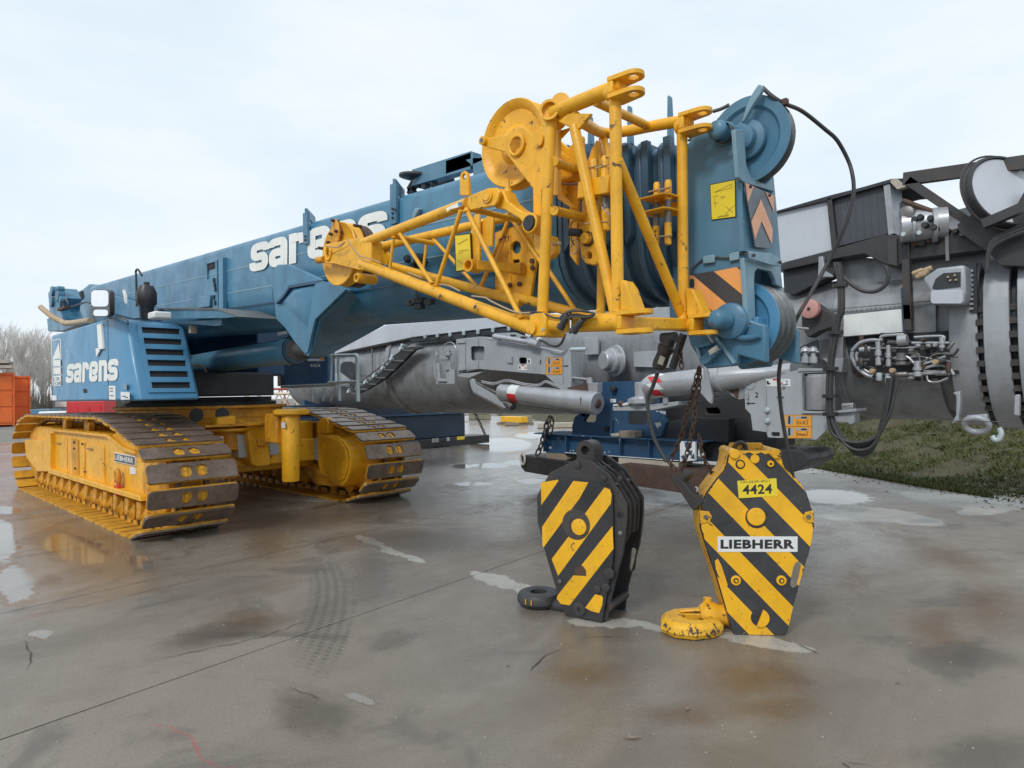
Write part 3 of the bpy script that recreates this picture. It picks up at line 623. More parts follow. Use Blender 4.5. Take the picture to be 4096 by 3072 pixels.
for i, (X_, Y_, h_) in enumerate(TP):
    p = cw(X_, Y_); k = i % 4
    root = bpy.data.objects.new('bare_tree', None); COL.objects.link(root); root.location = p; root.rotation_euler = (0, 0, rrt.uniform(0, 6)); root.scale = (h_ / 12,) * 3
    CEN[root] = Vector((0, 0, 0))
    if k not in pm:
        a_ = protos[k][0].obj('trunk', 'bark', root); b_ = protos[k][1].obj('crown', 'bark', root); pm[k] = (a_, b_)
    else:
        for o_ in pm[k]:
            c_ = o_.copy(); COL.objects.link(c_); c_.parent = root
    tag(root, 'bare winter tree paled by painted haze, one of the far row of bare trees behind the containers', 'tree', 'bare trees beyond the yard')

hg = MB(); rr = random.Random(77)
for i in range(5200):
    X_ = rr.uniform(-84, -46); Y_ = rr.uniform(78, 86); p = cw(X_, Y_); h_ = rr.uniform(1.2, 3.9) * (1 + .25 * math.sin(X_ * .9)); a_ = rr.uniform(0, 3.14); w_ = .05; l_ = rr.uniform(-.5, .5)
    hg.add([p + Vector((math.cos(a_) * w_, math.sin(a_) * w_, 0)), p - Vector((math.cos(a_) * w_, math.sin(a_) * w_, 0)), p + Vector((l_, l_ * .6, h_))], [(0, 1, 2)])
tag(hg.obj('hedge', mat('brown_scrub', (.15, .13, .10), .9, dirt=.4, scale=1)), 'leafless brown scrub along the foot of the far trees', 'hedge', kind='stuff')

# stacked lattice boom sections, far behind the crane
def lattice(label, X0, Y0, L_, w_, h_, z0, m, rot, seed):
    t = thing('lattice_section', label, 'crane section', cw(X0, Y0), R(45 + rot), local=True)
    C = [(0, z0), (w_, z0), (w_, z0 + h_), (0, z0 + h_)]
    for (y_, z_) in C: MB().cyl((0, y_, z_), (L_, y_, z_), .045, n=8).obj('chord', m, t)
    nb = int(L_ / (h_ * 1.0))
    for k in range(nb):
        x0 = k * L_ / nb; x1 = (k + 1) * L_ / nb; xm = (x0 + x1) / 2
        for y_ in (0, w_):
            MB().cyl((x0, y_, z0), (xm, y_, z0 + h_), .025, n=6).obj('brace', m, t); MB().cyl((xm, y_, z0 + h_), (x1, y_, z0), .025, n=6).obj('brace', m, t)
    return t
M['crane_red'] = mat('red_lattice_paint', (.45, .09, .05), .5, dirt=.3); M['cream'] = mat('cream_lattice_paint', (.62, .56, .42), .5, dirt=.3)
lattice('pale lattice crane section in front of the red stack, under the blue boom', -9.9, 24, 3.4, 1.2, .9, .9, 'cream', 0, 1)
lattice('red lattice crane section lowest in the far stack', -9.5, 27, 5.6, 1.2, .9, .1, 'crane_red', 4, 2)
lattice('red lattice crane section on top of the far stack', -9.6, 27, 5.2, 1.2, .85, 1.15, 'crane_red', 4, 3)
lattice('cream lattice crane section behind the red stack', -8.6, 30, 5.0, 1.4, 1.0, 1.0, 'cream', -5, 4)
lattice('orange lattice crane section right of the red stack', -7.2, 28.5, 2.5, 1.2, .7, .95, 'orange_box', 0, 5)
# mossy blocks, yellow beam and timbers on the far side of the yard
c165 = crop(1650, 1250, .4069)
def slabthing(name, label, cat, u0, u1, vb, vt, m, dep=.8, yaw=0, n=1):
    b_ = px((u0 + u1) / 2, vb, z=0); Yd = (b_.y - b_.x) * .70711; wid = (u1 - u0) / FPX * Yd; h_ = (vb - vt) / FPX * Yd
    t = thing(name, label, cat, b_, R(45 + yaw), local=True)
    for k in range(n):
        MB().box((-wid / 2, 0, k * h_ / n + .005), (wid / 2 * (1 - .1 * k), dep, (k + 1) * h_ / n - .01)).obj('block', m, t, bev=.03)
    return t
slabthing('stone_block', 'mossy concrete blocks piled across the yard under the silver tube', 'block', 1885, 1965, 1678, 1618, 'stone', 1.5, 10, 3)
slabthing('stone_block', 'longer low mossy block behind the yellow beam', 'block', 2035, 2130, 1692, 1664, 'stone', 1, 0, 1)
bm_ = px(2098, 1700, z=0)
t = thing('steel_beam', 'yellow painted beam end resting on timber across the yard', 'beam', bm_, R(75), local=True)
MB().box((-.22, 0, .12), (.22, 2.2, .42)).obj('beam', 'yellow_flat', t, bev=.02); MB().box((-.6, .05, 0), (.6, .3, .12)).obj('bearer', 'wood', t); MB().box((-.6, 1.6, 0), (.6, 1.9, .12)).obj('bearer', 'wood', t)
slabthing('timber_sleeper', 'pale timber sleeper lying right of the yellow beam', 'timber', 2150, 2320, 1712, 1690, 'wood_pale', .4, 0, 1)
slabthing('timber_sleeper', 'dark timber sleeper lying left of the yellow beam', 'timber', 2020, 2075, 1704, 1690, 'wood', .4, 0, 1)
# ============================================================ BLUE AND YELLOW CRAWLER CRANE
c1 = crop(0, 1000, .4521); c2 = crop(0, 1550, .4521); c3 = crop(900, 1400, .4521); c4 = crop(900, 600, .4521)
c5 = crop(1800, 200, .3617); c6 = crop(1200, 750, .4521); c7 = crop(2000, 700, .4069); c8 = crop(2500, 300, .3617)
c9 = crop(2600, 800, .3617); c10 = crop(3096, 500, .4521); c11 = crop(3096, 1150, .4521); c12 = crop(2500, 1200, .4521)
c13 = crop(1650, 1250, .4069); c14 = crop(2000, 1700, .4972); c15 = crop(2600, 1700, .5426)
d1 = crop(0, 1150, .2411); d2 = crop(700, 1500, .3617); d3 = crop(950, 1250, .3165); d4 = crop(2200, 400, .3014)
d5 = crop(3000, 1250, .3919); d8 = crop(2100, 1500, .3617)
NY = Vector((0, -1, 0))
def plate(parent, name, m, y, pts, th=.02, bev=0, holes=(), **kw):
    """plate in a vertical plane y, its visible face at y, thickness th going away"""
    return MB().prism(Y(y, *pts), (0, th, 0), [Y(y, *h) for h in holes]).obj(name, m, parent, bev=bev, **kw)
def decal(parent, name, m, y, pts, lift=.002, **kw):
    return MB().sheet([p + NY * lift for p in Y(y, *pts)]).obj(name, m, parent, **kw)
def bar(parent, name, m, r, y0, p0, y1, p1, n=20, caps=True, **kw):
    return MB().cyl(px(*p0, y=y0), px(*p1, y=y1), r, n=n, caps=caps).obj(name, m, parent, **kw)

crane = thing('crawler_crane', 'blue telescopic crawler crane on yellow tracks with white lettering along its long boom', 'crane', (-12.3, 4.5, 0))
# ---- tracks
PATH = [(-15.9, .03), (-9.2, .03), (-8.82, .14), (-8.56, .36), (-8.47, .64), (-8.60, .93), (-8.92, 1.12), (-10.3, 1.40), (-10.7, 1.43), (-15.3, 1.41), (-16.1, 1.28), (-16.55, .98), (-16.68, .62), (-16.45, .27), (-16.15, .09)]
def resample(P, n):
    P = [Vector((a, 0, b)) for a, b in P] + [Vector((P[0][0], 0, P[0][1]))]
    L = [0]
    for i in range(1, len(P)): L.append(L[-1] + (P[i] - P[i - 1]).length)
    out = []
    for k in range(n):
        s = L[-1] * k / n
        i = max(j for j in range(len(L)) if L[j] <= s); t = (s - L[i]) / (L[i + 1] - L[i])
        out.append((P[i].lerp(P[i + 1], t), (P[i + 1] - P[i]).normalized()))
    return out
W_ = 1.04
def shoe_mesh():
    hl, hw = W_ / 2, .114
    out = rrect(-hw, -hl, hw, hl, .045, 3)
    def dshape(cy, s):
        return [(-.06, cy - .055 * s), (-.078, cy), (-.06, cy + .066 * s), (.02, cy + .076 * s), (.072, cy + .04 * s), (.078, cy - .025 * s), (.03, cy - .062 * s)]
    A = MB(); A.prism([(x, y, .028) for x, y in out], (0, 0, .022), [[(x, y, .028) for x, y in dshape(-.095, 1)], [(x, y, .028) for x, y in dshape(.095, -1)]])
    B = MB(); B.prism([(x, y, 0) for x, y in rrect(-hw - .004, -hl - .004, hw + .004, hl + .004, .045, 3)], (0, 0, .027))
    B.box((-.09, -.20, -.07), (.09, -.10, .0)); B.box((-.09, .10, -.07), (.09, .20, .0))
    Bt = MB()
    for cy in (-.095, .095):
        for dx in (-.03, .04): Bt.cyl((dx, cy, .02), (dx, cy, .045), .026, n=6)
        Bt.box((-.012, cy - .02, .02), (.016, cy + .03, .036))
    me = bpy.data.meshes.new('track_shoe'); vs = A.v + B.v + Bt.v; a, b = len(A.v), len(A.v) + len(B.v)
    fs = A.f + [tuple(i + a for i in f) for f in B.f] + [tuple(i + b for i in f) for f in Bt.f]
    me.from_pydata(vs, [], fs)
    bm = bmesh.new(); bm.from_mesh(me); bmesh.ops.recalc_face_normals(bm, faces=bm.faces); bm.to_mesh(me); bm.free()
    me.materials.append(M['shoe']); me.materials.append(M['shoe_in'])
    me.polygons.foreach_set('material_index', [0] * len(A.f) + [1] * (len(B.f) + len(Bt.f))); return me
SHOE = shoe_mesh(); rs = random.Random(4)
def track(y0, dx, lab):
    mb = MB(); yy = y0 + .2
    def pl(pts, ya, yb): return MB().prism([(x + dx, ya, z) for x, z in pts], (0, yb - ya, 0))
    fr = pl([(-15.9, .40), (-9.45, .40), (-9.15, .55), (-9.15, .90), (-9.7, 1.12), (-10.3, 1.22), (-15.6, 1.22), (-15.9, 1.1)], y0 + .24, y0 + W_ - .2).obj('track_frame', 'yellow', crane, bev=.02, label=lab)
    pts = resample(PATH, 60)
    for k, (p, d) in enumerate(pts):
        o = bpy.data.objects.new('track_shoe', SHOE); COL.objects.link(o); o.parent = fr
        n_ = Vector((d.z, 0, -d.x)); d2_ = -d
        Rm = Matrix((d2_, Vector((0, 1, 0)), d2_.cross(Vector((0, 1, 0))))).transposed()
        if Rm.col[2].dot(n_) < 0: Rm = Matrix((d, Vector((0, 1, 0)), d.cross(Vector((0, 1, 0))))).transposed()
        P_ = p + Vector((dx, y0 + W_ / 2 + rs.uniform(-.006, .006), 0)); P_ = P_ - n_ * .0
        o.location = P_ - CEN[fr]; o.rotation_euler = (Rm @ Matrix.Rotation(rs.uniform(-.03, .03), 3, 'Y')).to_euler()
    for k in range(13):
        x = -15.4 + k * .5 + dx
        MB().lathe((x, y0 + .22, .245), (0, 1, 0), [(.05, -.06), (.06, -.05), (.09, 0), (.135, .02), (.135, .06), (.10, .07), (.10, .55), (.135, .56), (.135, .6)], n=14).obj('roller', 'yellow_dirty', fr)
        MB().box((x - .075, y0 + .17, .25), (x + .075, y0 + .32, .41)).obj('roller_bracket', 'yellow_dirty', fr, bev=.015)
    for x, r_ in ((-9.08, .46), (-16.0, .50)):
        MB().lathe((x + dx, y0 + .2, .66 if r_ < .48 else .7), (0, 1, 0), [(.08, -.02), (.1, 0), (.2, .02), (r_ - .08, .04), (r_, .08), (r_, .16), (r_ - .07, .18), (r_ - .07, .48), (r_, .5), (r_, .6)], n=28).obj('idler_wheel' if r_ < .48 else 'sprocket', 'yellow_dirty', fr)
    for x in (-12.2, -13.6): MB().lathe((x + dx, y0 + .25, 1.29), (0, 1, 0), [(.09, 0), (.12, .02), (.12, .1), (.08, .12), (.08, .4), (.12, .42), (.12, .5)], n=14).obj('carrier_roller', 'yellow_dirty', fr)
    ch = MB()
    for k, (p, d) in enumerate(resample(PATH, 120)):
        n_ = Vector((d.z, 0, -d.x)); c_ = p + Vector((dx, 0, 0)) - n_ * .055
        for yc in (y0 + .36, y0 + .68): ch.beam(c_ - d * .06 + Vector((0, yc, 0)), c_ + d * .06 + Vector((0, yc, 0)), .05, .07, up=n_)
    ch.obj('track_chain', 'rust', fr, kind='stuff')
    return fr
TY1, TY2, TDX = 2.56, 5.76, -.42
t1 = track(TY1, 0, 'near crawler track frame with black lettering plate')
t2 = track(TY2, TDX, 'far crawler track frame')
ys = TY1 + .24
for pts in (c2((600, 440), (745, 480), (745, 830), (600, 770)), c2((755, 480), (912, 520), (925, 862), (765, 815)), c2((455, 405), (588, 436), (592, 760), (450, 705))):
    plate(t1, 'cover_panel', 'yellow', ys - .02, pts, .03, bev=.008)
plate(t1, 'channel', 'yellow_dirty', ys - .035, c2((628, 450), (690, 465), (695, 800), (640, 790)), .02, bev=.006)
for q in c2((660, 485), (735, 500), (660, 540), (605, 755), (670, 715), (755, 745), (770, 825)):
    p = px(*q, y=ys - .035); MB().cyl(p, p + NY * .02, .018, n=8).obj('bolt', 'rust', t1)
plate(t1, 'ledge', 'yellow', ys - .12, c2((425, 715), (1230, 960), (1240, 1010), (425, 760)), .14, bev=.01)
plate(t1, 'ledge', 'yellow', ys - .06, c2((440, 385), (930, 440), (1080, 560), (1190, 590), (1185, 560), (1080, 525), (950, 415), (440, 365)), .08, bev=.006)
pl_ = plate(t1, 'name_plate', 'white', ys - .02, c2((1008, 575), (1195, 610), (1195, 695), (1010, 655)), .02)
q = Y(ys - .02, *c2((1014, 648), (1190, 688), (1014, 588)))
M['ink_grey'] = mat('dark_grey_print', (.045, .05, .055), .5, dirt=.1, bump=0)
decal(pl_, 'plate_field', 'ink_grey', ys - .02, c2((1012, 583), (1192, 617), (1192, 688), (1013, 650)), .002)
text('LIEBHERR', q[0] + Vector((.02, 0, .02)), (q[1] - q[0]) * .93, (q[2] - q[0]) * .72, NY * .004, 'lettering', 'letters', pl_, .02)
plate(t1, 'sticker', 'white', ys - .01, c2((1145, 700), (1198, 715), (1200, 770), (1150, 765)), .01)
plate(t1, 'sticker', 'white', ys - .01, c2((395, 528), (425, 532), (425, 568), (397, 566)), .01)
p = px(470, 1935, y=ys - .07)
MB().torus(p + Vector((0, 0, .08)), (0, 1, 0), .10, .03, sx=.6).obj('tow_eye', 'yellow_dirty', t1); MB().torus(p - Vector((0, 0, .05)), (0, 1, 0), .10, .028, sx=.55).obj('shackle', 'red', t1)
plate(t1, 'end_box', 'yellow', ys - .1, c2((215, 465), (400, 460), (440, 400), (445, 745), (330, 745), (230, 620)), .3, bev=.015)
for q in (((490, 492), (530, 497)), ((770, 540), (812, 545)), ((905, 670), (925, 680))):
    a_, b_ = c2(*q); MB().cyl(px(*a_, y=ys - .045), px(*b_, y=ys - .045), .008, n=8).obj('handle', 'dull_steel', t1)
# far track: drive cover and tow lug
plate(t2, 'drive_cover', 'yellow', TY2 - .05, c3((818, 745), (900, 752), (980, 765), (1050, 810), (1100, 890), (1115, 980), (1105, 1080), (1070, 1165), (1030, 1212), (975, 1185), (840, 1085), (825, 1000)), .34, bev=.025)
plate(t2, 'cover_plate', 'yellow', TY2 - .075, c3((835, 765), (930, 770), (1010, 800), (1060, 870), (1082, 960), (1080, 1050), (1050, 1140), (1005, 1160), (960, 1120), (850, 1030)), .02, bev=.006)
plate(t2, 'tow_lug', 'grey', TY2 - .03, c3((820, 765), (825, 985), (650, 905), (632, 885), (632, 865), (650, 850)), .06, bev=.01, holes=[c3((660, 878), (672, 874), (684, 880), (680, 896), (664, 896))])
plate(t2, 'bracket', 'yellow', TY2 - .02, c3((810, 640), (850, 605), (890, 600), (912, 640), (905, 740), (810, 740)), .12, bev=.015)
plate(t2, 'bracket', 'yellow_dirty', TY2 + .02, c3((690, 1030), (780, 1010), (860, 1110), (1020, 1200), (960, 1210), (800, 1190), (730, 1110)), .2, bev=.015)
# ---- carbody
cb = MB()
cb.box((-13.6, 3.55, .50), (-10.75, 5.9, 1.28)); CB = cb.obj('carbody', 'yellow', crane, bev=.03)
MB().box((-13.9, 3.5, .45), (-13.62, 5.95, 1.1)).obj('rear_beam', 'yellow', CB)
MB().box((-10.75, 3.5, .62), (-10.45, 5.95, .98)).obj('cross_beam', 'yellow', CB, bev=.02)
MB().lathe((-12.2, 4.6, 1.28), (0, 0, 1), [(1.45, 0), (1.45, .08), (1.3, .10), (1.3, .24), (1.38, .25), (1.38, .29)], n=48).obj('ring_mount', 'yellow_dirty', CB)
MB().lathe((-12.2, 4.6, 1.57), (0, 0, 1), [(1.2, 0), (1.2, .06), (1.12, .07), (1.12, .14)], n=48).obj('slew_ring', 'dark', CB)
MB().prism([(-10.9, 3.55, 1.28), (-9.9, 3.75, 1.28), (-9.9, 4.6, 1.28), (-10.9, 5.4, 1.28)], (0, 0, .03)).obj('deck_plate', 'yellow_dirty', CB)
def xpl(name, m, x, pts, th, bev=.012, parent=CB, **kw):
    return MB().prism(X(x, *pts), (-th, 0, 0)).obj(name, m, parent, bev=bev, **kw)
xpl('pump_housing', 'yellow', -10.05, c3((200, 640), (345, 635), (375, 760), (410, 1000), (395, 1020), (260, 1030), (235, 1000), (190, 660)), .35, .04)
xpl('pump_cap', 'yellow_dirty', -9.98, c3((295, 790), (355, 790), (365, 855), (300, 855)), .08, .02)
xpl('battery_box', 'galv', -10.2, c3((105, 745), (200, 738), (222, 950), (125, 958)), .25, .01)
xpl('battery_box', 'grey', -10.3, c3((372, 705), (460, 692), (480, 920), (400, 935)), .2, .01, label='darker grey box behind the pump')
xpl('warning_sticker', 'white', -10.44, c3((-20, 785), (92, 775), (95, 822), (-15, 832)), .004, 0)
xpl('sticker', 'white', -10.1, c2((1885, 440), (1975, 430), (1985, 570), (1905, 565)), .01, 0)
xpl('solenoid_box', 'yellow', -10.1, c1((1920, 1485), (2085, 1465), (2090, 1540), (1920, 1560)), .3, .02)
for k in range(5):
    q = c1((1975 + 22 * k, 1560)); p = px(*q[0], x=-10.12); MB().cyl(p, p - Vector((0, 0, .07)), .014, n=8).obj('hose_tail', 'dirt_brown' if 'dirt_brown' in M else 'yellow_dirty', CB)
MB().lathe(px(c3((50, 690))[0][0], c3((50, 690))[0][1], x=-10.3) - Vector((0, 0, .05)), (0, 0, 1), [(.30, 0), (.33, .02), (.33, .05), (.25, .06)], n=32).obj('flange', 'yellow', CB)
MB().lathe(px(c3((40, 760))[0][0], c3((40, 760))[0][1], x=-10.4), (0, 0, 1), [(.20, -.2), (.2, .25)], n=24).obj('rotary_joint', 'yellow_dirty', CB)
for pp in (c2((1740, 245)), c2((1970, 235))):
    p = px(*pp[0], x=-10.3); MB().lathe(p, (1, 0, 0), [(.09, -.05), (.1, 0), (.075, .004), (.03, .006)], n=20).obj('port', 'dark', CB)
# support jack
p0 = px(1160, 1655, y=4.75); p1 = px(1168, 1925, y=4.75)
JK = MB().lathe((p0.x, p0.y, p1.z), (0, 0, 1), [(.117, 0), (.122, .01), (.122, p0.z - p1.z - .04), (.10, p0.z - p1.z)], n=28).obj('support_jack', 'yellow', crane)
MB().lathe((p0.x - .06, p0.y + .05, p0.z - .02), (0, 0, 1), [(.24, 0), (.26, .02), (.26, .07), (.2, .09)], n=24).obj('jack_flange', 'yellow', JK)
MB().box((p0.x - .5, p0.y - .16, p1.z + .55), (p0.x - .10, p0.y + .22, p0.z)).obj('jack_bracket', 'yellow_dirty', JK, bev=.02)
q = Y(4.62, *c3((497, 640), (528, 640), (530, 690), (500, 690))); MB().prism(q, (0, .01, 0)).obj('sticker', 'white', JK)
# ---- upper carriage
UP = MB().box((-15.2, 3.6, 1.72), (-10.75, 5.2, 2.1)).obj('superstructure', 'dark', crane, bev=.03)  # near-black colour paints the shaded void under the boom into the box
MB().box((-15.0, 4.95, 2.05), (-10.85, 5.45, 3.0)).obj('hydraulic_housing', 'blue_dark', UP, bev=.03)
MB().box((-13.2, 3.75, 2.1), (-11.6, 3.95, 2.7)).obj('hydraulic_block', 'dark', UP, bev=.03)
for y_ in (3.75, 5.15): MB().prism([(-15.3, y_, 2.15), (-11.6, y_, 2.15), (-13.2, y_, 3.0), (-15.3, y_, 3.25)], (0, .08, 0)).obj('frame_cheek', 'blue_dark', UP)
MB().box((-15.4, 3.7, 1.75), (-13.9, 5.5, 2.9)).obj('counterweight', 'blue', UP, bev=.04)
MB().prism(Y(4.0, *c1((575, 615), (650, 385), (730, 350), (790, 300), (850, 345), (950, 320), (1010, 300), (1180, 420), (1230, 600), (960, 640))), (0, .3, 0)).obj('winch_frame', 'blue', UP, bev=.01)
MB().prism(Y(3.7, *c1((950, 385), (1210, 465), (1235, 600), (1180, 605), (940, 540))), (0, .12, 0)).obj('arm', 'blue', UP, bev=.01)
MB().prism(Y(3.98, *c1((650, 405), (725, 360), (735, 420), (640, 500))), (0, .01, 0)).obj('opening', 'louvre', UP)
# engine house (left)
za, zb = 1.68, 2.82
def ring(z, xr, xf, xs, y0, ya, y1):
    return [Vector(p) for p in ((xr, y0, z), (xs, y0, z), (xf, ya, z - (.0 if z < 2 else .09)), (xf, y1, z - (.0 if z < 2 else .09)), (xr, y1, z))]
CAB = MB().loft([ring(za, -13.85, -9.48, -9.66, 2.7, 2.80, 3.53), ring(zb, -13.85, -10.0, -10.28, 2.7, 2.80, 3.53)]).obj('engine_house', 'blue_cab', crane, bev=.03)
# louvred front
fb = Vector((-9.48, 0, 1.68)); ft = Vector((-10.0, 0, 2.73)); fd = (ft - fb); fl = fd.length; fd.normalize(); fn = Vector((fd.z, 0, -fd.x))
def fp(y_, s_, o_=0): return fb + fd * (s_ * fl) + Vector((0, y_, 0)) + fn * o_
hol = []
for k in range(6):
    s0 = .145 + k * .142; hol.append([fp(2.955, s0 - .004, .004), fp(3.43, s0 - .004, .004), fp(3.43, s0 + .074, .004), fp(2.955, s0 + .074, .004)])
MB().prism([fp(2.90, .09, .004), fp(3.485, .09, .004), fp(3.485, .965, .004), fp(2.90, .965, .004)], fn * .014, hol).obj('louvre_panel', 'blue_cab', CAB)
for h in hol:
    MB().sheet([p + fn * -.0015 for p in h]).obj('louvre_opening', 'louvre', CAB)
    a_, b_, c_, d_ = h
    MB().prism([c_ + fd * .0 + fn * .012, d_ + fn * .012, d_ + fn * .024 - fd * .008, c_ + fn * .024 - fd * .008], fn * .004).obj('louvre_lip', 'blue_cab', CAB)
q = Y(2.7, *c1((590, 1178), (1052, 1155), (1050, 958), (600, 1010)))
for mb in logo('sarens', q[0], q[1], q[2], q[3], NY * .005, .27): mb.obj('letter', 'letters', CAB)
ye = 2.7
for pts, m in ((c1((456, 800), (540, 783), (540, 789), (456, 806)), 'letters'), (c1((536, 785), (544, 784), (550, 1200), (543, 1200)), 'letters'), (c1((456, 800), (461, 800), (470, 1200), (464, 1200)), 'letters'),
               (c1((525, 815), (538, 960), (490, 965), (474, 975), (468, 960), (500, 880)), 'letters'), (c1((471, 975), (546, 970), (548, 1028), (473, 1030)), 'letters'), (c1((473, 1040), (549, 1038), (550, 1098), (475, 1100)), 'letters'), (c1((475, 1112), (551, 1110), (553, 1200), (477, 1202)), 'letters'),
               (c1((965, 1200), (1025, 1202), (1027, 1325), (968, 1322)), 'white'), (c1((1070, 1255), (1150, 1258), (1152, 1322), (1073, 1325)), 'white'), (c1((458, 1285), (503, 1287), (505, 1330), (461, 1330)), 'white'), (c1((1090, 1180), (1125, 1182), (1127, 1235), (1087, 1235)), 'blue_pale'),
               (c1((740, 1228), (772, 1230), (772, 1265), (742, 1263)), 'louvre')):
    decal(CAB, 'sticker' if m == 'white' else 'emblem_piece' if m == 'letters' else 'marking', m, ye, pts, .005)
for (a_, b_) in ((975, 1220), (975, 1245), (978, 1285), (1085, 1290), (1110, 1300)):
    decal(CAB, 'print', 'ink', ye, c1((a_, b_), (a_ + 30, b_), (a_ + 30, b_ + 7), (a_, b_ + 7)), .008)
q = Y(ye, *c1((480, 1196), (546, 1194), (480, 1120))); text('11200', q[0], q[1] - q[0], (q[2] - q[0]) * .4, NY * .008, 'print', 'blue', CAB, .01)
text('LTR', q[0] + (q[2] - q[0]) * .5, (q[1] - q[0]) * .8, (q[2] - q[0]) * .4, NY * .008, 'print', 'blue', CAB, .01)
MB().prism(Y(ye - .035, *c1((855, 662), (890, 650), (908, 875), (870, 882))), (0, .035, 0)).obj('lock_bar', 'letters', CAB, bev=.006)
MB().prism(Y(ye - .03, *c1((845, 870), (885, 868), (880, 890), (850, 945))), (0, .02, 0)).obj('lock_bar', 'letters', CAB)
seam = Y(ye, *c1((955, 620), (962, 1320))); MB().beam(seam[0] + NY * .002, seam[1] + NY * .002, .012, .004, up=(0, 1, 0)).obj('seam', 'ink_blue', CAB)  # dark strip paints in the corner crease; the panel is flat here
p = px(*c1((1350, 650))[0], y=2.95); MB().box((p.x - .2, p.y, 2.74), (p.x + .05, p.y + .22, 2.83)).obj('work_lamp', 'white', CAB, bev=.02)
p = px(*c1((1680, 705))[0], y=3.5); MB().box((p.x - .06, p.y, p.z - .05), (p.x + .02, p.y + .09, p.z + .06)).obj('work_lamp', 'wood_pale', CAB, bev=.01)
# mirror
MR = MB().prism(Y(2.55, *c1(*rrect(803, 348, 970, 592, 38))), (0, .06, 0)).obj('mirror', 'black', crane, bev=.01)
MB().prism([p + NY * .004 for p in Y(2.55, *c1(*rrect(810, 356, 962, 500, 32)))], (0, .003, 0)).obj('glass', 'mirror', MR)
MB().prism([p + NY * .004 for p in Y(2.55, *c1(*rrect(830, 528, 958, 584, 22)))], (0, .003, 0)).obj('glass', 'mirror', MR)
MB().tube([px(*q, y=2.62) for q in c1((960, 602), (1080, 606), (1125, 625), (1130, 665))], .012).obj('mirror_arm', 'black', MR)
MB().tube([px(*q, y=y_) for q, y_ in zip(c1((360, 505), (455, 585), (540, 630), (600, 648), (800, 625)), (2.8, 2.9, 3.0, 3.0, 3.0))], .05, res=5).obj('exhaust_tube', 'copper', crane)
# valve post at the rear
VP = MB().prism(Y(3.2, *c1((425, 720), (415, 610), (440, 600), (432, 470), (425, 380), (450, 345), (505, 335), (540, 420), (525, 520), (560, 620), (690, 625), (690, 660), (560, 715))), (0, .35, 0)).obj('valve_post', 'blue', crane, bev=.01)
for a_, b_, r_ in ((450, 365, .1), (500, 400, .13), (445, 460, .1), (505, 345, .06), (525, 440, .07)):
    p = px(*c1((a_, b_))[0], y=3.15); MB().cyl(p, p + Vector((0, .12, 0)), r_, n=14).obj('valve_cap', 'blue', VP, bev=.01)
MB().tube([px(*q, y=3.15) for q in c1((560, 500), (560, 460), (580, 435), (600, 465), (600, 500))], .012).obj('hose', 'wire', VP)
MB().box(tuple(px(*c1((505, 540))[0], y=3.1)), tuple(px(*c1((570, 490))[0], y=3.1) + Vector((0, .1, 0)))).obj('rusty_fitting', 'rust', VP)
MB().tube([px(*q, y=3.3) for q in c1((560, 500), (640, 500), (760, 460), (800, 470))], .016).obj('hose', 'wire', VP)
# silencer bottle
p = px(*c1((1300, 620))[0], y=3.15); pt = px(*c1((1285, 300))[0], y=3.15); h = pt.z - p.z
MB().lathe((p.x, p.y, p.z), (0, 0, 1), [(.08, 0), (.09, .03), (.09, h * .35), (.13, h * .45), (.13, h * .75), (.09, h * .93), (.04, h * .96), (.04, h * 1.03)], n=24).obj('silencer', 'black', crane)
MB().sheet([q_ + NY * .25 for q_ in Y(3.15, *c1((1255, 370), (1280, 365), (1300, 420), (1300, 490), (1275, 480)))]).obj('print', 'letters', crane)  # white sheet painting the silver highlight on the bottle
MB().tube([px(*q, y=3.35) for q in c1((1210, 500), (1205, 250), (1202, 190), (1220, 172), (1255, 225))], .016, res=3).obj('grab_rail', 'dark', crane)
# walkway wing
WG = MB().prism(Y(3.35, *c1((1385, 525), (1930, 522), (2125, 588), (1990, 600), (1430, 610))), (0, .03, 0)).obj('walkway_wing', 'blue', crane)
MB().prism(Y(3.33, *c1((1380, 512), (1930, 514), (2140, 590), (2110, 592), (1925, 526), (1382, 526))), (0, .5, 0)).obj('walkway_lip', 'dull_steel', WG)
MB().prism(Y(3.45, *c1((1560, 640), (1960, 612), (1960, 665), (1905, 672))), (0, .04, 0)).obj('gusset', 'blue', WG)
MB().box(tuple(px(*c1((1345, 630))[0], y=3.3)), tuple(px(*c1((1400, 515))[0], y=3.3) + Vector((0, .1, 0)))).obj('hinge_block', 'blue', WG, bev=.01)

# ---- boom
TILT = .042
def topz(x): return 3.525 + TILT * (-x - 3.2)
def bsec(x, hw, dt, hh, yc=4.36, k=1.0):
    zt = topz(x) - dt; r = .09; pts = []
    zs = zt - hh * .62
    for a_ in range(0, 91, 30): pts.append((yc - hw + r - r * math.cos(R(a_)), zt - r + r * math.sin(R(a_))))
    for a_ in range(90, -1, -30): pts.append((yc + hw - r + r * math.cos(R(a_)), zt - r + r * math.sin(R(a_))))
    for a_ in range(0, 181, 15): pts.append((yc + hw * math.cos(R(a_)), zs - (hh * .38) * math.sin(R(a_)) ** .8 if a_ not in (0, 180) else zs))
    return [Vector((x, a_, b_)) for a_, b_ in pts]
BM = MB().loft([bsec(-3.35, .51, 0, 1.18), bsec(-10, .51, 0, 1.18), bsec(-16.3, .51, 0, 1.18)]).obj('boom', 'blue', crane)
BY = 4.36 - .51
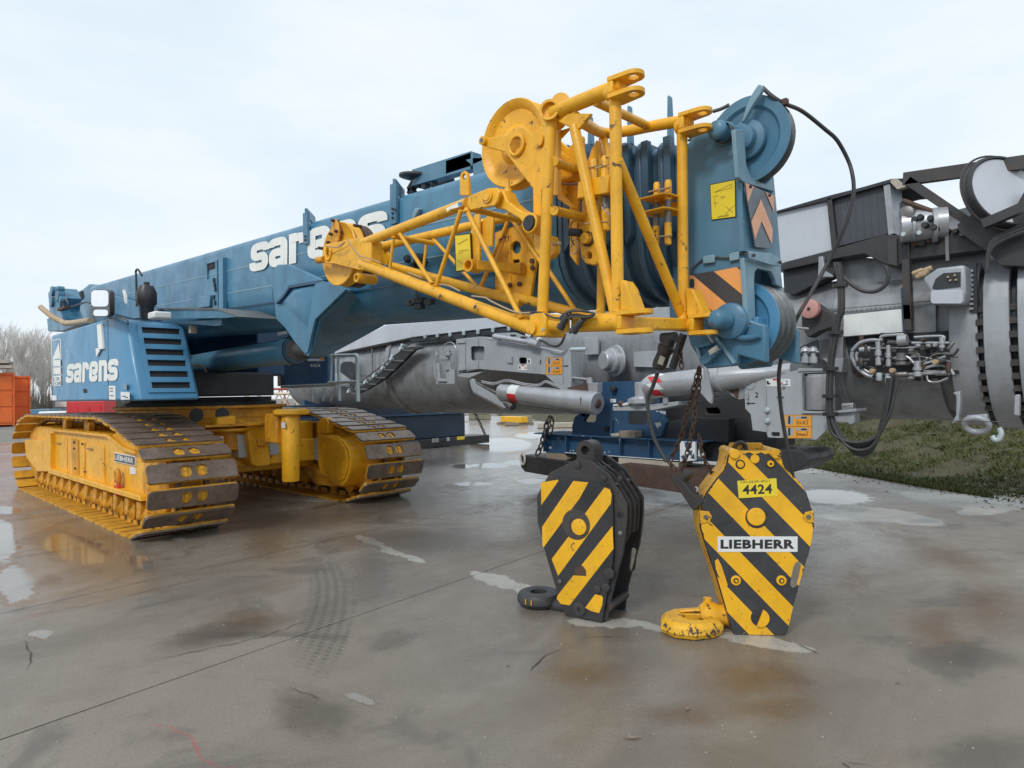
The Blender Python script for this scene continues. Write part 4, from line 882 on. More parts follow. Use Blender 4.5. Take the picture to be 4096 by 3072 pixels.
# telescoped inner sections ending in thick collars
for k, (x, hw) in enumerate([(-3.30, .535), (-3.12, .515), (-2.95, .495), (-2.80, .475), (-2.66, .455), (-2.50, .435)]):
    dt = -.02 + .028 * k
    MB().loft([bsec(x - .02, hw, dt, 1.22 - .03 * k), bsec(x + .03, hw, dt, 1.22 - .03 * k)]).obj('section_collar', 'blue_collar_shaded', BM, bev=.012)
    MB().loft([bsec(x + .02, hw - .05, dt + .05, 1.12 - .03 * k), bsec(x + .19, hw - .05, dt + .05, 1.12 - .03 * k)]).obj('boom_section', 'blue_collar_shaded', BM)
    yf = 4.36 - hw + .10
    if k % 2: MB().prism([(x, yf, topz(x) - dt - .01), (x + .035, yf, topz(x) - dt - .01), (x + .024, yf, topz(x) + .19), (x + .018, yf, topz(x) + .205), (x + .010, yf, topz(x) + .19)], (0, .05, 0)).obj('rope_guide_fin', 'blue_head', BM, bev=.006)
    MB().cyl((x + .03, yf - .02, topz(x) - .30), (x + .09, yf - .02, topz(x) - .30), .05, n=14).obj('locking_pin', 'dark', BM)
    MB().prism([(x + .04, 4.36 - hw - .012, topz(x) - .12), (x + .09, 4.36 - hw - .012, topz(x) - .12), (x + .10, 4.36 - hw - .012, topz(x) - .75), (x + .05, 4.36 - hw - .012, topz(x) - .8)], (0, .05, 0)).obj('wear_pad', 'blue_collar_shaded', BM)
q = Y(BY, *c4((235, 1085), (1440, 830), (1440, 522), (237, 838)))
for mb in logo('sarens', q[0], q[1], q[2], q[3], NY * .012, .27): mb.obj('letter', 'letters', BM)
# weld seams
for s_ in (.30, .56, .735):
    a_ = Vector((-3.4, BY, topz(-3.4) - 1.18 * s_)); b_ = Vector((-16.2, BY, topz(-16.2) - 1.18 * s_))
    MB().beam(a_, b_, .014, .008, up=(0, 1, 0)).obj('weld_seam', 'blue_pale' if s_ < .7 else 'blue_dark', BM)
def hoop(pts0, pts1, m='blue_head'):
    a_ = Y(BY - .03, *pts0); b_ = Y(BY + .25, *pts1)
    mb = MB().beam(a_[0], a_[1], .10, .03, up=(0, 1, 0)); mb.beam(a_[1], b_[0], .10, .03, up=(1, 0, 0)); return mb.obj('rope_hoop', m, BM)
hoop(c4((722, 835), (718, 555)), c4((790, 632)))
hoop(c4((1497, 655), (1497, 300)), c4((1578, 400)))
for q in c4((712, 765), (712, 795), (1485, 520), (1485, 560), (1485, 600), (1510, 530)):
    p = px(*q, y=BY - .05); MB().cyl(p, p + NY * .012, .012, n=8).obj('bolt', 'dark', BM)
plate(BM, 'side_post', 'blue', BY - .06, c1((1932, 70), (1968, 62), (1972, 520), (1960, 665), (1945, 665), (1935, 520)), .06, bev=.006)
plate(BM, 'side_opening', 'louvre', BY - .004, c1((1822, 118), (1912, 95), (1915, 160), (1845, 180), (1840, 260), (1822, 265)), .004)
plate(BM, 'side_panel', 'blue', BY - .02, c1((1815, 110), (1915, 88), (1930, 520), (1885, 530), (1880, 400), (1820, 400)), .02, holes=[c1((1830, 122), (1905, 103), (1908, 245), (1832, 262))])
plate(BM, 'bolt_plate', 'blue', BY - .05, c1((1682, 455), (1745, 405), (1858, 402), (1850, 500), (1745, 515)), .05, bev=.008)
for q in c1((1905, 270), (1912, 310), (1918, 350), (1905, 420), (1915, 470)):
    p = px(*q, y=BY - .01); MB().box(tuple(p - Vector((.02, .03, .03))), tuple(p + Vector((.02, 0, .03)))).obj('stop_block', 'dark', BM)
plate(BM, 'hook_bracket', 'blue_pale', BY - .05, c4((1650, 590), (1668, 520), (1700, 508), (1715, 520), (1690, 570), (1665, 620)), .05, bev=.008)
for a_, b_ in ((1700, 925), (1735, 930), (1690, 960), (1720, 985), (1605, 940), (1750, 960), (1665, 1005)):
    q = c4((a_, b_), (a_ + 14, b_ + 45)); p, r_ = (px(*k, y=BY - .03) for k in q); MB().beam(p, r_, .05, .05).obj('valve_block', 'dark', BM, bev=.005)
for a_, b_ in ((1650, 1340), (1700, 1335), (1780, 1350), (1610, 1360), (1690, 1390)):
    q = c4((a_, b_), (a_ + 60, b_ - 8)); p, r_ = (px(*k, y=BY + .03) for k in q); MB().beam(p, r_, .06, .05).obj('valve_block', 'dark', BM, bev=.005)
MB().tube([px(*q, y=BY - .03) for q in c4((1660, 990), (1668, 1040), (1655, 1100), (1665, 1180), (1690, 1260), (1700, 1330))], .014).obj('hydraulic_hose', 'hose', BM)
# top gear
y_ = 4.15
TG = MB().beam(*Y(y_, *c4((1690, 255), (2210, 100))), .10, .16).obj('top_rail', 'blue_head', crane)
MB().beam(*Y(y_ + .25, *c4((1780, 268), (1990, 300))), .10, .12).obj('rail_foot', 'dark', TG)
p = px(*c4((1690, 225))[0], y=y_); MB().lathe(p - Vector((0, 0, .02)), (.1, .0, 1), [(.06, -.03), (.17, 0), (.17, .02), (.06, .04)], n=28).obj('roller_pad', 'black_worn', TG)
for a_, b_ in (((1700, 260), (1640, 360)), ((1640, 360), (1680, 395)), ((1720, 270), (1720, 330)), ((1780, 250), (1775, 345)), ((1850, 235), (1840, 300))):
    MB().beam(*Y(y_, *c4(a_, b_)), .07, .06).obj('leg', 'dark', TG)
for pts in (c5((250, 1195), (380, 1190), (385, 1655), (270, 1655)), c5((175, 1215), (400, 1165), (405, 1195), (240, 1270))):
    plate(TG, 'post', 'blue_head', y_ - .1, pts, .15)
MB().beam(*Y(y_, *c5((0, 1310), (300, 1215))), .10, .12).obj('rail_end', 'blue_head', TG)
# lift cylinder bracket under the boom
YB = BY - .20
nearp = c4((432, 1045), (470, 1012), (560, 1010), (905, 1165), (1108, 1237), (835, 1500)) + d3((985, 290), (938, 505), (890, 556), (850, 530), (720, 380), (590, 190), (480, 80)) + c4((440, 1400), (415, 1250), (410, 1120))
BK = MB().prism(Y(YB, *nearp), (0, .05, 0)).obj('lift_bracket', 'blue', crane, bev=.012)
nr_ = Y(YB + .03, *(c4((1108, 1237), (835, 1500)) + d3((985, 290), (938, 505), (890, 556), (850, 530), (720, 380), (590, 190)) + c4((440, 1400), (415, 1250), (430, 1045))))
fr2 = [px(u, v, y=YB + .95) for u, v in d3((1850, 165), (1450, 382), (1300, 462), (1110, 560), (985, 574), (960, 560), (900, 480), (820, 330), (760, 200), (740, 60), (760, -200))]
mb = MB(); m_ = len(nr_); mb.add(nr_ + fr2, [(i, i + 1, m_ + i + 1, m_ + i) for i in range(m_ - 1)]); mb.obj('bracket_body', 'blue', BK, ang=25)
fl_ = Y(YB, *c4((480, 1355), (540, 1300), (600, 1212), (760, 1185), (905, 1163)))
for i in range(4): MB().beam(fl_[i] + NY * .02, fl_[i + 1] + NY * .02, .03, .05, up=(0, 1, 0)).obj('stiffener', 'blue_dark', BK)
MB().prism([p + NY * .05 for p in Y(YB, *(c4((832, 1190), (905, 1165), (1108, 1237), (835, 1500)) + d3((985, 290), (938, 505), (905, 530), (930, 300), (960, 60))))], (0, .03, 0)).obj('stiffener_plate', 'blue', BK, bev=.006)
conv = Y(YB, *c4((480, 1360), (600, 1225), (820, 1190), (815, 1400), (740, 1560)))
ap = px(*c4((735, 1570))[0], y=YB) ; cc = Vector((0, 0, 0))
mb = MB(); top_ = [px(*q, y=YB - .002) for q in c4((500, 1350), (560, 1280), (610, 1225), (700, 1205), (815, 1192), (812, 1300), (800, 1420))]
for q in top_: pass
mb.add(top_ + [ap, sum(top_, Vector()) / 7 + NY * .09], [(i, i + 1, 8) for i in range(6)] + [(6, 7, 8), (7, 0, 8)]); mb.obj('bulged_cover', 'blue', BK, ang=60)
# lift cylinder
a_ = px(560, 1492, y=4.36); b_ = px(1187, 1399, y=4.36); dd = (b_ - a_).normalized(); L_ = (b_ - a_).length
LC = MB().lathe(a_, dd, [(.16, 0), (.17, .02), (.17, L_ - .25), (.19, L_ - .24), (.19, L_ - .02), (.185, L_)], n=36).obj('lift_cylinder', 'blue', crane)
MB().lathe(b_, dd, [(.155, .002), (.16, .02), (.09, .04), (.09, .35)], n=28).obj('piston_rod', 'dull_steel', LC)
MB().torus(b_ - dd * .02, dd, .19, .014, n=36, m=8).obj('gland_ring', 'black', LC)
MB().box(tuple(px(1110, 1342, y=4.2)), tuple(px(1150, 1332, y=4.2) + Vector((0, .1, .03)))).obj('lamp', 'galv', LC)
MB().torus(px(790, 1495, y=4.0), (1, .0, .2), .14, .016, n=24).obj('hose_loop', 'copper', crane)
# operator cab on the far side with platform and handrail
OC = MB().loft([[px(1118, 1545, y=6.1) + Vector(v) for v in ((0, 0, 0), (1.78, 0, 0), (1.78, .16, 0), (0, .16, 0))], [px(1118, 1545, y=6.1) + Vector(v) for v in ((0, 0, 1.4), (1.78, 0, 1.2), (1.78, .16, 1.2), (0, .16, 1.4))]]).obj('operator_cab', 'blue_dark', crane, bev=.02)
q = Y(6.095, *d3((878, 585), (1095, 585), (1095, 612), (880, 612))); MB().prism(q, (0, .004, 0)).obj('sticker', 'white', OC)
q = Y(6.09, *d3((1045, 570), (1090, 570), (1090, 596), (1045, 596))); MB().prism(q, (0, .004, 0)).obj('hazard_print', 'orange_sticker', OC)
q = Y(6.1, *d3((920, 690), (1050, 690), (920, 650))); text('4424', q[0], q[1] - q[0], q[2] - q[0], NY * .006, 'lettering', 'letters', OC, .02)
q = px(1117, 1545, y=6.08); MB().beam(q, q + Vector((0, 0, .95)), .05, .04).obj('door_seal', 'copper', OC)
PF = MB().prism(Y(5.95, *d3((540, 925), (1150, 895), (1255, 905), (1250, 940), (1150, 930), (545, 958))), (0, .25, 0)).obj('platform', 'galv', crane, bev=.006)
def rl(a_, b_, r_=.028, y_=5.9): MB().cyl(px(*d3(a_)[0], y=y_), px(*d3(b_)[0], y=y_), r_, n=12).obj('rail', 'galv', PF)
rl((1155, 545), (1490, 540)); rl((1155, 890), (1520, 872)); rl((1275, 570), (1290, 1115), .026); rl((1235, 570), (1160, 700), .012); rl((1245, 930), (1175, 1115), .016)
MB().tube([px(*q, y=5.9) for q in d3((1480, 540), (1505, 548), (1512, 590), (1515, 870), (1525, 1125))], .034, res=4, n=12).obj('rail', 'galv', PF)
rl((940, 960), (945, 1115), .026); rl((1100, 940), (1080, 1115), .022); rl((1190, 490), (1180, 890), .02, 5.88)

# ---- boom head
HY = 3.95
side = [(2740, 585), (2770, 548), (2835, 505), (2880, 488), (2944, 520), (2950, 640), (2965, 800), (2980, 1000), (2985, 1275), (3060, 1300), (3063, 1452), (2950, 1418), (2945, 1462), (2822, 1474), (2760, 1380), (2740, 1300)]
HD = MB().prism(Y(HY, *side), (0, .06, 0)).obj('boom_head', 'blue_head', crane, bev=.012)
MB().prism([p + Vector((0, .46, 0)) for p in Y(HY, *side)], (0, .06, 0)).obj('far_cheek', 'blue_head', HD, bev=.012)
hx = px(2985, 1035, y=HY).x
body = [(-2.50, 2.1), (-2.05, 2.1), (-2.0, 2.95), (-2.2, 3.25), (-2.50, 3.3)]
MB().prism([(a_, HY + .07, b_) for a_, b_ in body], (0, .38, 0)).obj('head_box', 'blue_head', HD)
# front frame with chevron sheet
FX = hx + .005
def xpf(name, m, pts, th=.02, x=FX, bev=0, **kw): return MB().prism(X(x, *pts), (-th, 0, 0), [X(x, *h) for h in kw.pop('holes', [])]).obj(name, m, HD, bev=bev, **kw)
xpf('front_plate', 'blue_head', c9((1010, -400), (1030, -100), (1165, 20), (1370, 0), (1440, 660), (1400, 670), (1095, 580), (1040, 560)), .03)
xpf('flange_strip', 'blue_pale', c8((1215, 600), (1315, 600), (1345, 1000), (1400, 1130), (1560, 1215), (1650, 1140), (1655, 1290), (1320, 1190), (1255, 1130)), .025, FX + .012, bev=.004)
xpf('chevron_sheet', 'grey_refl', c8((1325, 1190), (1645, 1330)) + c9((1362, 130), (1340, 535), (1170, 520)), .006, FX + .03)
for pts, m in ((c8((1325, 1192), (1420, 1235), (1350, 1412)), 'salmon_refl'), (c8((1548, 1292), (1642, 1332), (1643, 1522)), 'salmon_refl'),
               (c9((1220, -8), (1352, 328), (1340, 490), (1228, 238), (1155, 438), (1114, 240)), 'salmon_refl')):
    MB().sheet([p + Vector((.004, 0, 0)) for p in X(FX + .03, *pts)]).obj('chevron', m, HD)
xpf('hinge_plate', 'blue_pale', c9((1100, 565), (1345, 590), (1455, 655), (1450, 735), (1330, 715), (1112, 650)), .012, FX + .05, bev=.003)
for q in c9((1140, 612), (1430, 690)) + c8((1378, 1238), (1590, 1332)):
    p = px(*q, x=FX + .055); MB().cyl(p, p + Vector((.012, 0, 0)), .010, n=8).obj('bolt', 'dark', HD)
xpf('lower_frame', 'blue_pale', c9((1040, 640), (1445, 735), (1470, 975), (1395, 935), (1385, 880), (1340, 790), (1195, 755), (1160, 800), (1155, 900), (1165, 1200), (1170, 1330), (1140, 1440), (1085, 1400)), .03, FX + .006, bev=.005)
# sheaves
def sheave(name, c, y0, n, r_, parent, tw=.10, m='blue_head'):
    prof = []; h = 0
    prof += [(.05, -.02), (.09, -.02), (.10, .01), (.12, .03), (r_ - .09, .03), (r_ - .06, .0), (r_, 0)]
    o = MB().lathe(Vector((c.x, y0, c.z)), (0, 1, 0), prof + [(r_, .012), (r_ - .012, .02)], n=48).obj(name, m, parent)
    for k in range(n):
        h = .012 + k * tw
        MB().lathe(Vector((c.x, y0 + h, c.z)), (0, 1, 0), [(r_ - .02, .0), (r_ - .002, .006), (r_ - .045, tw * .4), (r_ - .045, tw * .6), (r_ - .002, tw - .012), (r_ - .01, tw - .004)], n=48, caps=False).obj('groove', 'sheave_groove', o)
    return o
cu_ = px(2988, 560, y=4.06); sh = sheave('sheave', cu_, 4.06, 1, .272, HD, .085)
MB().lathe(Vector((cu_.x, 4.03, cu_.z)), (0, 1, 0), [(.05, -.05), (.075, -.045), (.08, 0), (.12, .01), (.125, .03)], n=28).obj('hub', 'blue_head', sh)
cl_ = px(2952, 1292, y=4.08); sh2 = sheave('sheave', cl_, 4.08, 3, .268, HD, .085, 'blue_cab')
plate(HD, 'rope_keeper_arm', 'blue_pale', 3.99, c8((1285, 525), (1335, 360), (1405, 205), (1440, 150), (1470, 108), (1500, 103), (1522, 130), (1505, 190), (1400, 350), (1310, 515)), .03, bev=.005)
def pin(q, y0, y1, r_, rust_=True):
    c_ = px(*q, y=y0); return MB().lathe(c_, (0, -1, 0), [(r_ * 1.25, 0), (r_ * 1.2, .02), (r_, .03), (r_, y0 - y1 - .03), (r_ * .85, y0 - y1 - .01), (r_ * .55, y0 - y1)], n=32).obj('head_pin', 'blue_head', HD)
pin((2903, 537), HY, HY - .14, .060); pin((2925, 1285), HY, HY - .22, .058)
MB().lathe(px(2925, 1285, y=HY - .02), (0, -1, 0), [(.115, 0), (.11, .03), (.085, .045)], n=32).obj('pin_collar', 'blue_head', HD)
p = px(2903, 537, y=HY - .1); MB().lathe(px(2903, 537, y=HY - .06), (0, -1, 0), [(.0605, 0), (.062, .005), (.062, .035), (.0605, .04)], n=28, caps=False).obj('rust_band', 'rust', HD)
decal(HD, 'sign_border', 'ink', HY, c8((940, 1212), (1228, 1152), (1234, 1574), (958, 1610)), .004)
SG = decal(HD, 'load_sign', 'sign_yellow', HY, c8((950, 1220), (1219, 1165), (1225, 1566), (966, 1600)), .007)
def sline(a_, b_, wd=.003, par=None, m='faint_print', y=HY - .0075, cr=c8):
    p, q = Y(y, *cr(a_, b_)); return MB().beam(p, q, wd, .002, up=(0, 1, 0)).obj('print', m, par or SG)
for a_, b_ in (((990, 1298), (1180, 1205)), ((990, 1298), (1180, 1245)), ((1180, 1205), (1180, 1245)), ((1110, 1540), (1215, 1435)), ((1110, 1450), (1190, 1520)), ((990, 1360), (1000, 1460)), ((980, 1420), (1030, 1412)), ((980, 1345), (1030, 1337))): sline(a_, b_)
for body_, q in (('O.K.', c8((1068, 1368), (1118, 1360), (1068, 1345))), ('DANGER', c8((1035, 1582), (1155, 1562), (1035, 1562)))):
    q = Y(HY, *q); text(body_, q[0], q[1] - q[0], q[2] - q[0], NY * .009, 'print', 'ink', SG)
# striped warning sheet on the side
decal(HD, 'stripe_sheet', 'dark_refl', HY, c9((438, 828), (1024, 738), (1048, 1316), (960, 1296), (600, 1256), (560, 1140)), .004)
decal(HD, 'stripe', 'orange_refl', HY, c9((712, 792), (962, 743), (1030, 796), (1040, 1058)), .007)
decal(HD, 'stripe', 'orange_refl', HY, c9((440, 832), (486, 838), (1046, 1312), (965, 1296), (720, 1256), (480, 1010), (455, 985)), .007)
decal(HD, 'slot', 'dark', HY, c9(*rrect(450, 872, 496, 972, 20)), .009)
MB().tube([px(*q, y=HY - .012) for q in c9((450, 820), (480, 745), (590, 655), (700, 632), (860, 640), (960, 592), (1100, 600))], .006).obj('cable', 'wire', HD)
for q in (((590, 665), (720, 650)), ((880, 640), (990, 615))):
    a_, b_ = Y(HY - .012, *c9(*q)); MB().beam(a_, b_, .05, .02, up=(0, 1, 0)).obj('anchor_plate', 'blue_pale', HD, bev=.006)
MB().beam(*X(FX + .03, *c9((1165, 1355), (1430, 1400))), .07, .03, up=(1, 0, 0)).obj('rope_stop', 'blue_cab', HD, bev=.004)
MB().cyl(*X(FX + .06, *c9((1440, 1405), (1740, 1425))), .010, n=10).obj('rope_stop_pin', 'steel', HD)
MB().tube([px(*q, y=HY - .02) for q in c12((940, 300), (1040, 335), (1130, 330), (1190, 310))], .02).obj('grease_pipe', 'blue_head', HD)
for pts, th in ((c12((605, 400), (750, 370), (760, 400), (650, 425)), .08), (c12((650, 520), (800, 390), (850, 430), (730, 560), (670, 570)), .12)):
    plate(HD, 'limit_switch', 'blue_head', HY - .06, pts, th, bev=.006)
plate(HD, 'switch_label', 'cement', HY - .07, c12((735, 450), (810, 400), (830, 440), (750, 490)), .006)
MB().cyl(px(*c12((740, 310))[0], y=HY - .05), px(*c12((785, 380))[0], y=HY - .05), .010, n=8).obj('switch_rod', 'steel', HD)
for q in (((640, 410), (690, 560)), ((810, 330), (975, 560))):
    MB().beam(*Y(HY - .01, *c12(*q)), .018, .03, up=(0, 1, 0)).obj('edge_flange', 'blue_pale', HD)
# ============================================================ YELLOW LATTICE JIB FOLDED ALONGSIDE THE BOOM
YN, YF = 3.08, 3.78
jib = thing('lattice_jib', 'yellow tubular lattice jib with sheaves folded beside the blue boom head', 'jib', (-2.6, 3.4, 2.0))
def jt(name, r_, y0, p0, y1, p1, parent=jib, m='yellow', n=18, **kw):
    return MB().cyl(px(*p0, y=y0), px(*p1, y=y1), r_, n=n).obj(name, m, parent, **kw)
def weld(y_, p0, r_, parent=jib): # weld bead node
    return MB().lathe(px(*p0, y=y_), (0, 0, 1), [(r_ * .6, -r_), (r_, -r_ * .5), (r_ * 1.03, 0), (r_, r_ * .5), (r_ * .6, r_)], n=16)
# base frame
ct = jt('chord', .043, YN, (2212, 452), YN, (2492, 338)); cbn = jt('chord', .052, YN, (2150, 1300), YN, (2500, 1286))
cft = MB().tube([px(2300, 470, y=YN), px(2335, 492, y=3.25), px(2415, 532, y=YF), px(2520, 522, y=YF), px(2600, 506, y=YF), px(2762, 478, y=YF)], .036, n=16, res=5).obj('chord', 'yellow', jib)
jt('brace', .027, YN, (2380, 405), YF, (2596, 506))
jt('upright', .034, YN, (2460, 360), YN, (2472, 1265)); jt('upright', .033, YF, (2728, 500), YF, (2734, 1275))
jt('upright', .034, YN, (2205, 470), YN, (2169, 1262)); jt('upright', .030, YF, (2412, 545), YF, (2403, 1275))
jt('diagonal', .031, YN, (2297, 505), YN, (2462, 1262)); jt('diagonal', .031, YN, (2470, 640), YF, (2728, 1262))
jt('diagonal', .028, YF, (2415, 560), YF - .3, (2468, 820))
jt('lateral_tube', .028, YN, (2215, 842), YF, (2372, 878)); jt('lateral_tube', .028, YN, (2215, 645), YF, (2330, 690))
jt('diagonal', .017, YF, (2180, 1060), YF, (2300, 1240))
jt('chord', .036, YF, (2060, 1185), YF, (2420, 1285))
MB().beam(*(px(*q, y=y_) for q, y_ in (((2500, 1294), YN + .05), ((2740, 1298), YF))), .075, .072).obj('cross_bar', 'yellow', jib, bev=.01)
MB().beam(*(px(*q, y=y_) for q, y_ in (((2195, 1300), YN + .05), ((2400, 1290), YF))), .06, .06).obj('cross_bar', 'yellow', jib, bev=.01)
# ring at the rear end of the top chord
p = px(2208, 452, y=YN - .0)
MB().lathe(p, (.45, -1, 0), [(.030, .02), (.044, .02), (.062, .02), (.064, .03), (.062, .06), (.046, .06), (.044, .025)], n=28, caps=False).obj('socket_ring', 'yellow', jib)
MB().lathe(p, (.45, -1, 0), [(.062, -.12), (.062, .03), (.03, .03)], n=24).obj('socket', 'yellow', jib)
p2_ = px(2255, 430, y=YN + .12); MB().lathe(p2_, (.45, -1, 0), [(.06, -.08), (.06, .08)], n=24).obj('socket', 'yellow', jib)
# gusset under the top chord
MB().prism(Y(YN - .012, *c5((1190, 790), (1330, 860), (1430, 870), (1560, 700), (1300, 700))), (0, .025, 0)).obj('gusset', 'yellow', jib, bev=.006)
MB().prism(Y(YN + .15, *c5((1190, 1000), (1320, 860), (1190, 900))), (0, .02, 0)).obj('gusset', 'yellow', jib)
# clevises: horizontal fork plates
def clevis(y_, base, tip, z0, z1, wd=.11, th=.024, back=.02):
    """base/tip: world x of web and of tip; two plates at z0 and z1"""
    o = None
    for z in (z0, z1):
        pts = [(base - back, y_ - wd * .62, z), (base, y_ - wd * .62, z), (tip - wd * .5, y_ - wd * .55, z)]
        for a_ in range(-80, 81, 20): pts.append((tip - wd * .5 + wd * .55 * math.cos(R(a_)), y_ + wd * .55 * math.sin(R(a_)), z))
        pts += [(tip - wd * .5, y_ + wd * .55, z), (base, y_ + wd * .62, z), (base - back, y_ + wd * .62, z)]
        hole = [(tip - wd * .5 + .03 * math.cos(R(a_)), y_ + .03 * math.sin(R(a_)), z) for a_ in range(0, 360, 30)]
        mb = MB().prism([(a_, b_, c_ - th / 2) for a_, b_, c_ in pts], (0, 0, th), [[(a_, b_, c_ - th / 2) for a_, b_, c_ in hole]])
        if o is None: o = mb.obj('fork', 'yellow', jib, bev=.006)
        else: mb.obj('fork_plate', 'yellow', o, bev=.006)
    MB().box((base - back, y_ - wd * .62, min(z0, z1) + th / 2), (base - back + .035, y_ + wd * .62, max(z0, z1) - th / 2)).obj('fork_web', 'yellow', o, bev=.008)
    c_ = (z0 + z1) / 2
    MB().lathe((base - back - .05, y_, c_), (1, 0, 0), [(.040, 0), (.05, .03), (.055, .05)], n=20).obj('collar', 'yellow', o)
for y_, qb, qt, q0, q1 in ((YN, 2492, 2592, (2545, 297), (2545, 366)), (YN, 2508, 2608, (2560, 1248), (2560, 1324)), (YF, 2768, 2864, (2810, 446), (2810, 513)), (YF, 2792, 2868, (2830, 1262), (2830, 1330))):
    xb = px(qb, 1500, y=y_).x; xt = px(qt, 1500, y=y_).x; clevis(y_, xb, xt, px(*q0, y=y_).z, px(*q1, y=y_).z)
# foot gussets
MB().prism(Y(YN - .05, *c7((1180, 1030), (1235, 1035), (1335, 1320), (1290, 1325), (1190, 1330))), (0, .02, 0)).obj('gusset', 'yellow', jib, bev=.004)
MB().prism(Y(YN - .06, *c7((1200, 1030), (1250, 1100), (1335, 1330), (1280, 1330))), (0, .10, 0)).obj('gusset', 'yellow', jib, bev=.004)
MB().prism(Y(YF - .04, *c7((1830, 1110), (1885, 1120), (2000, 1350), (1930, 1375), (1835, 1380))), (0, .02, 0)).obj('gusset', 'yellow', jib, bev=.004)
MB().prism(Y(YF - .05, *c7((1860, 1115), (1895, 1130), (2005, 1355), (1960, 1370))), (0, .10, 0)).obj('gusset', 'yellow', jib, bev=.004)
# pin rack near: bracket with two parked pins
MB().beam(px(2338, 765, y=YN + .12), px(2460, 740, y=YN + .02), .10, .098).obj('pin_bracket', 'yellow', jib, bev=.006)
def parked(q0, q1, q2, q3, y_, r_=.021):
    a_, b_, c_, d_ = (px(*q, y=y_) for q in (q0, q1, q2, q3))
    o = MB().lathe(c_, (b_ - c_).normalized(), [(r_ * .96, 0), (r_ * .96, (b_ - c_).length)], n=18).obj('parked_pin', 'dull_steel', jib)
    MB().lathe(b_, (a_ - b_).normalized(), [(r_, 0), (r_, (a_ - b_).length * .9), (r_ * .75, (a_ - b_).length)], n=18).obj('pin_end', 'yellow_hook', o)
    MB().lathe(c_, (d_ - c_).normalized(), [(r_, 0), (r_, (d_ - c_).length * .9), (r_ * .8, (d_ - c_).length)], n=18).obj('pin_end', 'yellow_hook', o)
    m_ = a_.lerp(b_, .45); MB().cyl(m_ + Vector((-.04, -.03, 0)), m_ + Vector((.04, -.02, .004)), .0045, n=6).obj('cotter', 'copper', o)
    m_ = c_.lerp(d_, .6); MB().cyl(m_ + Vector((-.04, -.03, 0)), m_ + Vector((.04, -.02, -.004)), .0045, n=6).obj('cotter', 'copper', o)
parked((2370, 636), (2374, 725), (2374, 838), (2374, 930), YN + .1, .024); parked((2420, 625), (2420, 725), (2422, 838), (2424, 922), YN + .06, .024)
parked((2627, 730), (2626, 810), (2624, 905), (2625, 982), YF - .06, .021); parked((2673, 721), (2672, 800), (2672, 892), (2673, 979), YF - .08, .022)
for v in (812, 866):
    a_ = px(2604, v + 4, y=YF - .02); b_ = px(2705, v - 4, y=YF - .02)
    MB().prism([(a_.x, YF - .16, a_.z), (b_.x, YF - .16, a_.z), (b_.x + .02, YF - .10, a_.z), (b_.x + .02, YF + .02, a_.z), (a_.x, YF + .02, a_.z)], (0, 0, .010)).obj('pin_shelf', 'yellow', jib, bev=.003)
MB().prism(Y(YF + .01, (2640, 812), (2715, 806), (2715, 860), (2640, 868)), (0, .015, 0)).obj('shelf_web', 'yellow', jib)
MB().tube([px(*q, y=YN) for q in ((2413, 838), (2408, 826), (2418, 818), (2424, 826), (2418, 840), (2446, 862))], .004, n=6, res=3).obj('wire_clip', 'dull_steel', jib)
# large sheave with its plates
S1 = px(2068, 580, y=3.42); sj = MB().lathe((S1.x, 3.36, S1.z), (0, 1, 0), [(.06, -.01), (.08, -.01), (.10, 0), (.14, .035), (.24, .04), (.272, .01), (.300, 0), (.306, .01), (.300, .03), (.27, .06), (.27, .07), (.30, .095), (.306, .11), (.30, .12), (.24, .1)], n=64).obj('sheave', 'yellow', jib)
arm = c5((378, 985), (395, 968), (440, 968), (560, 945), (640, 935), (700, 870), (780, 850), (830, 865), (905, 935), (960, 880), (1060, 785), (1070, 820), (1060, 1500)) + [(2165, 760), (2165, 960)] + c7((400, 820), (330, 720), (322, 130)) + c5((905, 1520), (700, 1250), (610, 1130), (560, 1115), (420, 1080), (372, 1050), (364, 1010))
HP = MB().prism(Y(YN + .14, *arm), (0, .03, 0), [Y(YN + .14, *c5((712, 1090), (690, 1060), (690, 1020), (715, 985), (745, 985), (770, 1020), (768, 1070), (745, 1095)))]).obj('sheave_plate', 'yellow', jib, bev=.006)
arm2 = c5((1060, 785), (1190, 620), (1200, 640), (1190, 1600), (1060, 1600))
MB().prism(Y(YN + .12, *arm2), (0, .03, 0)).obj('web_plate', 'yellow', jib)
MB().torus(px(*c5((737, 1055))[0], y=YN + .13), (0, 1, 0), .062, .012, n=28).obj('bearing_ring', 'yellow', HP)
MB().cyl(px(*c5((737, 1055))[0], y=YN + .138), px(*c5((737, 1055))[0], y=YN + .134), .042, n=24).obj('bore', 'yellow_dirty', HP)  # darker disc standing for the shade inside the hollow bearing
MB().cyl(px(*c5((998, 1005))[0], y=YN + .14), px(*c5((998, 1005))[0], y=YN + .14) + NY * .02, .040, n=22).obj('pin_head', 'yellow', HP)
p = px(*c5((385, 1012))[0], y=YN + .14); MB().cyl(p + Vector((0, .04, 0)), p + NY * .03, .030, n=20).obj('roller', 'yellow', HP); MB().cyl(p + NY * .03, p + NY * .034, .016, n=14).obj('roller_pin', 'dull_steel', HP)
MB().prism([p + Vector((0, .36, 0)) for p in Y(YN + .14, *arm)], (0, .03, 0)).obj('sheave_plate', 'yellow', jib, bev=.006)
pp_ = c7((330, 560), (430, 590), (520, 600), (548, 700), (540, 760), (500, 810), (440, 830), (400, 820), (340, 740)); MB().prism(Y(YN + .10, *pp_), (0, .05, 0)).obj('plate_foot', 'yellow', jib, bev=.006)
MB().prism(Y(3.5, *c5((1180, 1095), (1385, 1245), (1400, 1290), (1180, 1150))), (0, .03, 0)).obj('rib', 'yellow', jib)
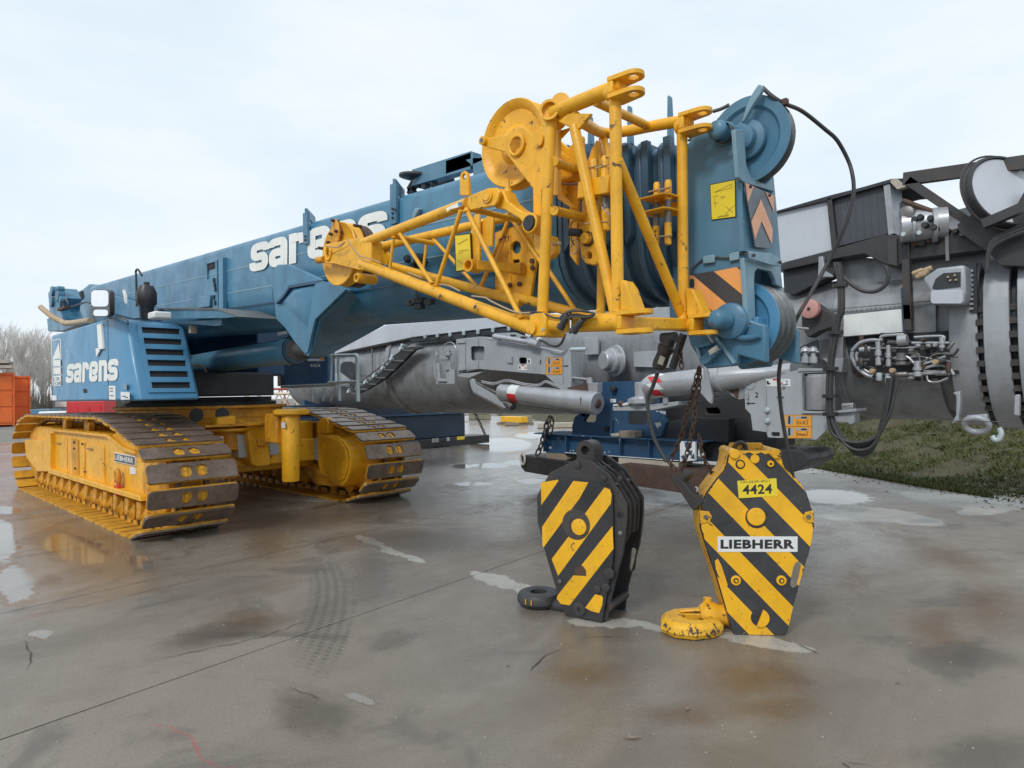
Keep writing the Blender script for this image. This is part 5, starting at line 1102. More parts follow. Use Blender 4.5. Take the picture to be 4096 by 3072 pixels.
MB().prism(Y(3.5, *c5((1165, 1540), (1180, 1420), (1240, 1390), (1330, 1395), (1290, 1430), (1235, 1440), (1215, 1500), (1225, 1570), (1165, 1600))), (0, .08, 0)).obj("bracket", "yellow", jib, bev=.006)
MB().prism(Y(3.5, *c7((550, 95), (600, 100), (600, 190), (720, 320), (700, 330), (560, 230))), (0, .05, 0)).obj('bracket', 'yellow', jib, bev=.006)
MB().prism(Y(3.6, (2330, 705), (2365, 600), (2385, 560), (2400, 570), (2385, 640), (2384, 900), (2330, 900)), (0, .02, 0)).obj("rear_plate", "yellow", jib, bev=.004)
# hanging link plate with two holes
LK = MB().prism(Y(3.55, *c7((800, 250), (850, 250), (870, 450), (985, 470), (995, 800), (960, 870), (900, 885), (840, 870), (800, 815), (780, 690), (790, 480), (800, 440))), (0, .05, 0),
                [Y(3.55, *c7(*[(873 + 28 * math.cos(R(a_)), 790 + 38 * math.sin(R(a_))) for a_ in range(0, 360, 30)]))]).obj('link_plate', 'yellow', jib, bev=.008)
p = px(*c7((872, 630))[0], y=3.55); MB().cyl(p, p + NY * .05, .036, n=20).obj('link_pin', 'yellow_hook', LK); MB().cyl(p + NY * .004, p + NY * .014, .05, n=20).obj('washer', 'rust', LK)
MB().cyl(px(*c7((690, 560))[0], y=3.5), px(*c7((790, 570))[0], y=3.5), .026, n=16).obj('stop_bolt', 'dark', LK); MB().torus(px(*c7((740, 510))[0], y=3.5), (0, 1, 0), .045, .008).obj('ring', 'yellow_dirty', LK)
MB().torus(px(*c7((735, 705))[0], y=3.5), (.4, 1, 0), .048, .005, n=24, m=6).obj('wire_ring', 'copper', LK); MB().tube([px(*q, y=3.5) for q in c7((735, 690), (700, 640), (702, 590))], .004, n=6, res=2).obj('wire', 'wire', LK)
MB().tube([px(*q, y=YN + .1) for q in c7((610, 85), (700, 92), (800, 80), (880, 78))], .006, n=6, res=2).obj('lashing_wire', 'rust', jib)
p = px(*c7((520, 680))[0], y=YN + .1); MB().cyl(p, p + Vector((.06, 0, -.004)), .010, n=8).obj('bolt', 'copper', jib)
# upper arm from the plate to the tapered section
UA = MB().prism(Y(YN + .02, *c6((1735, 15), (1770, 8), (1800, 30), (1830, 110), (1900, 170), (1975, 215), (2060, 225), (2062, 415), (2030, 390), (1985, 330), (1930, 270), (1850, 225), (1800, 195), (1720, 180))), (0, .12, 0)).obj('link_arm', 'yellow', jib, bev=.012)
p = px(*c6((2037, 316))[0], y=YN + .01); MB().cyl(p, p + NY * .02, .045, n=24).obj('arm_pin', 'dark', UA); MB().torus(p, (0, 1, 0), .055, .01, n=24).obj('pin_ring', 'yellow', UA)
MB().prism(Y(YN - .03, *c6((1490, 75), (1660, 5), (1745, 0), (1765, 40), (1745, 120), (1720, 160), (1505, 200), (1475, 150))), (0, .025, 0)).obj('end_plate', 'yellow', jib, bev=.006)
MB().prism(Y(YN + .145, *c6((1490, 75), (1660, 5), (1745, 0), (1765, 40), (1745, 120), (1720, 160), (1505, 200), (1475, 150))), (0, .025, 0)).obj('end_plate', 'yellow', jib, bev=.006)
p = px(*c6((1665, 75))[0], y=YN - .03); MB().cyl(p, p + NY * .014, .045, n=24).obj('plate_pin', 'yellow', jib); MB().cyl(p + NY * .014, p + NY * .02, .032, n=24).obj('pin_face', 'yellow', jib)
MB().prism(Y(YN + .05, *c4((2078, 400), (2075, 240), (2090, 200), (2115, 182), (2140, 200), (2150, 245), (2158, 400))), (0, .025, 0), [Y(YN + .05, *c4(*[(2113 + 18 * math.cos(R(a_)), 240 + 30 * math.sin(R(a_))) for a_ in range(0, 360, 30)]))]).obj('lifting_lug', 'yellow', jib, bev=.004)
# tapered section
nt0, nt1 = c6((570, 490)), c6((1490, 138)); yt = 3.24
J1 = jt('taper_chord', .040, yt, (1455, 972), YN + .06, (1872, 812)); J2 = jt('taper_chord', .045, yt, (1450, 1055), YN + .05, (2125, 1312))
J3 = jt('taper_chord', .038, 3.56, (1530, 985), YF - .02, (1878, 905)); jt('taper_chord', .036, YF - .02, (1878, 905), YF, (2040, 868))
J4 = jt('taper_chord', .038, 3.56, (1570, 1066), YF, (2085, 1208))
def lerp_(p, q, t): return (p[0] + (q[0] - p[0]) * t, p[1] + (q[1] - p[1]) * t)
for (p0_, p1_, r_, ya, yb) in (((1576, 945), (1559, 1075), .013, 3.19, 3.21), ((1600, 935), (1728, 1135), .015, 3.18, 3.17), ((1845, 840), (1745, 1145), .016, 3.1, 3.17), ((1864, 835), (2085, 1275), .018, 3.12, 3.11),
                               ((1709, 950), (1693, 1080), .013, 3.68, 3.66), ((1728, 950), (1916, 1155), .015, 3.68, 3.74), ((2034, 878), (1920, 1155), .016, YF, 3.74), ((2048, 878), (2170, 1060), .017, YF, YF)):
    jt('lacing', r_, ya, p0_, yb, p1_, n=14)
for q, ya, yb in (((1860, 830), YN + .05, YF), ((1990, 1260), YN + .06, YF), ((1575, 945), 3.2, 3.6)):
    a_ = px(*q, y=ya); MB().cyl(a_, Vector((a_.x, yb, a_.z)), .022, n=12).obj('cross_tube', 'yellow', jib)
for q, a_ in (((1560, 1060), 0), ((1745, 1145), 0), ((2060, 1270), 0)): pass
for q, ya in (((1576, 950), 3.19), ((1600, 940), 3.19), ((1728, 1130), 3.17), ((1745, 1140), 3.17), ((1845, 846), 3.11), ((1864, 846), 3.11), ((2085, 1268), 3.11), ((2460, 395), YN), ((2472, 1245), YN), ((2205, 492), YN), ((2170, 1245), YN), ((2728, 530), YF), ((2734, 1245), YF)):
    p = px(*q, y=ya); MB().torus(p, (0, 0, 1), .030 if q[0] > 2150 else .017, .007, n=20, m=6).obj('weld_bead', 'yellow', jib)
for k, (q, ya, r_) in enumerate((((1640, 905), 3.2, .041), ((1760, 1185), 3.15, .046), ((1900, 1228), 3.12, .046), ((2330, 1296), YN, .053))):
    p = px(*q, y=ya - r_ * .8); MB().lathe(p, (0, -1, .3), [(.004, -.01), (.018, .0), (.014, .002)], n=7).obj('scrape', 'rust', jib)
# hinge block at the lower corner
p = px(2145, 1300, y=YN - .03)
HB = MB().prism(Y(YN - .07, *c7((290, 1385), (330, 1360), (430, 1355), (450, 1390), (445, 1585), (330, 1590), (290, 1560), (268, 1500))), (0, .18, 0)).obj('hinge_block', 'yellow', jib, bev=.015)
p = px(*c7((322, 1503))[0], y=YN - .07); MB().cyl(p, p + NY * .02, .038, n=28).obj('hinge_pin', 'yellow', HB)
plate(HB, 'paint_chip', 'grey', YN - .073, c7((405, 1515), (432, 1500), (440, 1520), (410, 1540)), .003)
# tip sheave and housing
tc = px(1384, 1020, y=3.38)
TS = MB().lathe((tc.x, 3.30, tc.z), (0, 1, 0), [(.05, -.01), (.09, 0), (.20, .03), (.245, .02), (.285, 0), (.292, .008), (.288, .025), (.26, .05), (.26, .06), (.288, .085), (.292, .1), (.285, .115), (.2, .1)], n=56).obj('tip_sheave', 'yellow', jib)
MB().lathe((tc.x + .0, 3.43, tc.z), (0, 1, 0), [(.2, .0), (.285, .01), (.29, .02), (.29, .04), (.26, .06), (.26, .07), (.29, .1), (.2, .11)], n=56).obj('tip_sheave', 'rust', jib)
MB().prism(Y(3.22, *c4((868, 855), (905, 830), (1205, 768), (1218, 790), (1200, 1062), (1180, 1060), (960, 1005), (885, 1002), (862, 960))), (0, .025, 0), [Y(3.22, *c4(*[(912 + 16 * math.cos(R(a_)), 908 + 24 * math.sin(R(a_))) for a_ in range(0, 360, 30)]))]).obj('tip_cheek', 'yellow', jib, bev=.006)
MB().prism(Y(3.20, *c4((1195, 775), (1290, 800), (1290, 1055), (1195, 1068))), (0, .12, 0)).obj('tip_block', 'yellow', jib, bev=.015)
MB().prism(Y(3.58, *c6((640, 530), (775, 545), (790, 600), (770, 690), (655, 650))), (0, .025, 0)).obj('tip_cheek', 'yellow', jib, bev=.006)
MB().torus(px(*c4((915, 912))[0], y=3.215), (0, 1, 0), .062, .012, sx=.7).obj('pin_boss', 'yellow', jib)
q = px(*c4((830, 972))[0], y=3.22); MB().cyl(q + Vector((-.02, .0, 0)), px(*c4((880, 968))[0], y=3.22), .032, n=18).obj('rope_pin', 'yellow_dirty', jib)
MB().prism(Y(3.26, *c4((905, 830), (925, 760), (950, 620), (975, 612), (995, 650), (1005, 720), (1000, 800), (960, 840))), (0, .02, 0)).obj('keeper_plate', 'yellow_dirty', jib, bev=.004)
for a_, b_ in ((965, 625), (948, 745), (925, 820), (995, 720), (1165, 670), (850, 870)):
    p = px(*c4((a_, b_))[0], y=3.26); MB().cyl(p + Vector((0, .05, 0)), p + NY * .03, .014, n=10).obj('keeper_pin', 'rust', jib)
p = px(*c4((1170, 1130))[0], y=3.24); MB().lathe(p, (0, -1, 0), [(.045, -.18), (.045, 0), (.04, .012), (.026, .012), (.022, -.03)], n=22).obj('keeper_tube', 'yellow', jib)
for k, pts in enumerate((((895, 850), (1000, 860), (1060, 815), (1010, 850)), ((1075, 780), (1120, 850), (1150, 890), (1200, 940), (1290, 965), (1380, 1000)), ((1620, 1085), (1660, 1100), (1740, 1130)), ((1900, 1190), (1980, 1200), (2080, 1250)))):
    MB().tube([px(*q, y=3.16) for q in c4(*pts)], .006, n=6, res=3).obj('lashing_rope', 'copper', jib)
MB().tube([px(*q, y=YN + .0) for q in c6((1520, 960), (1640, 975), (1680, 1000), (1780, 1050), (1900, 1100), (2000, 1110), (2080, 1105), (2200, 1140))], .006, n=6, res=3).obj('signal_cable', 'copper', jib)
# rear plates, sign and tube inside the tapered section
SP = MB().prism(Y(3.50, *c6((1365, 418), (1508, 402), (1522, 730), (1375, 752))), (0, .012, 0)).obj('load_sign', 'ink', jib)
MB().prism(Y(3.494, *c6((1372, 428), (1500, 412), (1514, 718), (1383, 738))), (0, .005, 0)).obj('sign_face', 'sign_yellow', SP)
for a_, b_ in (((1395, 500), (1480, 455)), ((1395, 640), (1455, 690)), ((1400, 560), (1490, 550)), ((1400, 580), (1440, 575))):
    MB().beam(*Y(3.49, *c6(a_, b_)), .003, .002, up=(0, 1, 0)).obj('print', 'faint_print', SP)
MB().prism(Y(3.52, *c6((1508, 400), (1540, 240), (1585, 230), (1590, 740), (1560, 755), (1520, 740))), (0, .02, 0)).obj('sign_bracket', 'yellow', jib, bev=.004)
MB().prism(Y(3.56, *c6((1590, 320), (1660, 250), (1710, 230), (1700, 520), (1600, 520))), (0, .02, 0)).obj('sign_bracket', 'yellow', jib, bev=.004)
LP = MB().prism(Y(3.80, *c6((1725, 400), (1760, 385), (2050, 300), (2090, 640), (2030, 1000), (1725, 930))), (0, .03, 0), [Y(3.80, *c6(*[(1910 + 44 * math.cos(R(a_)), 530 + 58 * math.sin(R(a_))) for a_ in range(0, 360, 24)])), Y(3.80, *c6((1880, 640), (1940, 635), (1942, 690), (1880, 690)))]).obj('mount_plate', 'yellow', jib, bev=.006)
MB().prism(Y(3.79, *c6((1838, 430), (1860, 420), (1865, 900), (1842, 900))), (0, .03, 0)).obj('rib', 'yellow', LP)
MB().beam(*(px(*q, y=y_) for q, y_ in zip(c6((1560, 690), (1930, 720)), (3.45, 3.75))), .06, .07).obj('locking_tube', 'yellow', jib, bev=.006)
p = px(*c6((1485, 685))[0], y=3.40); MB().lathe(p, (.1, -1, 0), [(.05, -.12), (.05, 0), (.036, 0), (.036, -.05)], n=24).obj('tube_socket', 'yellow', jib)
MB().box(tuple(px(*c6((1880, 770))[0], y=3.72)), tuple(px(*c6((1945, 660))[0], y=3.72) + Vector((0, .06, 0)))).obj('latch_block', 'yellow_dirty', LP, bev=.005)
for q in c6((1860, 865), (1945, 855), (2055, 650), (2060, 710)):
    p = px(*q, y=3.79); MB().cyl(p, p + NY * .012, .02, n=10).obj('bolt', 'rust', LP)
stk = plate(jib, 'torn_sticker', 'letters', 3.08, c6((1292, 185), (1425, 120), (1432, 160), (1380, 180), (1330, 190), (1300, 218)), .004)
plate(jib, 'torn_sticker', 'blue_cab', 3.076, c6((1395, 135), (1425, 125), (1428, 155), (1400, 162)), .004, label='blue patch of the torn sticker')
# small pin with bolt near the big sheave
p = px(*c6((1840, 60))[0], y=YN + .1); MB().lathe(p, (0, 0, 1), [(.012, -.02), (.03, 0), (.03, .03), (.014, .05), (.014, .10)], n=14).obj('grease_bolt', 'yellow', jib)
# ------------------------------------------------------------ cables lying over the jib
cbx = thing('control_cable', 'black control cable bundle with plug connectors tied over the lower jib chord', 'cable', tuple(px(2300, 1290, y=3.0)))
for k in range(4):
    o_ = 6 * k
    MB().tube([px(*q, y=YN - .07 - .01 * k) for q in c7((590, 1400 + o_), (640, 1355 + o_ * .6), (720, 1330 + o_ * .5), (840, 1345 - o_ * .3), (930, 1360 + o_ * .4), (860, 1385 + o_ * .7), (740, 1372 + o_), (650, 1395 + o_))], .0055, n=8, res=5).obj('loop', 'hose', cbx)
MB().tube([px(*q, y=YN - .06) for q in c7((300, 1345), (420, 1360), (520, 1400), (600, 1408))], .006, n=8).obj('loop', 'hose', cbx)
def plug(a_, b_, r_=.022):
    p, q = (px(*k, y=YN - .09) for k in c7(a_, b_)); d = (q - p); L_ = d.length
    MB().lathe(p, d.normalized(), [(r_ * .6, 0), (r_ * .8, .01), (r_ * .8, L_ * .3), (r_ * .95, L_ * .32), (r_ * .95, L_ * .55), (r_ * .85, L_ * .57), (r_ * .85, L_ * .75), (r_ * 1.1, L_ * .77), (r_ * 1.1, L_)], n=14).obj('plug', 'hose', cbx)
plug((665, 1370), (590, 1510)); plug((815, 1420), (720, 1540))
MB().prism(Y(YN - .1, *c7((686, 1430), (700, 1428), (697, 1505), (688, 1505))), (0, .003, 0)).obj('cable_tag', 'letters', cbx)
MB().tube([px(*q, y=YN - .09) for q in c7((690, 1350), (700, 1420), (692, 1500), (690, 1560))], .007, n=8).obj('loop', 'hose', cbx)
MB().tube([px(*q, y=YN - .08) for q in c7((930, 1370), (900, 1390), (850, 1410), (830, 1430))], .008, n=8).obj('loop', 'hose', cbx)
MB().prism(Y(YN - .07, *c7((905, 1350), (970, 1308), (978, 1316), (915, 1362))), (0, .003, 0)).obj('tie_strap', 'yellow_flat', cbx)

# ============================================================ HOOK BLOCKS
def local_frame(loc, rot):
    Mi = (Matrix.Translation(loc) @ Matrix.Rotation(rot, 4, 'Z')).inverted()
    n_ = Matrix.Rotation(rot, 3, 'Z') @ Vector((0, 1, 0))
    def L(ly, *pts):
        out = []
        for u, v in pts:
            d = CAMR @ Vector(((u - 2048) / FPX, -(v - 1536) / FPX, -1)); o = Vector((0, 0, CAMH))
            t = (n_.dot(Vector(loc)) + ly - n_.dot(o)) / n_.dot(d); out.append(Mi @ (o + d * t))
        return out
    return L
# --- yellow and black block, right
la = px(3040, 2541, z=0); rotY = R(40)
hy = thing('hook_block', 'yellow hook block with diagonal black stripes and a number sticker, standing on the right', 'hook block', la, rotY, 'hook blocks standing on the concrete', local=True)
LY = local_frame(la, rotY)
fr_out = c15((600, 192), (660, 186), (905, 186), (958, 215), (1000, 338), (1060, 378), (1110, 430), (1155, 500), (1185, 600), (1208, 650), (1208, 740), (1195, 850), (1170, 950), (1135, 1060), (1100, 1180), (1060, 1330), (1012, 1530), (990, 1553), (622, 1545), (598, 1500), (560, 1350), (490, 1110), (440, 970), (405, 860), (376, 760), (376, 660), (390, 570), (425, 495), (500, 395), (555, 335), (572, 290), (582, 230))
slots = [c15(*[(a_, b_) for a_, b_ in ((478, 1000), (500, 985), (525, 1030), (572, 1175), (570, 1192), (545, 1190), (520, 1150), (485, 1060))]), c15((1060, 1040), (1075, 1010), (1100, 1005), (1113, 1030), (1100, 1100), (1078, 1190), (1050, 1200), (1032, 1180), (1040, 1120))]
fp0 = LY(0, *fr_out); fp_ = MB().prism(fp0, (0, .022, 0), [LY(0, *s_) for s_ in slots]).obj('front_cheek', 'black_stripe', hy, bev=.004)
# painted bands
o2 = [(p.x, p.z) for p in fp0]
def tz(t):  # stripe line y - 1.03 x = t in crop coordinates, as two local points
    a_, b_ = LY(0, *c15((400, 400 * 1.03 + t), (1200, 1200 * 1.03 + t))); return (a_.x, a_.z), (b_.x, b_.z)
def halfp(poly, t, sgn):
    (x0, z0), (x1, z1) = tz(t); a_, b_ = (z1 - z0), -(x1 - x0); c_ = -(a_ * x0 + b_ * z0)
    mid = LY(0, *c15((800, 800 * 1.03 + t + 100)))[0]; s_ = 1 if a_ * mid.x + b_ * mid.z + c_ > 0 else -1
    s_ *= sgn; return clip(poly, a_ * s_, b_ * s_, c_ * s_)
edges = [-690, -500, -318, -125, 57, 253, 428, 606, 792]
cx_ = sum(p[0] for p in o2) / len(o2); cz_ = sum(p[1] for p in o2) / len(o2)
ins = [(cx_ + (x - cx_) * .992, cz_ + (z - cz_) * .996) for x, z in o2]
bands = [(None, -690), (-500, -318), (-125, 57), (253, 428), (606, 792)]
def minus_slots(mb, poly):
    mb.prism([(x, -.0015, z) for x, z in poly], (0, .001, 0))
for a_, b_ in bands:
    P_ = ins
    if a_ is not None: P_ = halfp(P_, a_, 1)
    P_ = halfp(P_, b_, -1)
    if len(P_) > 2:
        hs = []
        for s_ in slots:
            h_ = [(p.x, p.z) for p in LY(0, *s_)]
            if a_ is not None: h_ = halfp(h_, a_ - 12, 1)
            h_ = halfp(h_, b_ + 12, -1)
            if len(h_) > 2: hs.append((h_, [(p.x, p.z) for p in LY(0, *s_)]))
        MB().prism([(x, -.0015, z) for x, z in P_], (0, .0012, 0)).obj('yellow_stripe', 'yellow_flat', fp_)
# sheets over the slots in the colours that show through them
for s_ in slots:
    sp = LY(-.003, *s_); q_ = LY(-.0022, *s_)
    MB().sheet([p + Vector((0, -.0005, 0)) for p in sp]).obj('slot_fill', 'yellow_hook' if s_ is slots[0] else 'concrete', fp_)
def disc(c, r_, th, m, name='boss', par=fp_, n=24):
    p = LY(0, *c15(c))[0]; return MB().lathe((p.x, 0, p.z), (0, -1, 0), [(r_, 0), (r_, th * .7), (r_ * .9, th)], n=n).obj(name, m, par)
disc((785, 680), .076, .004, 'black_stripe'); b0 = disc((780, 675), .062, .022, 'yellow_flat')
disc((833, 655), .030, .0045, 'ink', 'boss_mark')
for c in ((632, 1145), (967, 1145)): disc(c, .034, .012, 'yellow_flat'); disc(c, .019, .016, 'ink', 'bolt_ring'); disc(c, .011, .022, 'yellow_flat', 'bolt', n=6)
for c in ((665, 290), (887, 285)): disc(c, .033, .004, 'ink', 'bolt_ring'); disc(c, .023, .014, 'yellow_flat', 'bolt', n=18); disc(c, .010, .017, 'ink' if c[0] > 800 else 'yellow_flat', 'bolt_centre', n=10)
disc((772, 250), .032, .012, 'yellow_flat', 'bolt', n=8); disc((808, 1420), .060, .004, 'ink', 'boss_mark')
p = LY(0, *c15((808, 1420)))[0]; half = [(p.x + .062 * math.cos(R(a_)), -.016, p.z + .062 * math.sin(R(a_))) for a_ in range(-112, 69, 15)]
MB().prism(half, (0, .012, 0)).obj('boss', 'yellow_flat', fp_)
for c in ((410, 677), (1165, 675)):
    pts = [(c[0] - 40, c[1] - 45), (c[0] + 25, c[1] - 40), (c[0] + 48, c[1]), (c[0] + 30, c[1] + 38), (c[0] - 40, c[1] + 50)] if c[0] < 700 else [(c[0] + 38, c[1] - 45), (c[0] - 20, c[1] - 30), (c[0] - 38, c[1] + 5), (c[0] - 5, c[1] + 40), (c[0] + 42, c[1] + 48)]
    MB().prism(LY(-.010, *c15(*pts)), (0, .009, 0)).obj('lug', 'yellow_hook', fp_, bev=.003); disc(c, .016, .02, 'dull_steel', 'pin')
# stickers
q = LY(-.004, *c15((498, 822), (1088, 822), (1088, 935), (499, 935))); nb_ = MB().prism(q, (0, .002, 0)).obj('name_sticker', 'white', fp_)
q = LY(-.0045, *c15((520, 912), (1066, 912), (520, 845))); text('LIEBHERR', q[0], q[1] - q[0], q[2] - q[0], (0, -.0005, 0), 'lettering', 'ink', nb_, .045)
q = LY(-.004, *c15((643, 412), (932, 392), (940, 522), (655, 540))); nb2 = MB().prism(q, (0, .002, 0)).obj('number_sticker', 'sign_yellow', fp_)
q = LY(-.0045, *c15((682, 513), (900, 505), (682, 442))); text('4424', q[0], q[1] - q[0], q[2] - q[0], (0, -.0005, 0), 'lettering', 'ink', nb2, .025)
q = LY(-.0045, *c15((668, 432), (880, 420), (668, 412))); text('HH-063R-0021', q[0], q[1] - q[0], q[2] - q[0], (0, -.0005, 0), 'lettering', 'rust', nb2)
q = LY(-.0045, *c15((660, 190), (905, 186), (905, 215), (880, 205), (850, 216), (820, 200), (770, 218), (730, 200), (690, 214))); MB().sheet(q).obj('worn_paint', 'yellow_flat', fp_)
# body: rear cheek, edge band and sheaves
D_ = .30
back = [Vector((p.x, 0, p.z)) for p in fp0]
MB().prism([p + Vector((0, D_, 0)) for p in back], (0, .022, 0)).obj('rear_cheek', 'yellow_hook', hy, bev=.004)
MB().prism([p + Vector((0, .04, 0)) for p in [Vector((cx_ + (p.x - cx_) * .985, 0, .01 + p.z * .97)) for p in back]], (0, .015, 0)).obj('inner_cheek', 'yellow_hook', hy)
MB().prism([p + Vector((0, D_ - .04, 0)) for p in [Vector((cx_ + (p.x - cx_) * .985, 0, .01 + p.z * .97)) for p in back]], (0, .015, 0)).obj('inner_cheek', 'yellow_hook', hy)
# left edge band following the outline
eb = [p for p, f in zip(back, fr_out) if f[0] < 2600 + .5426 * 620]
eb = eb[::-1] if False else eb
li = [i for i, f in enumerate(fr_out) if f[0] < 2600 + .5426 * 640]
chain_ = [back[i] for i in li if i > 10] + [back[0]]
mb = MB(); k0 = chain_
vs = [p + Vector((-.004, .025, 0)) for p in k0] + [p + Vector((-.004, D_ - .005, 0)) for p in k0] + [p + Vector((.02, .025, 0)) for p in k0] + [p + Vector((.02, D_ - .005, 0)) for p in k0]
m_ = len(k0); fs = [(i, i + 1, m_ + i + 1, m_ + i) for i in range(m_ - 1)] + [(2 * m_ + i, 2 * m_ + i + 1, 3 * m_ + i + 1, 3 * m_ + i) for i in range(m_ - 1)]
mb.add(vs, fs); mb.obj('edge_band', 'yellow_hook', hy)
ri = [i for i, f in enumerate(fr_out) if f[0] > 2600 + .5426 * 900 and i < 20]
k0 = [back[i] for i in ri]; m_ = len(k0); mb = MB()
mb.add([p + Vector((.004, .025, 0)) for p in k0] + [p + Vector((.004, D_ - .005, 0)) for p in k0], [(i, i + 1, m_ + i + 1, m_ + i) for i in range(m_ - 1)]); mb.obj('edge_band', 'yellow_hook', hy)
pc = LY(0, *c15((785, 680)))[0]
for k in range(3): MB().lathe((pc.x, .07 + .065 * k, pc.z), (0, 1, 0), [(.1, 0), (.30, 0), (.31, .01), (.28, .025), (.31, .045), (.30, .055), (.1, .055)], n=40).obj('sheave', 'yellow_dirty', hy)
for c in ((620, 212), (925, 210)):
    p = LY(0, *c15(c))[0]; MB().lathe((p.x, -.025, p.z), (0, 1, 0), [(.030, 0), (.034, .005), (.034, D_ + .06), (.03, D_ + .065)], n=22).obj('spacer_tube', 'yellow_hook', hy)
pt = LY(0, *c15((660, 175), (905, 175))); MB().prism([(pt[0].x - .03, D_ - .03, pt[0].z - .05), (pt[1].x + .03, D_ - .03, pt[1].z - .05), (pt[1].x, D_ - .03, pt[1].z + .02), (pt[0].x, D_ - .03, pt[0].z + .02)], (0, .03, 0)).obj('top_plate', 'yellow_hook', hy, bev=.006)
p = LY(.1, *c15((705, 182)))[0]; MB().torus((p.x, D_ - .05, p.z), (0, 1, 0), .04, .014, n=24).obj('rope_eye', 'black_worn', hy)
rg_ = random.Random(12)
for k in range(26):
    i_ = rg_.randrange(len(fp0)); a_, b_ = fp0[i_ - 1], fp0[i_]; q_ = a_.lerp(b_, rg_.random()); inw = (Vector((cx_, 0, cz_)) - q_).normalized(); s_ = rg_.uniform(.006, .018); t_ = (b_ - a_).normalized()
    MB().sheet([q_ - t_ * s_ + Vector((0, -.003, 0)), q_ + inw * s_ * .7 + Vector((0, -.003, 0)), q_ + t_ * s_ * 1.4 + Vector((0, -.003, 0))]).obj('edge_scrape', 'rust', fp_)
# hook lying to the left
h0 = LY(.14, *c15((575, 1400)))[0]
def hookshape(parent, m, x0, z0, ly, s=1.0):
    o = MB().lathe((x0 + .02, ly, z0), (-1, 0, 0), [(.075, -.06), (.078, 0), (.07, .04), (.072, .08), (.085, .1), (.085, .17), (.06, .2)], n=24).obj('shank', m, parent)
    return o
sk = hookshape(hy, 'yellow_hook', h0.x - .02, h0.z + .01, .12)
# ramshorn style hook body lying flat: curved thick bar
hkp = [(-.06, .06), (-.16, .10), (-.28, .17), (-.40, .16), (-.49, .06), (-.51, -.10), (-.44, -.21), (-.30, -.25), (-.16, -.20), (-.08, -.11), (-.13, -.09), (-.22, -.13), (-.31, -.13), (-.37, -.05), (-.33, .03), (-.2, .01), (-.06, -.03)]
def ho(s_, z, dx=-.27, dy=0): return [Vector((h0.x + .02 + dx + (a_ - dx) * s_, .10 + dy + (b_ - dy) * s_, z)) for a_, b_ in hkp]
M['hook_worn'] = mat('scraped_yellow_hook_paint', (.80, .43, .02), .5, dirt=.6, dirtcol=(.3, .15, .03), chip=.6, chipcol=(.07, .045, .035), scale=4)
HK = MB().loft([ho(.93, .004), ho(1.0, .04), ho(.97, .075), ho(.84, .105)]).obj('hook', 'hook_worn', hy, bev=.008, ang=30)
MB().beam((h0.x - .08, .12, .145), (h0.x - .34, .15, .115), .055, .018).obj('safety_latch', 'yellow_hook', hy, bev=.008)
MB().cyl((h0.x - .14, .14, h0.z + .05), (h0.x - .14, .14, h0.z + .12), .03, n=14).obj('latch_pivot', 'yellow_hook', hy)

# --- black block with yellow stripes, left
lb = px(2331, 2481, z=0); rotB = R(14)
hb = thing('hook_block', 'black hook block with diagonal yellow stripes and a top lifting eye, standing on the left', 'hook block', lb, rotB, 'hook blocks standing on the concrete', local=True)
LB = local_frame(lb, rotB)
body = c14((390, 385), (500, 330), (612, 272), (700, 278), (740, 310), (862, 402), (900, 470), (960, 560), (1005, 640), (1008, 760), (995, 900), (975, 1050), (930, 1200), (880, 1400), (850, 1560), (832, 1598), (505, 1525), (475, 1420), (440, 1300), (345, 990), (285, 785), (280, 575), (325, 490), (360, 430))
mid0 = LB(.0, *body)
CF = MB().prism([p + Vector((0, .03, 0)) for p in mid0], (0, .03, 0)).obj('front_cheek', 'black_worn', hb, bev=.006)
cover = c14((330, 462), (400, 440), (470, 436), (600, 440), (715, 455), (800, 475), (885, 505), (905, 560), (915, 1000), (905, 1120), (870, 1300), (845, 1440), (822, 1590), (520, 1522), (480, 1440), (450, 1320), (352, 990), (328, 800))
CV = MB().prism(LB(0, *cover), (0, .012, 0)).obj('cover_plate', 'black', hb, bev=.004)
for pts in (((330, 465), (345, 460), (465, 440), (470, 450), (332, 645)), ((590, 450), (710, 462), (690, 500), (640, 590), (350, 985), (342, 970), (338, 820)),
            ((840, 502), (883, 517), (898, 560), (893, 630), (468, 1213), (418, 1085), (418, 1075), (545, 905), (600, 860), (660, 770), (682, 715)),
            ((905, 812), (913, 995), (700, 1270), (560, 1450), (490, 1440), (458, 1400), (460, 1375), (590, 1210), (690, 1215), (692, 1180), (655, 1128)),
            ((765, 1362), (818, 1374), (828, 1390), (822, 1450), (797, 1513), (735, 1498), (685, 1470))):
    MB().sheet(LB(-.0015, *c14(*pts))).obj('yellow_stripe', 'yellow_flat', CV)
p = LB(0, *c14((612, 800)))[0]; MB().lathe((p.x, 0, p.z), (0, -1, 0), [(.115, 0), (.112, .006), (.05, .008), (.05, .004)], n=28).obj('hub_ring', 'black_worn', CV)
p = LB(0, *c14((640, 818)))[0]; MB().lathe((p.x, 0, p.z), (0, -1, 0), [(.062, 0), (.06, .016), (.052, .018)], n=26).obj('hub_cap', 'yellow_flat', CV)
MB().sheet(LB(-.003, *c14((600, 1150), (660, 1130), (690, 1165), (693, 1212), (600, 1205)))).obj('rusty_label', 'rust', CV)
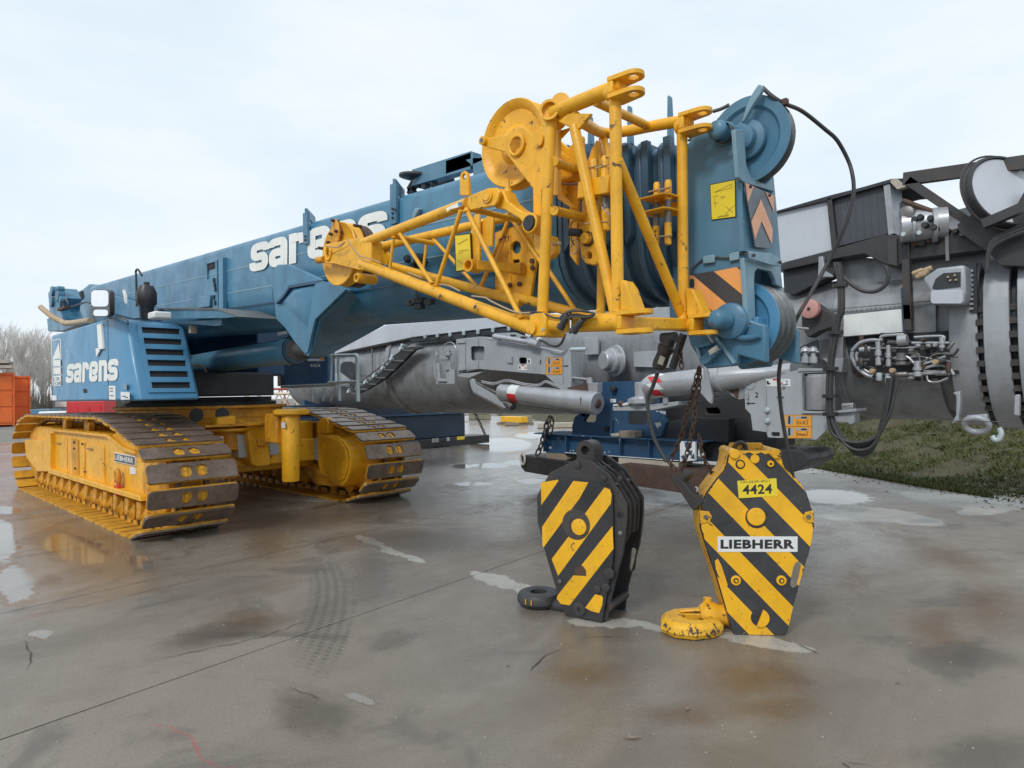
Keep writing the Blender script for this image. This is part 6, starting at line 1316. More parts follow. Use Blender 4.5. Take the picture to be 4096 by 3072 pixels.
for c, r_ in (((785, 1318), .028), ((855, 1305), .03), ((485, 1258), .016), ((640, 1478), .05), ((640, 1478), .02), ((825, 435), .022), ((612, 327), .026), ((958, 875), .016), ((955, 435), .02), ((880, 1190), .04)):
    p = LB(0, *c14(c))[0]; y0 = 0 if (c[0] < 900 and c[1] > 460) else .03
    MB().lathe((p.x, y0, p.z), (0, -1, 0), [(r_, 0), (r_, .012), (r_ * .7, .014)], n=16).obj('bolt', 'black_worn' if r_ > .018 else 'dull_steel', CV)
B2 = .36
rear = [p + Vector((0, B2, 0)) for p in mid0]
for i_, p in enumerate(rear): rear[i_] = Vector((p.x, p.y, p.z if p.z > .05 else .0))
cx2 = sum(p.x for p in mid0) / len(mid0)
slotB = [(cx2 + .235 + .022 * math.cos(R(a_)) + (.02 if s_ else 0), B2, (.47 if s_ else .33) + .022 * math.sin(R(a_))) for s_, rng in ((1, range(0, 181, 30)), (0, range(180, 361, 30))) for a_ in rng]
MB().prism(rear, (0, .03, 0), [slotB]).obj('rear_cheek', 'black', hb, bev=.006)
for y_ in (.15, .235):
    MB().prism([Vector((cx2 + (p.x - cx2) * .97, y_, p.z * .98)) for p in mid0 if p.z > .55] , (0, .022, 0)).obj('centre_cheek', 'black', hb, bev=.004)
pc = LB(0, *c14((625, 800)))[0]
for y_ in (.075, .18, .275): MB().lathe((pc.x, y_, pc.z), (0, 1, 0), [(.1, 0), (.30, 0), (.31, .01), (.27, .03), (.31, .05), (.30, .06), (.1, .06)], n=40).obj('sheave', 'black_worn', hb)
for (x_, z_, r_) in ((cx2 + .29, .80, .028), (cx2 + .2, 1.0, .024), (cx2 - .22, 1.0, .024), (cx2 + .18, .12, .03), (cx2 - .13, .15, .03)):
    MB().cyl((x_, .03, z_), (x_, B2 + .01, z_), r_, n=16).obj('spacer', 'black_worn', hb)
# bevelled top arms to the lug
tp = LB(0, *c14((612, 272), (700, 278)))
pl_c = LB(.16, *c14((670, 205)))[0]
# lug with eye
eye = LB(.12, *c14((688, 205)))[0]; bs = LB(.12, *c14((650, 290)))[0]
lug = [(eye.x - .07, bs.z - .06)] + [(eye.x + .075 * math.cos(R(a_)), eye.z + .075 * math.sin(R(a_))) for a_ in range(180, -1, -20)] + [(eye.x + .08, bs.z - .06)]
MB().prism([(a_, .11, b_) for a_, b_ in lug], (0, .16, 0), [[(eye.x + .034 * math.cos(R(a_)), .11, eye.z + .034 * math.sin(R(a_))) for a_ in range(0, 360, 30)]]).obj('lifting_eye', 'black_worn', hb, bev=.02)
for y_ in (.06, .30):
    MB().beam((eye.x + .0, y_ + .01, bs.z - .01), (cx2 + .25, y_ + .01, 1.0), .03, .05, up=(0, 1, 0)).obj('top_arm', 'black', hb, bev=.005)
MB().box((cx2 - .08, .06, bs.z - .10), (cx2 + .10, B2, bs.z - .04)).obj('top_bridge', 'black_worn', hb, bev=.01)
# edge strips on the right
for y_ in (.10, .19, .28):
    ch_ = [p for p, f in zip(mid0, body) if f[0] > 2000 + .4972 * 860 and f[1] < 1700 + .4972 * 950]
    mb = MB()
    for i in range(len(ch_) - 1): mb.beam(ch_[i] + Vector((-.01, y_, 0)), ch_[i + 1] + Vector((-.01, y_, 0)), .022, .018, up=(0, 1, 0))
    mb.obj('edge_rib', 'black_worn', hb)
h1 = LB(.15, *c14((450, 1450)))[0]
MB().lathe((h1.x + .1, .15, h1.z), (-1, 0, 0), [(.06, 0), (.06, .12), (.045, .16)], n=20).obj('shank', 'black', hb)
rc = LB(.2, *c14((290, 1415)))[0]
MB().lathe((h1.x - .16, .17, .075), (0, 0, 1), [(.07, .03), (.085, .04), (.12, .045), (.160, .03), (.175, .0), (.175, -.035), (.155, -.06), (.10, -.065), (.075, -.05), (.07, .03)], n=40, caps=False).obj('hook_ring', 'hose', hb)
for k in (-.02, .03):
    MB().beam((h1.x - .16 + k, -.012, .09), (h1.x - .16 + k, -.012, .05), .006, .003, up=(0, 1, 0)).obj('paint_mark', 'yellow_flat', hb)
# ============================================================ SILVER BOOM OF A SECOND CRANE, LYING ON TRESTLES BEHIND
AY, AZ = 10.45, 2.22
sb = thing('stored_boom', 'huge silver grey telescopic boom section lying on trestles behind the blue boom', 'boom section', (-7, AY, 1.2))
def cross(x, r_, zt=None, n=36):
    out = []
    for i in range(n):
        a_ = 2 * math.pi * i / n; c_, s_ = math.cos(a_), math.sin(a_)
        # upper half squarer, lower half round
        if s_ > 0: k = 1 / (abs(c_) ** 4 + abs(s_) ** 4) ** .25; k = min(k, 1.12)
        else: k = 1
        out.append(Vector((x, AY + r_ * c_ * k, AZ + r_ * s_ * k)))
    return out
TB = MB().loft([cross(-13.7, .98), cross(-8, .98), cross(-2.2, .98)]).obj('tube', 'silver', sb)
MB().loft([cross(-19, .90), cross(-13.69, .90)]).obj('tube', 'silver', sb)
MB().loft([cross(-2.2, .90), cross(1.5, .90)]).obj('tube', 'silver', sb)
def collar(x0, x1, r_, m, name='collar'): return MB().loft([cross(x0, r_), cross(x1, r_)]).obj(name, m, sb, bev=.01)
def xs(u, y_=9.45): return px(u, 1400, y=y_).x
collar(xs(3800), xs(3915), 1.05, 'silver_light'); collar(xs(3918), xs(3935), 1.00, 'dark', 'gap_ring'); collar(xs(3940), xs(4045), 1.08, 'silver_light'); collar(xs(4048), xs(4075), 1.00, 'dark', 'gap_ring'); collar(xs(4080), xs(4240), 1.12, 'silver_light')
collar(xs(3330), xs(3360), 1.01, 'silver'); collar(-13.75, -13.6, 1.02, 'silver')
SY = 9.40
def sp(name, m, y_, pts, th=.03, bev=.004, par=sb, **kw): return plate(par, name, m, y_, pts, th, bev=bev, **kw)
# chain of bolts along the black gap rings
for u in (3926, 4060):
    for a_ in range(-70, 60, 9):
        p = Vector((xs(u), AY - 1.02 * math.cos(R(a_)), AZ + 1.02 * math.sin(R(a_)))); MB().box(tuple(p - Vector((.04, .06, .035))), tuple(p + Vector((.04, .02, .035)))).obj('wedge_block', 'black_worn', sb)
# upper deck, left part
sp('deck_panel', 'pale_panel', 9.42, [(1315, 1412), (1545, 1301), (2045, 1262), (2160, 1258), (2160, 1296), (2045, 1303), (1650, 1348), (1345, 1412)], .9)
sp('deck_rail', 'dark', 9.36, c13((-20, 262), (300, 225), (960, 148), (1150, 140), (1150, 185), (990, 182), (960, 200), (400, 262), (-20, 290)), .1)
for a_, b_ in ((125, 240), (245, 230), (370, 222), (505, 208), (645, 198), (792, 182), (948, 165)):
    p = px(*c13((a_, b_))[0], y=9.33); MB().lathe(p, (0, 0, 1), [(.035, -.03), (.04, 0), (.04, .06), (.02, .08)], n=10).obj('bolt', 'galv', sb)
# energy chain stepping down to the left
EC = MB().beam(*Y(9.3, *d3((2190, 390), (1380, 1020))), .02, .02).obj('chain_core', 'dark', sb)
steps = [(2185, 430), (2075, 470), (1955, 600), (1845, 715), (1735, 815), (1625, 895), (1520, 960), (1415, 1010)]
for i in range(len(steps) - 1):
    a_, b_ = steps[i], steps[i + 1]; w0 = 150 - i * 6
    q = Y(9.22, *d3((b_[0], b_[1]), (a_[0], a_[1]), (a_[0] + w0, a_[1] + 8), (b_[0] + w0, b_[1] + 8)))
    MB().prism(q, (0, .10, 0)).obj('chain_link', 'dark', sb)
    q = Y(9.20, *d3((b_[0] - 5, b_[1] + 6), (b_[0] + w0, b_[1] + 12))); MB().beam(q[0], q[1], .03, .02, up=(0, 1, 0)).obj('chain_crosspiece', 'dull_steel', sb)
    p = px(*d3(b_)[0], y=9.2); MB().cyl(p + Vector((0, .03, .01)), p + Vector((0, -.05, .03)), .045, n=10).obj('chain_end_cap', 'galv', sb)
    p = px(*d3((b_[0] + 18, b_[1] - 40))[0], y=9.35); MB().cyl(p + Vector((0, .03, .01)), p + Vector((0, -.05, .03)), .042, n=10).obj('chain_end_cap', 'galv', sb)
sp('side_port', 'dark', 9.42, d3(*rrect(1300, 620, 1480, 860, 60)), .02); sp('side_port', 'silver_light', 9.40, d3((1200, 770), (1300, 760), (1420, 850), (1300, 900), (1200, 880)), .05)
sp('seam', 'dull_steel', 9.44, d3((1690, 450), (1698, 450), (1712, 760), (1704, 760)), .02, 0); sp('seam', 'dull_steel', 9.44, d3((1520, 750), (1760, 748), (1760, 755), (1520, 757)), .02, 0)
MB().tube([px(*q, y=9.2) for q in d3((1300, 930), (1400, 950), (1470, 930))], .02).obj('hose', 'hose', sb)
# upper part on the right: light box, dark box, frame
b0 = 9.55
sp('side_box', 'pale_panel', b0, c10((-120, 795), (30, 755), (465, 645), (512, 1105), (70, 1222), (-100, 1262)), 1.2, .01)
sp('box_top_rail', 'dark', b0 - .06, c10((-120, 800), (25, 758), (500, 620), (760, 555), (1040, 475), (1170, 470), (1170, 492), (1050, 505), (760, 585), (500, 660), (30, 772), (-120, 812)), 1.2)
sp('side_box', 'box_dark', b0 + .02, c10((465, 650), (975, 525), (1015, 965), (520, 1090)), 1.1, .01, label='dark grey ribbed box beside the light one')
for k in range(7):
    sp('rib', 'box_dark', b0 + .015 + - .0, c10((500 + 66 * k, 655 - 16 * k), (512 + 66 * k, 652 - 16 * k), (552 + 64 * k, 1072 - 15 * k), (540 + 64 * k, 1075 - 15 * k)), .02, 0)
sp('frame_post', 'black', b0 - .06, c10((468, 650), (508, 640), (560, 1090), (512, 1110)), .12); sp('frame_post', 'silver_light', b0 - .04, c10((968, 530), (1025, 520), (1065, 960), (1012, 975)), .5)
sp('frame_beam', 'black', b0 - .12, c10((520, 1100), (980, 970), (1180, 980), (1400, 960), (2230, 815), (2230, 1060), (1190, 1190), (1090, 1255), (990, 1240), (900, 1190), (800, 1140), (560, 1180), (60, 1290), (60, 1230)), .3, .01)
sp('underside', 'dark', b0 - .02, c10((75, 1225), (520, 1110), (560, 1300), (180, 1500), (90, 1480)), .3)
MB().beam(*Y(b0 - .1, *c10((1150, 482), (2230, 330))), .10, .15).obj('top_rail', 'black_worn', sb); MB().beam(*Y(b0 - .1, *c10((1190, 495), (1700, 845))), .10, .10).obj('strut', 'black_worn', sb)
sp('rail_cap', 'wood_pale', b0 - .14, c10((1030, 485), (1080, 470), (1150, 520), (1170, 545), (1090, 570), (1030, 510)), .1)
def blob_cyl(q, r_, L_, m, name, y_=9.3, ax=(0, -1, 0), par=sb, n=24):
    return MB().lathe(px(*q, y=y_), ax, [(r_ * .6, -L_ / 2), (r_, -L_ / 2 + .01), (r_, L_ / 2 - .01), (r_ * .8, L_ / 2)], n=n).obj(name, m, par)
W1 = blob_cyl(c10((1325, 885))[0], .19, .5, 'cyl', 'winch_drum', 9.4, (-.9, -.3, 0)); blob_cyl(c10((1420, 890))[0], .20, .06, 'silver_light', 'drum_flange', 9.35, (-.9, -.3, 0)); blob_cyl(c10((1235, 905))[0], .16, .05, 'silver_light', 'drum_flange', 9.3, (-.9, -.3, 0))
for a_, b_ in ((1270, 850), (1320, 830), (1360, 900), (1410, 840), (1440, 920)): blob_cyl(c10((a_, b_))[0], .035, .3, 'dark', 'drum_bolt', 9.3, (0, -1, 0))
sp('winch_bracket', 'black', 9.4, c10((1110, 690), (1150, 660), (1430, 765), (1460, 800), (1200, 800), (1210, 990), (1120, 990)), .2); blob_cyl(c10((1190, 790))[0], .085, .2, 'dull_steel', 'motor', 9.28); MB().cyl(*Y(9.3, *c10((1140, 668), (1430, 775))), .03, n=10).obj('rod', 'rust', sb)
for c_ in ((1150, 970), (1290, 955)): blob_cyl(c10(c_)[0], .03, .08, 'galv', 'lamp', 9.2)
sp('deck_box', 'pale_panel', b0 + .3, c10((1470, 790), (1800, 700), (1900, 850), (1560, 930)), .5)
RG = MB().lathe(px(*c10((2020, 590))[0], y=9.3), (.95, -.75, .28), [(.42, -.10), (.44, 0), (.42, .05), (.40, .05), (.39, 0)], n=48).obj('reel', 'black', sb)
MB().lathe(px(*c10((2020, 590))[0], y=9.3), (.95, -.75, .28), [(.39, 0), (.39, .025)], n=48).obj('reel_face', 'pale_panel', RG)
MB().torus(px(*c10((1990, 600))[0], y=9.3), (.95, -.75, .28), .46, .012, n=48, m=6).obj('reel_guard', 'black_worn', RG)
MB().beam(*Y(9.0, *c10((1850, 880), (2230, 720))), .12, .1).obj('reel_arm', 'black', sb)
sp('black_panel', 'black', 9.25, c10((1620, 880), (1780, 770), (2100, 790), (2230, 560), (2230, 1250), (2000, 1240), (1900, 1130), (1640, 950)), .3)
sp('shoulder_plate', 'silver', 9.75, c10((560, 1150), (1100, 1200), (1700, 1080), (1900, 1060), (1900, 1400), (560, 1450)), .1)
for k in range(12): sp('seam_bolt', 'dull_steel', 9.40, c11((640 + 42 * k, 205 - 4 * k), (652 + 42 * k, 204 - 4 * k), (652 + 42 * k, 214 - 4 * k), (640 + 42 * k, 215 - 4 * k)), .02, 0)
# post, panel and camera housing
sp('frame_post', 'black_worn', 9.22, c10((1130, 1190), (1195, 1190), (1215, 1720), (1145, 1720)), .12); sp('blue_post', 'blue_dark', 9.3, c11((1120, 0), (1140, 0), (1170, 385), (1140, 385)), .05); sp('frame_post', 'black_worn', 9.22, c11((1140, 150), (1200, 150), (1218, 378), (1155, 380)), .12)
sp('white_panel', 'white', 9.32, c11((615, 245), (1125, 190), (1140, 395), (610, 435)), .12, .01)
sp('seam', 'dull_steel', 9.42, c11((450, 195), (1560, 100), (1560, 108), (450, 203)), .02, 0); sp('seam', 'dull_steel', 9.42, c11((620, 240), (1130, 183), (1130, 190), (620, 247)), .02, 0)
CH = sp('housing', 'silver_light', 9.05, c10((1310, 1360), (1450, 1265), (1690, 1235), (1695, 1480), (1660, 1580), (1400, 1590), (1380, 1480)), .35, .03)
sp('housing_mouth', 'dark', 9.04, c10((1400, 1440), (1430, 1360), (1500, 1310), (1650, 1300), (1650, 1430), (1420, 1460)), .02, 0, par=CH); sp('housing_lid', 'pale_panel', 8.98, c10(*rrect(1385, 1460, 1670, 1580, 30)), .1, .02, par=CH)
for c_ in ((1540, 1345), (1600, 1330), (1560, 1375), (1610, 1370)): blob_cyl(c10(c_)[0], .014, .03, 'copper', 'terminal', 9.02, par=CH, n=8)
for a_, b_ in ((1270, 1300), (1320, 1310), (1350, 1280), (1300, 1330)): blob_cyl(c10((a_, b_))[0], .03, .12, 'copper', 'fitting', 9.1, (1, 0, .3), n=8)
sp('clip', 'silver_light', 9.0, c10((395, 1165), (430, 1160), (450, 1290), (520, 1330), (510, 1345), (390, 1340)), .05)
# hydraulic manifold in an open bay
BAY = sp('bay_back', 'dark', 9.46, c11((625, 440), (1560, 380), (1640, 760), (1300, 830), (700, 760)), .02, 0)
for pts, r_ in (((( 950, 470), (960, 430), (1150, 415)), .018), (((690, 560), (760, 490), (860, 465), (940, 470)), .022), (((700, 570), (690, 620), (740, 710), (830, 780), (930, 795)), .026), (((740, 570), (730, 620), (770, 700), (850, 760)), .02),
              (((790, 535), (900, 540), (1390, 525)), .012), (((1100, 470), (1180, 460)), .07), (((1220, 490), (1550, 490)), .016), (((1240, 440), (1480, 430), (1500, 470), (1480, 560)), .016), (((1080, 800), (1240, 800)), .02), (((1150, 770), (1560, 750)), .02), (((1310, 720), (1420, 690), (1530, 700), (1590, 770)), .018), (((1320, 740), (1570, 745)), .014), (((1350, 780), (1370, 830), (1450, 835), (1540, 800)), .014), (((1200, 660), (1560, 655)), .014), (((1200, 620), (1290, 610), (1420, 640)), .012)):
    MB().tube([px(*q, y=9.15) for q in c11(*pts)], r_, n=10).obj('hydraulic_pipe', 'cyl' if r_ > .015 else 'steel', sb)
for (a_, b_, c_, r_) in ((920, 480, 690, .035), (1010, 510, 700, .03), (1120, 580, 690, .06), (1270, 500, 530, .03), (1360, 500, 530, .03), (1480, 440, 540, .03), (1265, 650, 790, .045)):
    p, q = Y(9.05, *c11((a_, b_), (a_ + 5, c_))); L_ = (p - q).length; MB().lathe(q, (0, 0, 1), [(r_ * .7, 0), (r_, .01), (r_, L_ * .3), (r_ * .7, L_ * .32), (r_ * .7, L_ * .4), (r_ * 1.1, L_ * .42), (r_ * 1.1, L_ * .6), (r_ * .8, L_ * .62), (r_ * .8, L_)], n=14).obj('coupling', 'dull_steel' if r_ > .05 else 'cyl', sb)
for c_ in ((930, 790), (1010, 822)): blob_cyl(c11(c_)[0], .035, .1, 'galv', 'cap', 9.0, (0, 0, -1))
for c_ in ((870, 740), (1050, 735), (1430, 660)): blob_cyl(c11(c_)[0], .03, .1, 'copper', 'plug', 9.0)
sp('box_step', 'silver_light', 9.3, c11((430, 630), (615, 625), (600, 750), (560, 745), (440, 640)), .2); sp('stub_bracket', 'silver', 9.35, c11((380, 460), (610, 440), (610, 640), (400, 640)), .1)
rq = random.Random(8)
for k in range(46):
    a_, b_ = rq.uniform(700, 1560), rq.uniform(440, 800); m_ = rq.choice(('dull_steel', 'dark', 'cyl', 'black_worn', 'rust')); r_ = rq.uniform(.015, .04)
    d_ = rq.choice(((1, 0, 0), (0, 0, 1), (0, -1, 0), (.6, 0, .8))); blob_cyl(c11((a_, b_))[0], r_, rq.uniform(.05, .18), m_, 'fitting', 9.15 + rq.uniform(-.1, .15), d_, n=10)
for k in range(9):
    a_, b_ = rq.uniform(700, 1300), rq.uniform(450, 760); pts = [(a_, b_)]
    for _ in range(4): a_ += rq.uniform(20, 150); b_ += rq.uniform(-70, 70); pts.append((a_, min(820, max(440, b_))))
    MB().tube([px(*q, y=9.1 + .02 * k) for q in c11(*pts)], rq.choice((.010, .014, .018)), n=8).obj('small_hose', rq.choice(('hose', 'dull_steel', 'cyl')), sb)
for k in range(16):
    a_ = 1190 + 60 * k; b_ = 1010 - 11 * k + rq.uniform(-30, 90); blob_cyl(c10((a_, b_))[0], rq.uniform(.02, .05), .08, rq.choice(('dull_steel', 'black_worn', 'rust')), 'beam_bolt', b0 - .14, n=10)
for pts in (((1510, 960), (1545, 955), (1550, 1200), (1520, 1205)), ((1180, 985), (1195, 980), (1200, 1190), (1185, 1190)), ((1000, 1010), (1085, 1000), (1090, 1250), (1010, 1230))): sp('stiffener', 'black_worn' if pts[0][0] != 1510 else 'dull_steel', b0 - .16, c10(*pts), .04)
for k in range(3): MB().tube([px(*q, y=9.1) for q in c10((2230, 880 + 30 * k), (2100, 930 + 28 * k), (1960, 1000 + 30 * k), (1900, 1100 + 20 * k), (1880, 1300))], .022, n=8).obj('drag_hose', 'hose', sb)
sp('dark_recess', 'dark', 9.38, c10((1720, 1230), (1790, 1220), (1800, 1659), (1740, 1659)), .05, 0)
for k in range(9): sp('recess_block', 'silver_light', 9.36, c10((1725, 1280 + 42 * k), (1760, 1278 + 42 * k), (1762, 1296 + 42 * k), (1728, 1298 + 42 * k)), .04, 0)
# lugs under the collars
sp('collar_foot', 'silver_light', 9.2, c11((1580, 930), (1645, 915), (1650, 1020), (1635, 1140), (1640, 1180), (1565, 1210), (1610, 1130), (1610, 960)), .12, .01)
p = px(*c11((1790, 1215))[0], y=9.1); MB().torus(p, (0, 1, .6), .095, .035, n=28, sx=1.2).obj('lifting_ring', 'silver_light', sb); sp('ring_mount', 'silver_light', 9.15, c11((1700, 1130), (1880, 1120), (1890, 1180), (1705, 1190)), .12, .01)
MB().tube([px(*q, y=9.1) for q in c11((1990, 1240), (2010, 1290), (1990, 1340), (1950, 1345), (1930, 1310))], .03).obj('hook_end', 'galv', sb)
sp('collar_foot', 'silver_light', 9.15, c11((2130, 950), (2170, 945), (2170, 1140), (2125, 1130)), .1, .01)
MB().tube([px(*q, y=9.0) for q in c11((1050, 1150), (1300, 1165), (1600, 1180), (2100, 1190))], .005).obj('wire', 'wire', sb)
# left lower winch block seen beside the head
sp('winch_block', 'black_worn', 9.0, c11((240, 200), (330, 120), (420, 180), (520, 250), (530, 340), (400, 380), (300, 440), (250, 360)), .25); blob_cyl(c11((320, 190))[0], .12, .10, 'pink', 'pink_cap', 8.9)
blob_cyl(c11((318, 190))[0], .02, .12, 'dark', 'cap_bolt', 8.89)
for a_ in (280, 350):
    p, q = Y(8.9, *c11((a_, 520), (a_, 680))); L_ = (p - q).length; MB().lathe(q, (0, 0, 1), [(.03, 0), (.05, .02), (.05, L_ * .4), (.03, L_ * .45), (.03, L_ * .7), (.06, L_ * .72), (.05, L_ * .9), (.01, L_)], n=14).obj('valve', 'cyl', sb); MB().cyl(*Y(8.88, *c11((a_ - 60, 572), (a_ + 50, 570))), .012, n=8).obj('valve_handle', 'steel', sb)
sp('valve_back', 'dark', 9.1, c11((190, 560), (240, 520), (380, 460), (390, 660), (300, 690), (220, 640)), .05)

# ---- side support bracket marked 1
BY1 = 8.75
b1 = thing('support_bracket', 'grey slewing support bracket marked 1 with a silver cylinder below it', 'bracket', tuple(px(2040, 1470, y=BY1)), group='grey numbered support brackets on the silver boom')
b1p = c13((430, 275), (520, 255), (650, 248), (820, 285), (1450, 395), (1500, 360), (1552, 352), (1562, 740), (1480, 772), (1300, 610), (650, 555), (520, 565), (440, 600))
P1 = plate(b1, 'side_plate', 'grey', BY1, b1p, .03, .004, [c13(*rrect(572, 332, 706, 472, 22)), c13(*rrect(1045, 442, 1122, 505, 22))])
plate(b1, 'side_plate', 'grey', BY1 + .30, b1p, .03); plate(b1, 'inner_panel', 'silver_light', BY1 + .12, c13((560, 320), (720, 320), (720, 480), (560, 480)), .02); plate(b1, 'inner_panel', 'dark', BY1 + .12, c13((1030, 430), (1140, 430), (1140, 520), (1030, 520)), .02)
for a_, b_ in (((430, 272), (650, 246)), ((650, 246), (1460, 398)), ((440, 600), (650, 556)), ((650, 556), (1300, 610)), ((1300, 610), (1480, 772)), ((1555, 355), (1562, 745)), ((432, 275), (440, 600))):
    p, q = Y(BY1 + .01, *c13(a_, b_)); MB().beam(p, q, .36, .025, up=(0, 0, 1) if abs((q - p).normalized().z) < .8 else (1, 0, 0)).obj('flange', 'grey', b1) if False else MB().prism([p, q, q + Vector((0, .31, 0)), p + Vector((0, .31, 0))], (0, 0, .02)).obj('flange', 'silver_light', b1)
for a_, b_ in (((648, 250), (648, 332)), ((648, 475), (648, 556)), ((520, 262), (520, 565)), ((1480, 400), (1480, 700))):
    MB().beam(*Y(BY1 - .008, *c13(a_, b_)), .010, .012, up=(0, 1, 0)).obj('weld', 'silver_light', P1)
plate(b1, 'end_cap', 'grey', BY1 - .03, c13((430, 268), (515, 255), (515, 300), (430, 302)), .05, .006); plate(b1, 'end_cap', 'grey', BY1 - .03, c13((440, 530), (515, 525), (515, 565), (440, 575)), .05, .006)
plate(b1, 'tail', 'grey', BY1 + .02, c13((440, 600), (690, 585), (560, 640), (450, 628)), .2)
plate(P1, 'handle', 'cyl', BY1 - .03, c13((968, 435), (978, 435), (978, 500), (925, 492), (925, 485), (968, 488)), .02)
plate(P1, 'number_sticker', 'white', BY1 - .004, c13((1128, 452), (1165, 452), (1165, 508), (1128, 508)), .004); plate(P1, 'sticker', 'white', BY1 - .004, c13((1038, 518), (1124, 514), (1125, 570), (1040, 565)), .004)
plate(P1, 'print', 'red', BY1 - .006, c13((1070, 514), (1098, 513), (1098, 524), (1070, 525)), .002); plate(P1, 'print', 'ink', BY1 - .006, c13((1046, 528), (1060, 528), (1062, 555), (1050, 556)), .002); plate(P1, 'print', 'red', BY1 - .006, c13((1103, 550), (1115, 530), (1122, 552)), .002)
def num(s_, pts, par, y_, m='ink'):
    q = Y(y_, *pts); text(s_, q[0], q[1] - q[0], q[2] - q[0], (0, -.001, 0), 'number', m, par, .01)
num('1', c13((1138, 498), (1152, 498), (1138, 464)), P1, BY1 - .006); num('1', c13((1254, 508), (1264, 508), (1254, 466)), P1, BY1 - .004)
def arrow(par, y_, a_, b_, crp, hd=12, wd=5):
    (x0, y0), (x1, y1) = a_, b_; dx, dy = x1 - x0, y1 - y0; L_ = math.hypot(dx, dy); dx /= L_; dy /= L_
    mx, my = x1 - dx * hd * 1.6, y1 - dy * hd * 1.6
    pts = [(x0 - dy * wd, y0 + dx * wd), (mx - dy * wd, my + dx * wd), (mx - dy * hd, my + dx * hd), (x1, y1), (mx + dy * hd, my - dx * hd), (mx + dy * wd, my - dx * wd), (x0 + dy * wd, y0 - dx * wd)]
    MB().sheet([p + NY * .003 for p in Y(y_, *crp(*pts))]).obj('arrow', 'ink', par)
arrow(P1, BY1, (1485, 526), (1535, 526), c16)
def okdanger(par, y_, P, crp):
    """P: x0,y0,x1,y1 in crop coordinates"""
    x0, y0, x1, y1 = P; ym = (y0 + y1) / 2; w_ = x1 - x0; h_ = y1 - y0
    o = plate(par, 'instruction_sticker', 'orange_sticker', y_ - .003, crp((x0, y0), (x1, y0), (x1, y1), (x0, y1)), .003)
    def b(a_, c_, d_, e_, m='ink', k=.005): MB().sheet([p + NY * k for p in Y(y_, *crp((x0 + a_ * w_, y0 + c_ * h_), (x0 + d_ * w_, y0 + c_ * h_), (x0 + d_ * w_, y0 + e_ * h_), (x0 + a_ * w_, y0 + e_ * h_)))]).obj('print', m, o)
    b(0, .49, 1, .505); b(0, 0, 1, .012); b(0, .988, 1, 1); b(0, 0, .01, 1); b(.99, 0, 1, 1)
    for s_, t_ in ((0, 'O.K.'), (.5, 'Danger')):
        b(.10, s_ + .06, .34, s_ + .40, 'grey'); b(.16, s_ + .05, .24, s_ + .38, 'ink', .006); b(.40, s_ + .06, .88, s_ + .17, 'grey'); b(.62, s_ + .08, .82, s_ + .15, 'ink', .006); b(.46, s_ + .2, .48, s_ + .42); b(.82, s_ + .2, .84, s_ + .42)
        q = Y(y_ - .005, *crp((x0 + .50 * w_, y0 + (s_ + .40) * h_), (x0 + .80 * w_, y0 + (s_ + .40) * h_), (x0 + .50 * w_, y0 + (s_ + .27) * h_))); text(t_, q[0], q[1] - q[0], q[2] - q[0], NY * .001, 'print', 'ink', o, .01)
okdanger(P1, BY1, (1313, 442, 1471, 611), c16)
# latch assembly at its left end
LT = plate(b1, 'latch_frame', 'grey', BY1 - .02, c13((232, 500), (262, 500), (268, 650), (330, 650), (330, 495), (362, 495), (372, 560), (410, 560), (412, 702), (232, 706)), .06, .005)
plate(LT, 'latch_plate', 'cyl', BY1 - .04, c13((205, 500), (225, 500), (235, 600), (225, 670), (208, 600)), .05); plate(LT, 'latch_bar', 'steel', BY1 - .05, c13((240, 668), (328, 668), (328, 682), (240, 684)), .03)
for a_, b_, r_ in ((325, 440, .10), (300, 420, .06), (350, 400, .07), (345, 540, .05), (240, 405, .04)): MB().lathe(px(*c13((a_, b_))[0], y=BY1 - .02), (0, 0, 1), [(r_ * .6, -.06), (r_, -.05), (r_, 0), (r_ * .8, .01), (r_ * .8, .06)], n=16).obj('knuckle', 'cyl', LT)
MB().tube([px(*q, y=BY1 - .04) for q in c13((300, 370), (305, 330), (340, 300), (385, 295), (420, 330), (435, 400), (438, 560))], .010).obj('pressure_pipe', 'steel', b1)
# cylinder below
CA, CBx = px(*c13((880, 780))[0], y=BY1 - .12), px(*c13((1820, 895))[0], y=BY1 - .12); dd = (CBx - CA).normalized(); L_ = (CBx - CA).length
rc_ = .165
CY1 = MB().lathe(CA, dd, [(rc_ * .8, -.02), (rc_ * .92, 0), (rc_ * .92, .15), (rc_ * .95, .3), (rc_ * 1.12, L_ - .2), (rc_ * 1.12, L_ - .02), (rc_ * 1.02, L_)], n=36).obj('support_cylinder', 'cyl', b1)
MB().lathe(CBx, dd, [(.075, 0), (.075, .01), (.06, .03), (.03, .035)], n=20).obj('end_bolt', 'rust', CY1)
def band(o, A, d, r0, h0, h1, a0, a1, m, k=6, lean=0.):
    u, w_ = perp(d); vs = []
    for j in (0, 1):
        for i in range(k + 1):
            a_ = R(a0 + (a1 - a0) * i / k); hh = (h0, h1)[j] + lean * (i / k); vs.append(A + d * hh + (u * math.cos(a_) + w_ * math.sin(a_)) * r0)
    MB().add(vs, [(i, i + 1, k + 2 + i, k + 1 + i) for i in range(k)]).obj('reflective_band', m, o)
for k in range(4):
    band(CY1, CA, dd, rc_ * .975, .28, .50, 0 + 90 * k, 90 + 90 * k, 'white' if k % 2 else 'red', 8)
for q in (((1520, 740), (1720, 690), (1725, 790), (1560, 810), (1510, 790)), ((1720, 690), (1815, 690), (1815, 790), (1730, 790))):
    plate(b1, 'rod_guide', 'rust' if q[0][0] < 1600 else 'cyl', BY1 - .12, c13(*q), .14, .006)
